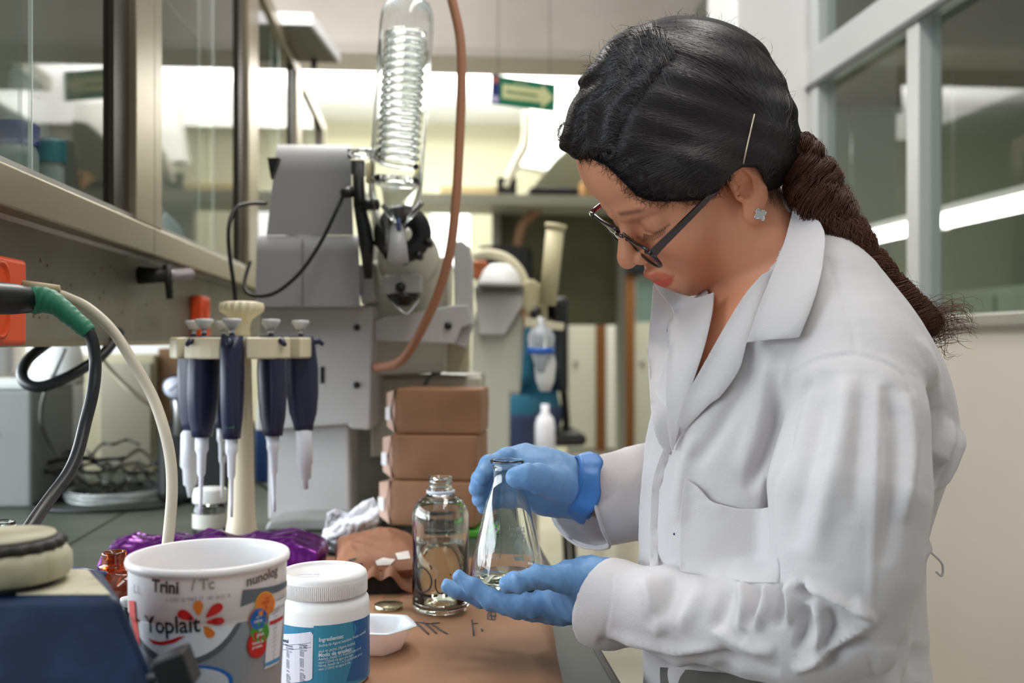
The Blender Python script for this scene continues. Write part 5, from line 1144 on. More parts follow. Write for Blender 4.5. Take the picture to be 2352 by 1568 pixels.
# ---- navy instrument in the foreground, with dirty dial on top
nv = empty('navy_instrument', P(80, 1450, .70)*np.array([1, 1, 0])+np.array([0, 0, BT]), 'dark blue metal instrument housing at the lower left corner', 'instrument')
mn = mat('navy_paint', (17, 32, 60), .5, noise=1, nscale=34, col2=(30, 50, 84), bump=.2, bscale=30, thr=(.45, .75))
A = [P(-260, 1398, .665), P(275, 1372, .665), P(232, 1316, .75), P(-260, 1330, .75)]
zt = A[1][2]
for a in A: a[2] = zt
B = [A[0].copy(), P(398, 1600, .664), P(330, 1600, .76), A[3].copy()]
for b_ in B: b_[2] = .985
C = [x.copy() for x in B]
for c_ in C: c_[2] = BT
C[1][0] += .004; C[2][0] += .004
n_ = MB(); n_.add(A+B+C, [(0, 1, 2, 3), (1, 0, 4, 5), (2, 1, 5, 6), (3, 2, 6, 7), (0, 3, 7, 4), (5, 4, 8, 9), (6, 5, 9, 10), (7, 6, 10, 11), (4, 7, 11, 8), (11, 10, 9, 8)], False)
bevel(n_.build('housing', mn, nv), .006, 4)
tpv = [A[0]*(1-a)*(1-b_)+A[1]*a*(1-b_)+A[2]*a*b_+A[3]*(1-a)*b_ for a, b_ in ((.56, .06), (.965, .06), (.93, .93), (.60, .93))]
for p in tpv: p[2] = zt+.0004
MB().prism(tpv, (0, 0, .0008)).build('stained_paper', mat('stained_paper', (196, 190, 166), .7, noise=1, nscale=60, col2=(150, 142, 118), thr=(.5, .8)), nv)
dc = P(10, 1300, .70); dc[2] = zt
md = mat('dirty_white', (190, 186, 162), .6, noise=1, nscale=28, col2=(150, 142, 112), bump=.5, bscale=40)
dl = empty('dirty_dial', dc, 'stained cream dial with black scalloped rim on top of the navy instrument', 'dial')
MB().lathe([(0, 0), (.034, 0), (.036, .003), (.036, .006), (0, .006)], c=dc, n=40).build('foot_ring', mat('dial_black', (30, 32, 36), .5), dl)
MB().lathe([(0, .0055), (.042, .006), (.0445, .010), (.044, .020), (.040, .026), (0, .027)], c=dc, n=48).build('body', md, dl)
vs = []; N = 120; pr = [(.0, .0262), (.036, .0262), (.0395, .0275), (.0395, .031), (.037, .033), (0, .034)]
for k in range(N):
    a = 2*math.pi*k/N
    for i, (q_, z) in enumerate(pr): vs.append((dc[0]+q_*(1+.035*math.cos(a*20)*(i in (2, 3)))*math.cos(a), dc[1]+q_*(1+.035*math.cos(a*20)*(i in (2, 3)))*math.sin(a), zt+z))
b = MB(); b.add(vs, [(k*6+i, ((k+1) % N)*6+i, ((k+1) % N)*6+i+1, k*6+i+1) for k in range(N) for i in range(5)]); b.build('scalloped_rim', mat('rim_black', (42, 40, 36), .6), dl)
MB().lathe([(0, .0338), (.034, .0338), (.033, .036), (0, .037)], c=dc, n=40).build('top_cover', md, dl)
kb = P(405, 1538, .655); M = Matrix.Translation(Vector(kb))@Matrix.Rotation(-.35, 4, 'Y')
MB().box((-.011, -.012, -.012), (.011, .012, .012), M=M, bev=.002).build('black_knob', m_bk, nv)
MB().tube([kb+np.array([-.018, .004, -.006]), kb], .004, 10).build('knob_shaft', m_bk, nv)
# jar at the left edge, white dome lid behind
c = bench(2, .93); s = S(.93); h = lambda v: (784-v)*s+.34
r = empty('open_glass_jar', c, 'open clear glass jar with threaded neck at the left edge', 'jar')
MB().lathe([(0, 0), (.030, 0), (.032, .004), (.032, h(1275)), (.027, h(1262)), (.0125, h(1255)), (.0135, h(1245)), (.0122, h(1240)), (.0138, h(1232)), (.0122, h(1226)), (.0126, h(1200)), (.0118, h(1197)), (.0105, h(1200)), (.0100, h(1250)), (.025, h(1264)), (.030, h(1280)), (.030, .006), (0, .006)], c=c, n=48).build('glass', m_gl, r)
MB().lathe([(.0127, h(1222)), (.0129, h(1221)), (.0129, h(1206)), (.0127, h(1205))], c=c, n=36, closed=True).build('white_band', mat('bandw', (226, 230, 232), .4), r)
o = MB().lathe([(0, .05), (.014, .048), (.026, .040), (.032, .026), (.033, 0), (0, 0)], c=bench(78, 1.12)+np.array([0, 0, .066]), n=36).build('white_dome_lid', m_white)
o2 = tag(MB().lathe([(0, 0), (.03, 0), (.032, .003), (.032, .065), (0, .066)], c=bench(78, 1.12), n=32).build('white_pot', m_white), 'white pot with domed lid behind the navy instrument', 'pot'); o.parent = o2; bpy_inv(o, o2)
# blue-rimmed flat thing beside the amber bottle
o = MB().tube([P(150, 1308, .97), P(185, 1309, .97), P(215, 1315, .97), P(240, 1318, .99)], .003, 8).build('blue_wire', mat('blue_cord', (60, 78, 124), .3)); tag(o, 'thin shiny blue cord behind the navy instrument', 'cord')
# ================================================================ THE PERSON
HC = P(1548, 321, 1.0)                      # centre of the skull
fi = -.77*RV-.64*UV_; fi /= np.linalg.norm(fi); ui = -.64*RV+.77*UV_; ui /= np.linalg.norm(ui); ti = -DV
HS = -.18*fi-.37*ui+.91*ti; HS /= np.linalg.norm(HS)
HF = fi-HS*(fi@HS); HF /= np.linalg.norm(HF); HU = ui-HS*(ui@HS)-HF*(ui@HF); HU /= np.linalg.norm(HU)
def hl(p):  # world -> head mm (forward, up, side to camera)
    q = (p-HC)*1000; return np.stack([q@HF, q@HU, q@HS], 1)
def hw(f, h, s): return HC+(HF*f+HU*h+HS*s)/1000
def head_sdf(p):
    q = hl(p); a = q.copy(); a[:, 2] = np.abs(a[:, 2])     # symmetric
    E = lambda c, r, x=a: ell(x, c, r)
    C_ = lambda p0, p1, r0, r1, x=a: cap(x, p0, p1, r0, r1)
    d = E((-4, 8, 0), (96, 92, 76))
    d = smin(d, E((46, 20, 0), (51, 48, 58)), 22)                 # forehead
    d = smin(d, E((30, -52, 0), (60, 72, 58)), 26)                # face block
    d = smin(d, C_((58, -108, 14), (6, -92, 50), 20, 17), 20)     # jaw
    d = smin(d, E((70, -122, 0), (22, 20, 20)), 16)               # chin
    d = smin(d, E((62, -70, 30), (30, 30, 27)), 16)               # cheeks
    d = smin(d, E((76, -98, 0), (29, 28, 33)), 14)                # muzzle
    d = smin(d, C_((88, -17, 10), (78, -14, 40), 9, 9), 12)       # brow ridge
    d = smax(d, -E((99, -37, 28), (13, 10, 19)), 9)               # sockets
    d = smin(d, E((76, -36, 31), (14.5, 13.5, 15)), 4)            # lids over eyeballs
    # lid crease and closed lid line
    d = smax(d, -C_((92, -27, 20), (86, -28, 44), 1.4, 1.2), 2.5)
    lash = smin(C_((91.5, -42.5, 19), (91.2, -44.5, 31), .8, .9), C_((91.2, -44.5, 31), (84, -43, 45), .9, .8), 1)
    d = smax(d, -lash, 1.6)
    # nose
    d = smin(d, C_((90, -28, 0), (112, -55, 0), 7.0, 9.5), 7)
    d = smin(d, E((113.5, -60, 0), (10, 9, 10)), 5)
    d = smin(d, E((103, -64, 11), (9.5, 7.5, 6.5)), 4)
    d = smax(d, -E((107, -71.5, 6.2), (5.5, 4, 3.4)), 2)
    d = smax(d, -C_((104, -80, 0), (107, -86, 0), 1.6, 1.8), 3)
    # lips
    d = smin(d, smin(C_((103.0, -88.5, 4), (90, -93, 24), 5.2, 2.6), C_((103.0, -88.5, 4), (102.5, -88.5, -4), 5.2, 5.2, a), 2), 3)
    d = smin(d, C_((99.5, -103, 0), (90, -97.5, 20), 6.6, 2.8), 3)
    d = smax(d, -C_((109, -96, 0), (93, -96.5, 27), 1.1, .9), 1.8)
    d = smax(d, -E((104, -118, 0), (7, 5, 16)), 6)
    # ears
    ae = a-np.array([14., 0, 0])
    Ee = lambda c, r: ell(ae, c, r); Ce = lambda p0, p1, r0, r1: cap(ae, p0, p1, r0, r1)
    er = Ee((-14, -50, 80), (18, 32, 8))
    er = smin(er, Ee((-2, -80, 78), (8, 10, 5)), 8)
    er = smax(er, -Ee((-11, -49, 89), (12, 23, 8)), 2.5)
    er = smin(er, Ee((1, -56, 81), (4, 7, 4)), 3)
    er = smin(er, Ce((-16, -33, 84.5), (-20, -50, 84.5), 2.6, 2.4), 2.5)
    er = smin(er, Ce((-20, -50, 84.5), (-11, -68, 83.5), 2.4, 2.6), 2.5)
    er = smax(er, -Ee((-6, -54, 84), (7.5, 10, 7)), 2.5)
    d = smin(d, er, 5)
    return d/1000
NB = [P(1680, 470, 1.02), P(1735, 560, 1.02), P(1800, 700, 1.03), P(1840, 830, 1.03)]
def torso_table():
    T = [(470, 1800, 1850, .03), (520, 1745, 1875, .065), (560, 1722, 1903, .095), (620, 1660, 1955, .12), (700, 1575, 2030, .138), (800, 1512, 2115, .142), (900, 1488, 2165, .140), (1000, 1474, 2178, .138), (1100, 1468, 2142, .135), (1230, 1470, 2095, .130), (1400, 1478, 2095, .135), (1568, 1490, 2110, .142), (1800, 1478, 2190, .18), (2150, 1470, 2230, .195), (2500, 1450, 2260, .21)]
    return np.array(T, float)
TT = torso_table(); TD = 1.03
_vv = np.arange(470, 2501, 10.); _k = np.exp(-(np.arange(-9, 10)/4.5)**2); _k /= _k.sum()
TT = np.stack([_vv]+[np.convolve(np.pad(np.interp(_vv, TT[:, 0], TT[:, i]), 9, 'reflect', reflect_type='odd'), _k, 'valid') for i in (1, 2, 3)], 1)
_z = CAMZ+(784-TT[:, 0])/FPX*TD; _o = np.argsort(_z)
def torso_sdf(p, grow=0.):
    z = p[:, 2]; x = (p-CAMP)@RV; d_ = (p-CAMP)@DV
    L = np.interp(z, _z[_o], ((TT[:, 1]-1176)/FPX*TD)[_o]); R = np.interp(z, _z[_o], ((TT[:, 2]-1176)/FPX*TD)[_o]); B = np.interp(z, _z[_o], TT[_o, 3])
    A = (R-L)/2; c = (L+R)/2; k = math.radians(16); ck, sk = math.cos(k), math.sin(k)
    A2 = np.sqrt(np.maximum(A*A-(B*sk)**2, .0004))/ck
    dx, dy = x-c, d_-TD
    u = dx*ck+dy*sk; v = -dx*sk+dy*ck            # turned towards the camera
    A2 = A2+grow; B = B+grow; q = (np.abs(u/A2)**2.3+np.abs(v/B)**2.3)**(1/2.3)
    d = (q-1)*np.minimum(A2, B)*.92
    d = smax(d, z-_z.max()+.01-grow, .02)
    return d
SH_N = P(1985, 868, .875); ELB = P(1938, 1392, .845); WR_N = P(1392, 1384, .995)
def body_sdf(p):
    d = head_sdf(p)
    d = smin(d, chain(p, NB, [.050, .048, .055, .085], .02), .022)
    t = smax(torso_sdf(p, -.016), p[:, 2]-P(0, 560, 1.03)[2], .04)
    d = smin(d, t, .02)
    return d
lo, hi = bbox([hw(f_, h_, s_) for f_ in (-105, 132) for h_ in (-150, 105) for s_ in (-82, 92)]+[P(1480, 640, .85), P(2100, 1000, 1.22)], .01)
hi[2] = max(hi[2], HC[2]+.13); lo[2] = CAMZ-.12
V, Q = sculpt(body_sdf, lo, hi, .0042, 1)
# finer vertices over the face
qc = hl(V[Q].mean(1)); fine = (qc[:, 0] > 40) & (qc[:, 1] < 20) & (qc[:, 2] > -30)
m_skin = mat('skin', (236, 166, 130), .48, noise=.06, nscale=30, bump=.08, bscale=420, sss=.12, attr='tint')
body = mesh_arrays('person', V, Q, m_skin)
tag(body, 'dark-haired woman in white lab coat and glasses looking down at the flask she holds', 'person')
def tint(V):
    q = hl(V); f, h, s = q[:, 0], q[:, 1], np.abs(q[:, 2]); T = np.ones((len(V), 4), np.float32)
    def blend(w_, col): 
        w_ = np.clip(w_, 0, 1)[:, None]; T[:, :3] = T[:, :3]*(1-w_)+np.array(col)*w_
    g = lambda c, r, pw=1: np.exp(-(((q[:, 0]-c[0])/r[0])**2+((h-c[1])/r[1])**2+((s-c[2])/r[2])**2)*pw)
    blend(.55*g((80, -72, 36), (22, 17, 22)), (1.02, .74, .70))
    blend(.4*g((118, -60, 0), (10, 12, 14)), (1.0, .76, .72))
    blend(.35*g((0, -50, 84), (20, 34, 12)), (1.05, .72, .62))
    # lips; shade on the upper one is put in as a weaker red
    up = (f > 86) & (h < -83.5+.0*f) & (h > -109)
    wl = 1-np.clip(np.maximum(np.abs((h+96.3)/12.0)**2+np.abs(s/26.0)**2.0, 0)-.82, 0, .22)/.22
    blend(wl*(f > 84)*np.where(h < -96, .92, .60), (.82, .27, .28))
    # brows (hair colour of their own)
    hb = -13-.0006*(s-26)**2+(-.06)*(s-26); wb = np.exp(-((h-hb)/3.0)**2)*np.clip((s-9)/6, 0, 1)*np.clip((49-s)/10, 0, 1)*(f > 55)
    blend(wb*.80, (.22, .17, .16))
    # upper lid make-up and lash line
    blend(.45*g((88, -31, 34), (9, 6, 12)), (.66, .52, .50))
    hl_ = np.where(s < 31, -42.5-2*(s-19)/12, -44.5+1.5*(s-31)/14); wl = np.exp(-((h-hl_)/1.3)**2)*(s > 17)*(s < 47)*(f > 70)
    blend(wl*.65, (.25, .18, .17))
    return T
ca = body.data.color_attributes.new('tint', 'FLOAT_COLOR', 'POINT'); co = np.empty(len(body.data.vertices)*3, np.float32); body.data.vertices.foreach_get('co', co)
ca.data.foreach_set('color', tint(co.reshape(-1, 3).astype(float)).ravel())

# ---- lashes, earring, hair clip
m_hair = mat('hair_black', (18, 15, 15), .72, spec=.25); m_hairb = mat('hair_brown', (52, 30, 22), .42, spec=.5)
L_ = MB()
for k in range(22):
    s = 19+k*1.2; h0 = -43-1.6*min(1, (s-19)/12)+.10*max(0, s-31)*1.2; f0 = 91.5-(.035*(s-26)**2 if s > 26 else 0)
    L_.tube([hw(f0-.5, h0, s), hw(f0+3.5, h0-3.2, s+.8), hw(f0+6.5, h0-4.2, s+1.6)], [.00022, .00018, .00006], 4)
o = L_.build('eyelashes', m_hair, body); o['kind'] = 'stuff'
ec = hw(10.5, -84, 85.5); er = MB(); pts = []
for k in range(40):
    a = 2*math.pi*k/40; r_ = .0050*(1+.24*math.cos(4*a)); pts.append((r_, a))
ex, ey = RV*math.cos(.5)+UV_*math.sin(.5), UV_*math.cos(.5)-RV*math.sin(.5)
er.prism([ec+ex*r_*math.cos(a)+ey*r_*math.sin(a) for r_, a in pts], ti*.0016)
erg = er.build('earring', mat('silver', (214, 210, 204), .22, .9), body)
MB().tube([ec+ti*.0017+ex*r_*math.cos(a)+ey*r_*math.sin(a) for r_, a in pts], .0006, 6, closed=True).build('beaded_rim', mat('silver', ()), erg)

# ---- hair mass
HP = np.array([(1285, 345), (1322, 366), (1350, 362), (1392, 380), (1425, 412), (1462, 450), (1500, 463), (1560, 463), (1612, 460), (1650, 440), (1678, 402), (1705, 383), (1738, 386), (1752, 405), (1756, 440), (1790, 436), (1835, 400), (1850, 300), (1850, -40), (1200, -40), (1200, 300)], float)
def poly_sd(u, v, A):
    P2 = np.stack([u, v], 1); d = np.full(len(u), 1e9); n = len(A)
    for i in range(n):
        a, b_ = A[i], A[(i+1) % n]; ba = b_-a; pa = P2-a; t = np.clip((pa@ba)/(ba@ba), 0, 1); d = np.minimum(d, np.linalg.norm(pa-t[:, None]*ba, axis=1))
    return np.where(inside(P2, A), -d, d)
def hair_sdf(p):
    u, v, _ = proj(p)
    E = lambda uu, vv, dd, r: ell(p, P(uu, vv, dd), r)
    loc = lambda uu, vv, dd: P(uu, vv, dd)
    q = (p-CAMP); x = q@RV; y = q@DV; z = q[:, 2]; C2 = np.stack([x, y, z], 1)
    def e2(uu, vv, dd, r):
        c = np.array([(uu-1176)/FPX*dd, dd, (784-vv)/FPX*dd]); return ell(C2, c, r)
    d = e2(1580, 270, .995, (.098, .090, .098))
    d = smin(d, e2(1480, 250, 1.0, (.066, .080, .076)), .02)
    d = smin(d, e2(1390, 290, 1.0, (.038, .058, .040)), .018)
    d = smin(d, e2(1345, 322, .99, (.025, .040, .020)), .012)
    d = smin(d, e2(1560, 400, .985, (.060, .085, .034)), .02)
    d = smin(d, e2(1720, 330, .99, (.046, .070, .058)), .02)
    d = smin(d, e2(1790, 330, .99, (.016, .026, .022)), .012)
    hq = hl(p); sk_ = smin(ell(hq, (-4, 8, 0), (96, 92, 76)), ell(hq, (46, 20, 0), (51, 48, 58)), 22); sk_ = smin(sk_, ell(hq, (30, -40, 0), (50, 60, 62)), 26)
    d = smin(d, sk_/1000-.0085, .01)
    # waves of curls in front and wisps along the temple
    w_ = np.clip((1500-u)/160, 0, 1)
    d = d+.0030*np.sin((u*.75+v*.66)/9.0+2*np.sin(v/30))*w_*.9+.0010*np.sin((u*.3-v)/10.)*(1-w_)
    cut = poly_sd(u, v, HP)/FPX
    return smax(d, cut, .006)
lo, hi = bbox([P(1260, 20, .9), P(1860, 20, 1.1), P(1260, 480, .9), P(1860, 480, 1.1)], .015)
V, Q = sculpt(hair_sdf, lo, hi, .0045, 1)
hair = mesh_arrays('hair', V, Q, m_hair, body)
hbvh = BVHTree.FromPolygons([Vector(v) for v in V], [tuple(map(int, q)) for q in Q])
def hair_hit(u, v, extra=0):
    r_ = Vector(_dir(u, v)).normalized(); h_ = hbvh.ray_cast(Vector(CAMP), r_)
    return None if h_[0] is None else np.array(h_[0])-np.array(r_)*extra
def strand_obj(name, strands, m, parent, n=3):
    vs = []; fs = []
    for pts, r0 in strands:
        K = len(pts)
        if K < 3: continue
        pts = np.array(pts); t = np.gradient(pts, axis=0); t /= np.linalg.norm(t, axis=1, keepdims=True)+1e-12
        up = np.cross(t, DV+.3*UV_); up /= np.linalg.norm(up, axis=1, keepdims=True)+1e-12; sd = np.cross(t, up)
        rr = r0*np.minimum(1, np.linspace(0, 1, K)*8+.3)*np.minimum(1, (1-np.linspace(0, 1, K))*4+.25)
        o = len(vs)//1
        base = sum(len(a) for a in vs) if False else _cnt[0]
        for k in range(n):
            a = 2*math.pi*k/n; vs.append(pts+(up*math.cos(a)+sd*math.sin(a))*rr[:, None])
        for i in range(K-1):
            for k in range(n):
                k2 = (k+1) % n; fs.append((base+k*K+i, base+k2*K+i, base+k2*K+i+1, base+k*K+i+1))
        _cnt[0] += n*K
    o = mesh_arrays(name, np.concatenate(vs), np.array(fs), m, parent); o['kind'] = 'stuff'; _cnt[0] = 0; return o
_cnt = [0]
part = smooth_path([np.array(p, float) for p in ((1405, 340), (1422, 295), (1437, 262), (1452, 240), (1478, 212), (1498, 178), (1520, 152), (1545, 130))], 8)
tie = np.array([1800., 322.])
S1 = []
def follow(path, wob=0., lift=.0015, r=.00028, seed=0):
    out = []; ph = rng.uniform(0, 6); 
    for i, p in enumerate(path):
        t = i/(len(path)-1); q = hair_hit(p[0]+wob*math.sin(t*9+ph), p[1]+wob*math.cos(t*8+ph), lift)
        if q is None:
            if len(out) > 3: break
            out = []; continue
        out.append(q)
    if len(out) > 3: S1.append((out, r))
def bez(a, b_, c, n=16):
    return [(1-t)**2*a+2*t*(1-t)*b_+t*t*c for t in np.linspace(0, 1, n)]
for k in range(2300):       # near side: from the parting sweeping back to the tie
    a = part[rng.integers(0, len(part))].copy(); a = a+rng.normal(0, 5, 2)
    e = tie+rng.normal(0, 1, 2)*np.array([8, 26])
    t = rng.uniform(0, 1)
    c = np.array([1560+rng.uniform(-90, 90), 250+(a[1]-230)*.9+rng.uniform(-60, 80)])
    follow(bez(a, c, e, 18), 3, rng.uniform(.0006, .0030), rng.uniform(.00024, .00042))
hl_pts = smooth_path([np.array(p, float) for p in ((1400, 372), (1440, 405), (1475, 436), (1520, 448), (1570, 452), (1620, 450), (1660, 425), (1690, 392), (1745, 392), (1752, 425))], 8)
for k in range(1500):       # from the hairline back
    a = hl_pts[rng.integers(0, len(hl_pts))]+rng.normal(0, 5, 2); e = tie+rng.normal(0, 1, 2)*np.array([8, 26])
    c = (a+e)/2+np.array([rng.uniform(-40, 40), -rng.uniform(-10, 90)])
    follow(bez(a, c, e, 16), 4, rng.uniform(.0006, .0030), rng.uniform(.00024, .00042))
for k in range(900):       # crown beyond the parting going over the top to the back
    a = np.array([rng.uniform(1480, 1790), 0]); a[1] = 285-math.sqrt(max(0, 236**2-(a[0]-1575)**2))+rng.uniform(1, 70)
    e = tie+rng.normal(0, 1, 2)*np.array([8, 30]); c = np.array([max(a[0], 1700)+rng.uniform(0, 70), a[1]+rng.uniform(0, 90)])
    follow(bez(a, c, e, 16), 3, rng.uniform(.0006, .0030), rng.uniform(.00024, .00042))
for k in range(800):       # over the crown, following its outline
    r_ = 242-abs(rng.normal(0, 28)); a0 = math.radians(rng.uniform(-125, -60)); a1_ = a0+math.radians(rng.uniform(35, 75))
    follow([np.array([1577+r_*math.cos(a), 288+r_*math.sin(a)]) for a in np.linspace(a0, min(a1_, 0), 16)], 2, rng.uniform(.0004, .0026), rng.uniform(.00024, .0004))
for k in range(1900):       # far side: wavy locks falling from the parting to the front
    a = part[rng.integers(0, len(part))]+rng.normal(0, 5, 2); t = rng.uniform(0, 1)
    fr = smooth_path([np.array(p, float) for p in ((1480, 62), (1400, 108), (1352, 165), (1325, 215), (1305, 262), (1300, 320), (1330, 352), (1380, 352))], 6)
    idx = int(np.clip((1-(a[1]-118)/234.)*len(fr)*.72+rng.normal(0, 5), 0, len(fr)-1)); idx = len(fr)-1-idx if False else int(np.clip((a[1]-118)/234.*len(fr)+rng.normal(0, 5), 0, len(fr)-1))
    e = fr[idx]+rng.normal(0, 7, 2); n_ = 22; pa = []
    dr = e-a; L0 = np.linalg.norm(dr); nn = np.array([-dr[1], dr[0]])/(L0+1e-6); lam = rng.uniform(50, 60); ph = (a[1]//26)*1.7+rng.normal(0, .25)
    for i in range(n_):
        t = i/(n_-1); sag = math.sin(t*math.pi)*18; pa.append(a+dr*t+nn*(sag+7*math.sin(t*L0/lam*6.28+ph)*min(1, t*3)))
    follow(pa, 0, rng.uniform(.0008, .0048), rng.uniform(.00026, .00048))
# curls on the forehead and temple
for (cu, cv, rr_) in ((1470, 400, 20), (1505, 425, 17), (1545, 437, 19), (1590, 440, 14), (1440, 372, 16), (1400, 350, 15), (1365, 345, 14), (1340, 335, 18), (1335, 300, 15)):
    for j in range(38):
        ph = rng.uniform(0, 6.28); r1 = rr_*rng.uniform(.55, 1.1); pa = [np.array([cu+r1*(1-.45*t)*math.cos(ph+t*5.5), cv+r1*(1-.45*t)*math.sin(ph+t*5.5)]) for t in np.linspace(0, 1, 18)]
        follow(pa, 0, rng.uniform(.001, .0035), .0003)
# fly-away frizz and loose curls standing off the outline
def free(path, r, d0=1.0, dj=.03):
    dd = d0+rng.normal(0, dj); n = len(path); dv = rng.normal(0, .006); S1.append(([P(p[0], p[1], dd+dv*i/n) for i, p in enumerate(path)], r))
out_ = smooth_path([np.array(p, float) for p in ((1320, 300), (1322, 245), (1345, 190), (1372, 140), (1430, 92), (1500, 60), (1575, 48), (1650, 58), (1715, 95), (1765, 150), (1795, 215), (1802, 290))], 10)
for k in range(900):
    i = rng.integers(1, len(out_)-1); a = out_[i]; tg = out_[i+1]-out_[i-1]; tg /= np.linalg.norm(tg); nn = np.array([tg[1], -tg[0]])
    if nn@(a-np.array([1560, 290])) < 0: nn = -nn
    L0 = rng.uniform(8, 36)*(1.5 if rng.random() < .12 else 1); turn = rng.normal(0, 2.8); ang = rng.uniform(-1.1, 1.1); pa = []; p = a-nn*6; dr = nn*math.cos(ang)+tg*math.sin(ang)
    st = L0/9
    for j in range(11):
        pa.append(p.copy()); c_, s_ = math.cos(turn/9), math.sin(turn/9); dr = np.array([dr[0]*c_-dr[1]*s_, dr[0]*s_+dr[1]*c_]); p = p+dr*st
    free(pa, .00015)
for pts, n_ in (([(1330, 312), (1300, 284), (1286, 290), (1284, 312), (1292, 332), (1318, 348), (1345, 352)], 22), ([(1330, 262), (1312, 270), (1306, 296), (1318, 318)], 12), ([(1484, 68), (1458, 64), (1440, 70), (1430, 92), (1428, 112)], 14), ([(1352, 180), (1336, 196), (1328, 222), (1340, 240)], 10), ([(1790, 270), (1806, 286), (1808, 304), (1800, 312)], 8)):
    for j in range(n_): free([p+rng.normal(0, 1.5, 2) for p in smooth_path([np.array(q, float)+rng.normal(0, 2.0, 2) for q in pts], 4)], .0002, .99, .008)
for k in range(60):   # wisps at nape
    a = np.array([rng.uniform(1755, 1800), rng.uniform(425, 450)]); pa = [a+np.array([6*math.sin(t*4+k), t*rng.uniform(15, 45)]) for t in np.linspace(0, 1, 8)]
    free(pa, .00012, .975, .004)
strand_obj('hair_strands', S1, mat('hair_strand', (50, 44, 45), .34, spec=.7), hair)
pp_ = [hair_hit(p[0], p[1], .0008) for p in part]; pp_ = [p for p in pp_ if p is not None]
for _ in range(10): pp_ = [pp_[0]]+[(pp_[i-1]+pp_[i]*2+pp_[i+1])/4 for i in range(1, len(pp_)-1)]+[pp_[-1]]
MB().tube(pp_, [.0024]*len(pp_), 8).build('parting', mat('scalp', (96, 78, 68), .8), hair)
# ---- ponytail
PT = [(1792, 322, .985, 30), (1830, 352, .975, 44), (1862, 410, .97, 55), (1895, 480, .965, 56), (1940, 555, .965, 52), (1995, 625, .97, 46), (2050, 680, .975, 42), (2105, 722, .98, 36), (2150, 752, .985, 22)]
pc = smooth_path([np.array([a, b_, c, e], float) for a, b_, c, e in PT], 10)
cen = [P(p[0], p[1], p[2]) for p in pc]; rad = [p[3]*p[2]/FPX for p in pc]
rr_ = [r*.80*(1+.12*math.sin(i*.75)) for i, r in enumerate(rad)]
pt = MB().tube(cen, rr_, 20).build('ponytail', m_hairb, hair)
S2 = []
cenA = np.array(cen); tg = np.gradient(cenA, axis=0); tg /= np.linalg.norm(tg, axis=1, keepdims=True); a1 = np.cross(tg, DV); a1 /= np.linalg.norm(a1, axis=1, keepdims=True); a2 = np.cross(tg, a1)
N_ = len(cen)
for k in range(2200):
    th = rng.uniform(0, 2*math.pi); rr0 = rng.uniform(.82, 1.06); tw = rng.normal(.5, .5); ph = math.floor(th/.7)*1.9+rng.normal(0, .4); end = N_ if rng.random() < .6 else rng.integers(N_//2, N_); st_ = 0 if rng.random() < .6 else rng.integers(0, N_//2); pts = []
    for i in range(st_, end):
        t = i/N_; a = th+tw*t*2+.48*math.sin(i*.55+ph); r = rad[i]*rr0*(1+.20*math.sin(i*.62+ph)); pts.append(cenA[i]+(a1[i]*math.cos(a)+a2[i]*math.sin(a))*r)
    S2.append((pts, rng.uniform(.00022, .0004)))
for k in range(150):   # curly ends
    p = P(2085+rng.uniform(0, 60), 715+rng.uniform(-15, 35), .985+rng.normal(0, .006)); R0 = rng.uniform(.005, .014); dr = P(2180, 762, .985)-P(2090, 720, .985); dr /= np.linalg.norm(dr); L0 = rng.uniform(.02, .055); up = np.cross(dr, DV); ph = rng.uniform(0, 6)
    pts = [p+dr*L0*t+up*R0*(math.sin(t*rng.uniform(4.5, 5.0)+ph)-math.sin(ph))+DV*R0*.8*math.cos(t*6+ph) for t in np.linspace(0, 1, 18)]; S2.append((pts, rng.uniform(.00018, .0003)))
for k in range(200):   # frizz of the tail
    i = rng.integers(3, N_-3); sg = rng.choice([-1, 1]); p = cenA[i]+a1[i]*rad[i]*sg*.95; L0 = rng.uniform(.006, .02); ph = rng.uniform(0, 6)
    pts = [p+a1[i]*sg*L0*t*.7+tg[i]*L0*math.sin(t*3+ph)*.6+DV*L0*.2*t for t in np.linspace(0, 1, 9)]; S2.append((pts, .00013))
strand_obj('ponytail_strands', S2, mat('hair_brown_strand', (88, 52, 36), .34, spec=.5), pt)
MB().tube([P(1797, 322, .965)+a for a in (RV*0,)][:1]+[P(1803, 330, .965)], [.004, .004], 8)
ht = MB(); 
for j in range(3):
    c = P(1800+j*5, 326+j*3, .985); ht.tube([c+(.016)*(math.cos(a)*DV+math.sin(a)*(UV_*.8+RV*-.6)) for a in np.linspace(0, 2*math.pi, 22)[:-1]], .0028, 8, closed=True)
ht.build('hair_tie', mat('tie_maroon', (78, 30, 44), .7), hair)
cpn = [hair_hit(1733-26*t, 262+114*t, .0045) for t in np.linspace(0, 1, 9)]
cpn = [c if c is not None else P(1720, 320, .9) for c in cpn]
MB().tube(cpn, .0007, 8).build('hair_pin', mat('pin_gold', (226, 208, 180), .35, .4), hair)

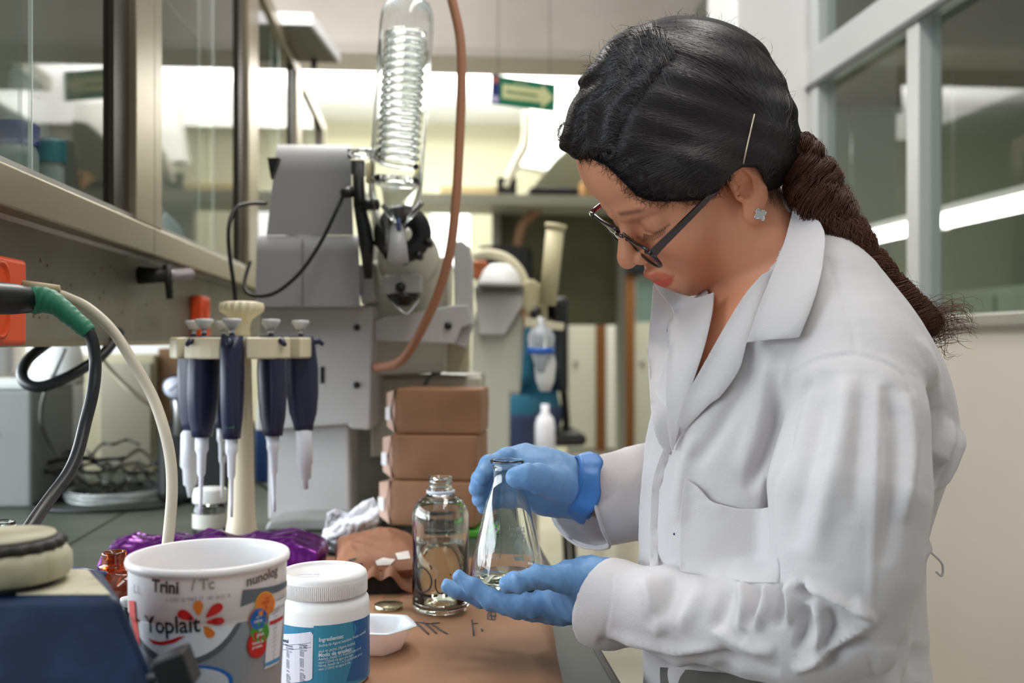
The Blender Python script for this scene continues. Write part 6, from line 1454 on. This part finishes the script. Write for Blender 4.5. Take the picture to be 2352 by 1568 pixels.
# ---- glasses
m_fr = mat('frame_burgundy', (42, 14, 20), .15, coat=.5, trans=.15); m_frr = mat('frame_red', (120, 24, 40), .15, trans=.4); m_ln = mat('lens', (250, 252, 252), .0, trans=1, ior=1.05)
GN = P(1506, 592, .925); GB = P(1424, 552, .990); GF = P(1347, 486, 1.055)   # near hinge, bridge, far hinge
gx = GN-GF; gw = np.linalg.norm(gx); gx /= gw
down = P(1512, 608, .935)-P(1500, 585, .925); gdir = -HU*.90-HF*.10; gy = gdir-gx*(gdir@gx); gy /= np.linalg.norm(gy)   # lens downwards
gl_ = MB(); gn = np.cross(gx, gy)
if gn@HF < 0: gn = -gn
lens_h = .033
def lens_ring(c, wd, hh, sgn):
    pts = []
    for k in range(44):
        a = 2*math.pi*k/44; e = .5; x = math.copysign(abs(math.cos(a))**e, math.cos(a)); y = math.copysign(abs(math.sin(a))**e, math.sin(a))
        pts.append(c+gx*x*wd/2*(1-.06*y)+gy*y*hh/2-gn*(.0025*x*x))
    return pts
glass_root = None
MIDX = GF+gx*gw*.5
# pull lens plane slightly: eyes look through the upper part
cn = MIDX+gx*.0325+gy*(lens_h/2-.004); cf = MIDX-gx*.0325+gy*(lens_h/2-.004)
fr = MB()
for c in (cn, cf): fr.tube(lens_ring(c, .053, lens_h, 1), .0019, 8, closed=True)
fr.tube(smooth_path([MIDX-gx*.0075+gy*.002, MIDX+gn*.002-gy*.001, MIDX+gx*.0075+gy*.002], 5), .0016, 8)
fr.tube([MIDX+gx*.058, MIDX+gx*.068-gn*.002], .0026, 8); fr.tube([MIDX-gx*.058, MIDX-gx*.068-gn*.002], .0026, 8)
glasses = fr.build('glasses', m_fr, body)
for c in (cn, cf):
    ring_ = lens_ring(c, .0525, lens_h-.0005, 1); l = MB(); l.prism(ring_, gn*.0012); l.build('lens', m_ln, glasses)
e1 = hw(-2, -34, 79); h1 = MIDX+gx*.068-gn*.002; t_ = MB()
tpth = smooth_path([h1, h1+(e1-h1)*.12, h1+(e1-h1)*.5+HS*.002, e1], 5)
K = len(tpth); vs = []
up_ = np.cross(gx, (e1-h1)/np.linalg.norm(e1-h1)); up_ /= np.linalg.norm(up_)
for i, p in enumerate(tpth):
    w_ = .0052-.0026*(i/(K-1)); 
    for sx_, sy_ in ((-1, -1), (1, -1), (1, 1), (-1, 1)): vs.append(p+up_*w_*sy_+gx*.0010*sx_)
t_.add(vs, [(i*4+j, i*4+(j+1) % 4, (i+1)*4+(j+1) % 4, (i+1)*4+j) for i in range(K-1) for j in range(4)]+[(3, 2, 1, 0), tuple((K-1)*4+j for j in range(4))], False)
bevel(t_.build('temple', m_fr, glasses), .0006, 2)
e2_ = hw(-2, -34, -79); h2 = MIDX-gx*.068-gn*.002; t_ = MB(); t_.tube(smooth_path([h2, h2+(e2_-h2)*.5, e2_], 5), [.0026]*11, 8); t_.build('temple', m_frr, glasses)
for sg in (1, -1): MB().tube([MIDX+gx*.0085*sg+gy*.006, MIDX+gx*.0075*sg+gy*.011-gn*.005], [.0012, .0030], 10).build('nose_pad', m_ln, glasses)
# ================================================================ LAB COAT
ELF = P(1650, 1165, 1.20)
def coat_sdf(p):
    d = torso_sdf(p)
    arm = chain(p, [P(1980, 860, .895), P(1968, 980, .868), P(1947, 1130, .85), P(1940, 1290, .845), P(1925, 1388, .85)], [.050, .0525, .0600, .0530, .0515], .03)
    fore = chain(p, [P(1928, 1400, .85), P(1840, 1428, .865), P(1700, 1432, .895), P(1550, 1408, .945), P(1400, 1386, 1.0), P(1300, 1375, 1.035)], [.053, .049, .0385, .0375, .0385, .0385], .03)
    arm = smin(arm, fore, .012)
    kz_ = np.interp(p[:, 2], [P(0, 980, .87)[2], P(0, 850, .87)[2]], [.003, .055])
    d = smin(d, arm, kz_)
    d = smin(d, chain(p, [P(1600, 820, 1.17), P(1660, 1000, 1.20), ELF], [.062, .06, .055], .03), .02)
    # cuff cut: a plane across the forearm, then hollowed
    ax = P(1300, 1375, 1.035)-P(1550, 1408, .945); ax /= np.linalg.norm(ax); nn = ax+np.array([0, 0, .28]); nn /= np.linalg.norm(nn)
    pl = (p-P(1376, 1384, 1.008))@nn
    d = np.where(np.abs(pl) < .2, np.where((p@RV) < (P(1560, 0, 1.0)@RV), smax(d, pl, .003), d), d)
    inner = chain(p, [P(1480, 1398, .97), P(1300, 1375, 1.035)], [.030, .034], .01)
    d = smax(d, -inner, .004)
    return d
lo, hi = bbox([P(1440, 440, 1.0), P(2260, 440, 1.0), P(1340, 1400, 1.02), P(2240, 1800, 1.0), P(1990, 1000, .78), P(1600, 1000, 1.28)], .03)
lo[2] = .60
V, Q = sculpt(coat_sdf, lo, hi, .0062, 1)
# hem hidden below frame: cut flat
N_v = gradf(coat_sdf, V)
U_, Vp, Dp = proj(V)
face_ = np.clip(-(N_v@DV)*2.5-.05, 0, 1)
def seg_dist(pl):
    d = np.full(len(V), 1e9); A = np.array(pl, float); X = np.stack([U_, Vp], 1); tt = np.zeros(len(V))
    for i in range(len(A)-1):
        ba = A[i+1]-A[i]; pa = X-A[i]; t = np.clip((pa@ba)/(ba@ba), 0, 1); dd = np.linalg.norm(pa-t[:, None]*ba, axis=1); k = dd < d
        d = np.where(k, dd, d); tt = np.where(k, (i+t)/(len(A)-1), tt)
    return d, tt
H_ = np.zeros(len(V)); FA = 1.7
def fold(pl, w_, h_, dmax=None, dmin=None, taper=.25, sharp=2):
    global H_
    pl = [p[:2] for p in smooth_path([np.array([*p, 0.]) for p in pl], 5)]
    d, t = seg_dist(pl); g = np.exp(-(d/w_)**sharp)*h_*FA/1000
    if taper: g *= np.clip(t/taper, 0, 1)**.7*np.clip((1-t)/taper, 0, 1)**.7
    if dmax: g = g*np.clip((dmax-Dp)/.03+.5, 0, 1)
    if dmin: g = g*np.clip((Dp-dmin)/.03+.5, 0, 1)
    H_ += g*face_
# forearm
for a in (
 ([(1812, 1332), (1822, 1375), (1812, 1435)], 11, 7), ([(1835, 1345), (1850, 1362), (1858, 1378)], 8, -9), ([(1795, 1340), (1796, 1390), (1780, 1440)], 11, -6),
 ([(1768, 1338), (1762, 1385), (1735, 1450)], 12, 6), ([(1745, 1340), (1735, 1390), (1710, 1440)], 12, -5), ([(1705, 1335), (1712, 1395), (1700, 1450)], 13, 5), ([(1680, 1340), (1660, 1400), (1640, 1450)], 16, -4),
 ([(1610, 1320), (1600, 1380), (1560, 1450)], 20, 4), ([(1545, 1320), (1530, 1380), (1490, 1440)], 20, -4), ([(1480, 1320), (1500, 1390), (1520, 1460)], 16, 4),
 ([(1845, 1340), (1920, 1375), (1990, 1420)], 10, 6), ([(1870, 1375), (1885, 1440), (1865, 1500)], 13, 6), ([(1850, 1390), (1850, 1440), (1830, 1500)], 11, -6), ([(1905, 1395), (1915, 1450), (1890, 1505)], 12, -5),
 ([(1995, 1435), (1940, 1455), (1880, 1505), (1820, 1540)], 11, 7), ([(1995, 1470), (1940, 1495), (1890, 1535)], 10, -5), ([(1370, 1470), (1500, 1505), (1650, 1512), (1790, 1545)], 12, -5), ([(1400, 1455), (1520, 1488), (1660, 1495)], 12, 4),
 ([(1960, 1380), (1992, 1410), (1998, 1440)], 12, 5), ([(1640, 1440), (1700, 1480), (1780, 1500)], 14, 4)):
    fold(*a, dmax=1.02)
# upper sleeve
for a in (([(1862, 870), (1822, 950), (1803, 1030), (1766, 1130), (1772, 1230), (1786, 1310)], 9, -6), ([(1905, 850), (1880, 980), (1845, 1120), (1820, 1260)], 28, -3.5), ([(1945, 860), (1930, 1000), (1890, 1160), (1870, 1290)], 30, 3.5),
 ([(2017, 870), (2014, 1000), (2009, 1150), (2004, 1300), (2001, 1430)], 7, 1.3), ([(2040, 880), (2062, 980), (2060, 1120), (2035, 1300)], 18, -4), ([(2085, 900), (2095, 1050), (2075, 1200)], 14, 3), ([(1985, 850), (1975, 1000), (1965, 1200)], 22, -2.5)):
    fold(*a, dmax=.95)
# torso front, back and shoulder
for a in (([(1735, 795), (1712, 880), (1650, 985), (1590, 1070)], 20, -4), ([(1775, 800), (1750, 930), (1705, 1090)], 24, 4.5), ([(1800, 880), (1775, 1000), (1715, 1130)], 15, -6), ([(1810, 820), (1800, 900), (1795, 980)], 12, 4),
 ([(1600, 1000), (1570, 1080), (1555, 1200)], 16, 3), ([(2103, 850), (2112, 940), (2120, 1010), (2100, 1090)], 12, -9), ([(2185, 965), (2160, 1030), (2128, 1110), (2098, 1230)], 13, 8), ([(2207, 985), (2180, 1060), (2145, 1130)], 9, 6), ([(2125, 1040), (2142, 1075), (2118, 1130), (2095, 1225)], 8, -8),
 ([(2100, 780), (2135, 850), (2150, 940)], 20, 4), ([(2140, 1250), (2090, 1290), (2070, 1400), (2075, 1560)], 16, 6), ([(2110, 1240), (2100, 1265), (2085, 1290)], 10, -6), ([(2105, 1330), (2110, 1450), (2125, 1560)], 14, -4)):
    fold(*a, dmin=.88)
# long vertical drapes in the lower coat
for k, u in enumerate((1560, 1660, 2040, 2110)): fold([(u, 1480), (u-10, 1700), (u-15, 1900)], 30, 6*(-1)**k)
# seams
fold([(1822, 856), (1870, 828), (1920, 817), (1970, 814), (2040, 836), (2085, 872), (2105, 930), (2117, 1000), (2114, 1100)], 5.5, -.8, taper=.02)
fold([(1826, 849), (1872, 822), (1920, 811), (1970, 808), (2042, 830), (2090, 868), (2111, 930), (2123, 1000)], 6, .5, taper=.02)
fold([(1897, 590), (1925, 660), (1953, 735), (1966, 812)], 5.5, -.8, taper=.02)
fold([(1407, 1318), (1402, 1390), (1385, 1478)], 5, -.7, taper=.02); fold([(1413, 1318), (1408, 1390), (1391, 1478)], 5, .5, taper=.02)
fold([(2000, 1500), (2001, 1600)], 5, -.8, taper=.02)
V2 = V+N_v*H_[:, None]+N_v*(ridged(V, 16, .0006, 5)+ridged(V, 42, .00025, 6))[:, None]
# neckline opening
VR = np.array([(1570, 560), (1590, 640), (1622, 660), (1632, 690), (1630, 730), (1603, 842), (1577, 905), (1583, 912), (1610, 850), (1655, 770), (1706, 690), (1782, 600), (1822, 500), (1835, 430), (1700, 420), (1570, 450)], float)
fc = V2[Q].mean(1); fu, fv, fd = proj(fc); kill = inside(np.stack([fu, fv], 1), VR) & (fd < 1.19)
m_coat = mat('coat_cotton', (210, 205, 205), .82, noise=.05, nscale=6, bump=.25, bscale=700, sheen=.3)
Qk = Q[~kill]; used = np.unique(Qk); remap = -np.ones(len(V2), np.int64); remap[used] = np.arange(len(used))
coat = mesh_arrays('lab_coat', V2[used], remap[Qk], m_coat, body)
cb = [BVHTree.FromPolygons([Vector(v) for v in V2], [tuple(map(int, q)) for q in Q])]
class Multi:
    def __init__(s, bs): s.bs = bs
    def ray_cast(s, o, d):
        best = (None, None, None, None)
        for b_ in s.bs:
            h_ = b_.ray_cast(o, d)
            if h_[0] is not None and (best[3] is None or h_[3] < best[3]): best = h_
        return best
bco = np.empty(len(body.data.vertices)*3, np.float32); body.data.vertices.foreach_get('co', bco); bco = bco.reshape(-1, 3)
bodyb = BVHTree.FromPolygons([Vector(v) for v in bco], [tuple(p.vertices) for p in body.data.polygons])
both = Multi([cb[0], bodyb])
BVHTree_ = BVHTree
def drape_b(src, poly, off, step, name, m, parent, th=.0022, relax=3, bend=None):
    poly = [tuple(p[:2]) for p in poly]
    V2_, F = fill2d(poly, step); T = np.full(len(V2_), np.nan)
    for i, (u, v) in enumerate(V2_):
        r_ = _dir(u, v); h_ = src.ray_cast(Vector(CAMP), Vector(r_).normalized())
        if h_[0] is not None: T[i] = (np.array(h_[0])-CAMP)@DV
    ok = ~np.isnan(T); G = V2_[ok]; TG = T[ok]
    for i in np.where(~ok)[0]: T[i] = TG[np.argmin(((G-V2_[i])**2).sum(1))]
    nb = [set() for _ in V2_]
    for f in F:
        for a in range(3): nb[f[a]].add(f[a-1]); nb[f[a-1]].add(f[a])
    for _ in range(relax): T = np.minimum(T, .5*T+.5*np.array([np.mean([T[j] for j in n_]) if n_ else T[i] for i, n_ in enumerate(nb)])) if False else .4*T+.6*np.array([np.mean([T[j] for j in n_]) if n_ else T[i] for i, n_ in enumerate(nb)])
    T = T-np.array([off(u, v) if callable(off) else off for u, v in V2_])
    vs = [P(u, v, t) for (u, v), t in zip(V2_, T)]
    b_ = MB(); b_.add(vs, F, True); o = b_.build(name, m, parent)
    sm_ = o.modifiers.new('s', 'SOLIDIFY'); sm_.thickness = th; sm_.offset = 0
    be = o.modifiers.new('b', 'BEVEL'); be.width = th*.35; be.segments = 2; be.limit_method = 'ANGLE'; be.angle_limit = math.radians(60)
    return o
sp = lambda pts, n=4: [p[:2] for p in smooth_path([np.array([*p, 0.]) for p in pts], n)]
FL = sp([(1500, 650), (1545, 668), (1600, 684), (1640, 672)], 2)+sp([(1640, 672), (1636, 720), (1620, 790), (1603, 845), (1585, 900), (1560, 985), (1545, 1035)])+sp([(1540, 1025), (1532, 960), (1530, 880), (1536, 800), (1548, 720), (1530, 690)], 3)
drape_b(both, FL, lambda u, v: .017+.002*max(0, (u-1560)/80), 12, 'lapel', m_coat, coat, relax=12)
FP = sp([(1500, 655), (1565, 685), (1582, 760), (1572, 880), (1556, 980), (1545, 1035)], 3)+sp([(1535, 1045), (1505, 1000), (1492, 900), (1490, 780), (1497, 700)], 3)
drape_b(both, FP, .011, 14, 'front_panel', m_coat, coat, relax=40)
NL = sp([(1778, 618), (1748, 690), (1716, 786)], 2)+sp([(1714, 790), (1702, 838), (1686, 868), (1672, 888), (1652, 912), (1632, 926), (1604, 954), (1574, 984), (1556, 1010), (1543, 1034)], 3)+sp([(1545, 1010), (1558, 962), (1578, 905), (1605, 856), (1652, 772), (1704, 686), (1750, 630)], 3)
drape_b(both, NL, lambda u, v: .013-.008*min(1, max(0, (v-800)/230)), 11, 'lapel', m_coat, coat, relax=14)
NC = sp([(1826, 458), (1862, 488), (1893, 530), (1892, 590), (1880, 655), (1860, 715), (1836, 774)], 3)+sp([(1834, 775), (1780, 779), (1716, 786)], 2)+sp([(1716, 784), (1740, 712), (1776, 622), (1800, 560), (1815, 508)], 3)
drape_b(both, NC, lambda u, v: .016+.004*math.sin((v-450)/330*3.1), 11, 'collar', m_coat, coat, relax=16)
drape_b(both, [(1792, 440), (1828, 456), (1836, 492), (1812, 486), (1800, 468)], .004, 6, 'collar_stand', m_coat, coat)
PK = sp([(1573, 1100), (1600, 1116), (1630, 1148), (1660, 1160), (1700, 1168), (1745, 1168), (1777, 1162)], 3)+[(1780, 1230), (1792, 1306), (1790, 1338), (1720, 1338), (1640, 1325), (1562, 1312), (1562, 1220), (1566, 1150)]
drape_b(cb[0], PK, lambda u, v: .0045+.007*max(0, 1-abs(u-1655)/70)*max(0, 1-(v-1100)/90), 12, 'chest_pocket', m_coat, coat, relax=4)
PL = sp([(1543, 1034), (1520, 1110), (1514, 1200), (1512, 1312)], 3)+sp([(1494, 1312), (1494, 1200), (1500, 1100), (1524, 1030)], 3)
drape_b(cb[0], PL, .004, 11, 'front_placket', m_coat, coat, relax=6)
drape_b(cb[0], [(1516, 1532), (1560, 1535), (1700, 1550), (1800, 1575), (1800, 1640), (1522, 1640)], .002, 14, 'dark_dress', mat('olive_cloth', (104, 102, 96), .85), coat, relax=6)
o = MB().lathe([(0, 0), (.0009, 0), (.0009, .0004), (0, .0004)], c=P(1549, 1226, 0.9), n=10)
h_ = cb[0].ray_cast(Vector(CAMP), Vector(_dir(1549, 1226)).normalized())[0]
if h_ is not None: MB().lathe([(0, -.0006), (.0012, -.0006), (.0012, .0006), (0, .0006)], n=12, M=Matrix.Translation(h_)@Matrix.Rotation(math.pi/2, 4, 'X')).build('ink_dot', mat('ink_blue', (44, 60, 120), .6), coat)
tube_obj('belt_thread', [P(2128, 1262, 1.03), P(2142, 1272, 1.03), (P(2164, 1295, 1.03)), P(2163, 1322, 1.03), P(2150, 1312, 1.03)], .0022, m_coat, coat, flat=.5)
# ---- far sleeve, an open tube with a wide turned cuff
rings = []
def ringpts(L): return smooth_path([P(*q) for q in L], 4, closed=True)
RG = [[(1345, 1050, 1.140), (1352, 1090, 1.100), (1364, 1150, 1.086), (1384, 1215, 1.092), (1398, 1256, 1.118), (1325, 1250, 1.168), (1268, 1186, 1.186), (1285, 1095, 1.178)],
      [(1395, 1038, 1.150), (1400, 1085, 1.105), (1408, 1150, 1.088), (1424, 1212, 1.095), (1434, 1246, 1.120), (1380, 1246, 1.172), (1325, 1190, 1.192), (1338, 1095, 1.185)],
      [(1462, 1016, 1.160), (1464, 1075, 1.110), (1468, 1145, 1.092), (1474, 1205, 1.100), (1474, 1238, 1.125), (1450, 1240, 1.180), (1420, 1190, 1.205), (1430, 1090, 1.20)],
      [(1560, 1000, 1.180), (1560, 1060, 1.130), (1560, 1140, 1.112), (1560, 1210, 1.120), (1558, 1245, 1.150), (1550, 1240, 1.205), (1545, 1180, 1.230), (1550, 1070, 1.225)]]
rr = [ringpts(L) for L in RG]; n_ = len(rr[0]); allr = []
for i in range(len(rr)-1):
    for t in np.linspace(0, 1, 8)[:-1]: allr.append([a*(1-t)+b_*t for a, b_ in zip(rr[i], rr[i+1])])
allr.append(rr[-1]); b = MB(); A_ = np.array([p for r_ in allr for p in r_]); cen_ = np.array([np.mean(r_, axis=0) for r_ in allr]).repeat(n_, axis=0)
nr = A_-cen_; nr /= np.linalg.norm(nr, axis=1, keepdims=True); A_ = A_+nr*(ridged(A_, 30, .0016, 31)[:, None])
b.add(list(A_), [(i*n_+k, i*n_+(k+1) % n_, (i+1)*n_+(k+1) % n_, (i+1)*n_+k) for i in range(len(allr)-1) for k in range(n_)])
sl = b.build('far_sleeve', m_coat, coat); sm_ = sl.modifiers.new('s', 'SOLIDIFY'); sm_.thickness = .0035; sm_.offset = -1
hem = MB().tube([p*1.0 for p in rr[0]], .0022, 8, closed=True).build('cuff_hem', m_coat, sl)
# ---- forearms, trousers, shoes (mostly out of the picture, kept for completeness)
def limb(name, pts, rs, m, h=.012, parent=body):
    lo, hi = bbox(pts, max(rs)+.02); f = lambda p: chain(p, pts, rs, .02)
    V, Q = sculpt(f, lo, hi, h, 1); return mesh_arrays(name, V, Q, m, parent)
m_skin2 = mat('skin_arm', (192, 132, 102), .5, sss=.1)
limb('forearm', [ELF, P(1450, 1120, 1.14), P(1372, 1126, 1.135), P(1330, 1122, 1.13)], [.036, .029, .0255, .026], m_skin2, .008)
limb('forearm', [P(1900, 1410, .86), P(1500, 1400, .985), P(1420, 1362, 1.01)], [.034, .023, .022], m_skin2, .010)
hx = P(1820, 784, 1.0); hx[2] = .66; hz = lambda z, dx, dy: np.array([hx[0]+dx, hx[1]+dy, z])
m_tr = mat('olive_cloth', ())
for s_ in (-.09, .10): 
    limb('trouser_leg', [hz(.70, .02, s_*.8), hz(.48, 0, s_), hz(.10, .02, s_)], [.10, .075, .055], m_tr, .02)
    limb('shoe', [hz(.045, .04, s_), hz(.04, -.10, s_)], [.045, .038], m_dark, .012)

# ================================================================ GLOVES
m_gv = mat('nitrile_blue', (116, 162, 212), .46, noise=.10, nscale=30, bump=.6, bscale=90, sss=.0, spec=.45)
def wr_noise(V, s, a, seed): return ridged(V, s, a, seed, 4)
UG = {  # upper hand
 'palm': ([(1352, 1120, 1.135, .0315), (1305, 1118, 1.128, .0325), (1255, 1108, 1.125, .0330), (1218, 1095, 1.122, .0290)], .03),
 'back': ([(1260, 1075, 1.135, .020), (1205, 1062, 1.140, .020), (1170, 1060, 1.138, .0165)], .02),
 'thumb': ([(1290, 1118, 1.095, .020), (1238, 1098, 1.060, .0150), (1205, 1094, 1.048, .0128), (1186, 1096, 1.046, .0114)], .02),
 'index': ([(1215, 1075, 1.130, .0125), (1165, 1052, 1.118, .0120), (1122, 1068, 1.108, .0110), (1108, 1092, 1.092, .0100)], .006),
 'middle': ([(1220, 1098, 1.130, .0125), (1160, 1086, 1.122, .0118), (1106, 1098, 1.112, .0105), (1096, 1122, 1.095, .0098)], .006),
 'ring': ([(1222, 1120, 1.128, .0120), (1165, 1118, 1.122, .0112), (1112, 1126, 1.112, .0102), (1102, 1146, 1.098, .0092)], .006),
 'pinky': ([(1226, 1142, 1.125, .0115), (1175, 1145, 1.118, .0102), (1128, 1150, 1.112, .0092), (1112, 1164, 1.100, .0082)], .006)}
LG = {
 'palm': ([(1402, 1352, 1.010, .0300), (1362, 1352, 1.022, .0300), (1318, 1358, 1.035, .0285), (1272, 1372, 1.048, .0215), (1235, 1382, 1.055, .0165)], .03),
 'heel': ([(1330, 1380, 1.030, .0200), (1270, 1394, 1.040, .0150), (1215, 1398, 1.045, .0120)], .02),
 'thumb': ([(1350, 1330, 1.005, .020), (1288, 1326, .992, .0135), (1232, 1325, .985, .0122), (1190, 1334, .985, .0108), (1165, 1342, .988, .0092)], .015),
 'index': ([(1262, 1386, 1.030, .0140), (1190, 1394, 1.026, .0125), (1128, 1380, 1.026, .0112), (1085, 1345, 1.030, .0100), (1054, 1323, 1.034, .0084)], .006),
 'middle': ([(1255, 1384, 1.052, .0135), (1180, 1384, 1.052, .0115), (1105, 1376, 1.056, .0108), (1060, 1358, 1.060, .0102), (1030, 1346, 1.064, .0090)], .006),
 'ring': ([(1255, 1380, 1.074, .0125), (1180, 1378, 1.078, .0108), (1112, 1372, 1.084, .0100), (1070, 1362, 1.090, .0088)], .006),
 'pinky': ([(1258, 1378, 1.094, .0115), (1200, 1376, 1.102, .0098), (1150, 1370, 1.108, .0090), (1115, 1362, 1.112, .0080)], .006)}
def hand_sdf(G, order, kk):
    C = {k: ([P(*q[:3]) for q in v[0]], [q[3] for q in v[0]], v[1]) for k, v in G.items()}
    def f(p):
        core = None
        for k in order:
            d = chain(p, C[k][0], C[k][1], C[k][2]*.5); core = d if core is None else smin(core, d, .014)
        d = smin(core, chain(p, *C['thumb'][:2], .006), .010)
        fs = None
        for k in ('index', 'middle', 'ring', 'pinky'):
            e = chain(p, C[k][0], C[k][1], .004); fs = e if fs is None else smin(fs, e, .0022)
        return smin(d, fs, .006)
    pts = [q for k in C for q in C[k][0]]
    return f, pts
flaskR = lambda h: np.interp(h, [0, .0115, .018, .032, .0945, .109, .117, .135], [.0805/2, .0405, .0400, .0378, .0230, .0178, .0157, .0160])
def glove(name, G, order, seed, cutn, lo_amp):
    f, pts = hand_sdf(G, order, .01)
    def g(p):   # never inside the flask
        h = p[:, 2]-FC[2]; r = np.linalg.norm(p[:, :2]-FC[:2], axis=1); fl = np.where((h > 0) & (h < .14), r-flaskR(np.clip(h, 0, .135)), .05)
        base = np.where((r < .040) & (h <= 0), -h, np.where(r < .040, -.01, .05))
        d = smax(f(p), -(fl-.0008), .002)
        return np.where((r < .043) & (h > -.002) & (h < 0), np.maximum(d, h+.0008), d)
    lo, hi = bbox(pts, .045); V, Q = sculpt(g, lo, hi, .0030, 1)
    N_ = gradf(g, V)
    # wrinkles running across the hand, in the soft places
    V = V+N_*(ridged(V*np.array([1.0, .6, .35]), 75, lo_amp, seed, 3)*.6+ridged(V, 150, lo_amp*.35, seed+3, 2))[:, None]
    return mesh_arrays(name, V, Q, m_gv, body)
gu = glove('glove', UG, ('palm', 'back'), 41, None, .0007)
gl2 = glove('glove', LG, ('palm', 'heel'), 47, None, .0019)
# fine baby hairs crossing the hairline on to the skin
S1.clear()
hlp = smooth_path([np.array(p, float) for p in ((1330, 366), (1352, 362), (1392, 380), (1425, 412), (1462, 450), (1500, 463), (1560, 463), (1612, 460), (1650, 440), (1680, 402))], 8)
for k in range(520):
    a = hlp[rng.integers(0, len(hlp))]+rng.normal(0, 3, 2)-np.array([0, 8]); L0 = rng.uniform(14, 34); ang = rng.normal(1.75, .7); turn = rng.normal(0, 2.2); p = a.copy(); out = []
    for j in range(10):
        q = both.ray_cast(Vector(CAMP), Vector(_dir(*p)).normalized())[0]; q2 = hair_hit(p[0], p[1], 0)
        c = [x for x in (q, q2) if x is not None]
        if c:
            c = min([np.array(x) for x in c], key=lambda x: (x-CAMP)@DV); out.append(c-DV*.0009)
        p = p+np.array([math.cos(ang), math.sin(ang)])*L0/9; ang += turn/9
    if len(out) == 10: S1.append((out, .00011))
strand_obj('baby_hairs', S1, m_hair, hair)
# rolled glove cuffs
def cuff(c, ax, r0, seed, parent, ry=1.15, L=.012):
    ax = ax/np.linalg.norm(ax); a1 = np.cross(ax, DV); a1 /= np.linalg.norm(a1); a2 = np.cross(ax, a1); r2 = np.random.default_rng(seed); ph = r2.uniform(0, 6, 4); b = MB(); n = 72; prof = [(-.014, .86), (-.010, .95), (-.005, 1.0), (0, 1.06), (.006, 1.13), (.010, 1.12), (.007, 1.03), (0, .97), (-.01, .93)]
    vs = []
    for k in range(n):
        t = 2*math.pi*k/n; wv = 1+.05*math.sin(3*t+ph[0])+.022*math.sin(7*t+ph[1])+.012*math.sin(13*t+ph[2])
        for x, q in prof:
            rr = r0*q*(1+(wv-1)*min(1, max(0, (x+.014)/.014))); vs.append(c+ax*(x+.0025*math.sin(5*t+ph[3])*(x > -.01))+a1*rr*math.cos(t)*ry+a2*rr*math.sin(t))
    m_ = len(prof); b.add(vs, [(k*m_+i, ((k+1) % n)*m_+i, ((k+1) % n)*m_+i+1, k*m_+i+1) for k in range(n) for i in range(m_-1)])
    o = b.build('rolled_cuff', mat('nitrile_deep', (74, 134, 205), .45, bump=.3, bscale=120), parent); sm_ = o.modifiers.new('s', 'SOLIDIFY'); sm_.thickness = .0008; return o
cuff(P(1334, 1117, 1.117), P(1372, 1126, 1.137)-P(1330, 1116, 1.132), .0325, 1, gu, 1.10)
tube_obj('cuff_tip', [P(1338, 1162, 1.11), P(1346, 1178, 1.108), P(1350, 1186, 1.108), P(1356, 1176, 1.11)], [.006, .006, .0035, .003], mat('nitrile_deep', ()), gu)
tube_obj('cuff_tip', [P(1392, 1300, 1.0), P(1400, 1295, 1.0), P(1410, 1300, 1.0)], [.003, .0035, .003], mat('nitrile_deep', ()), gl2)
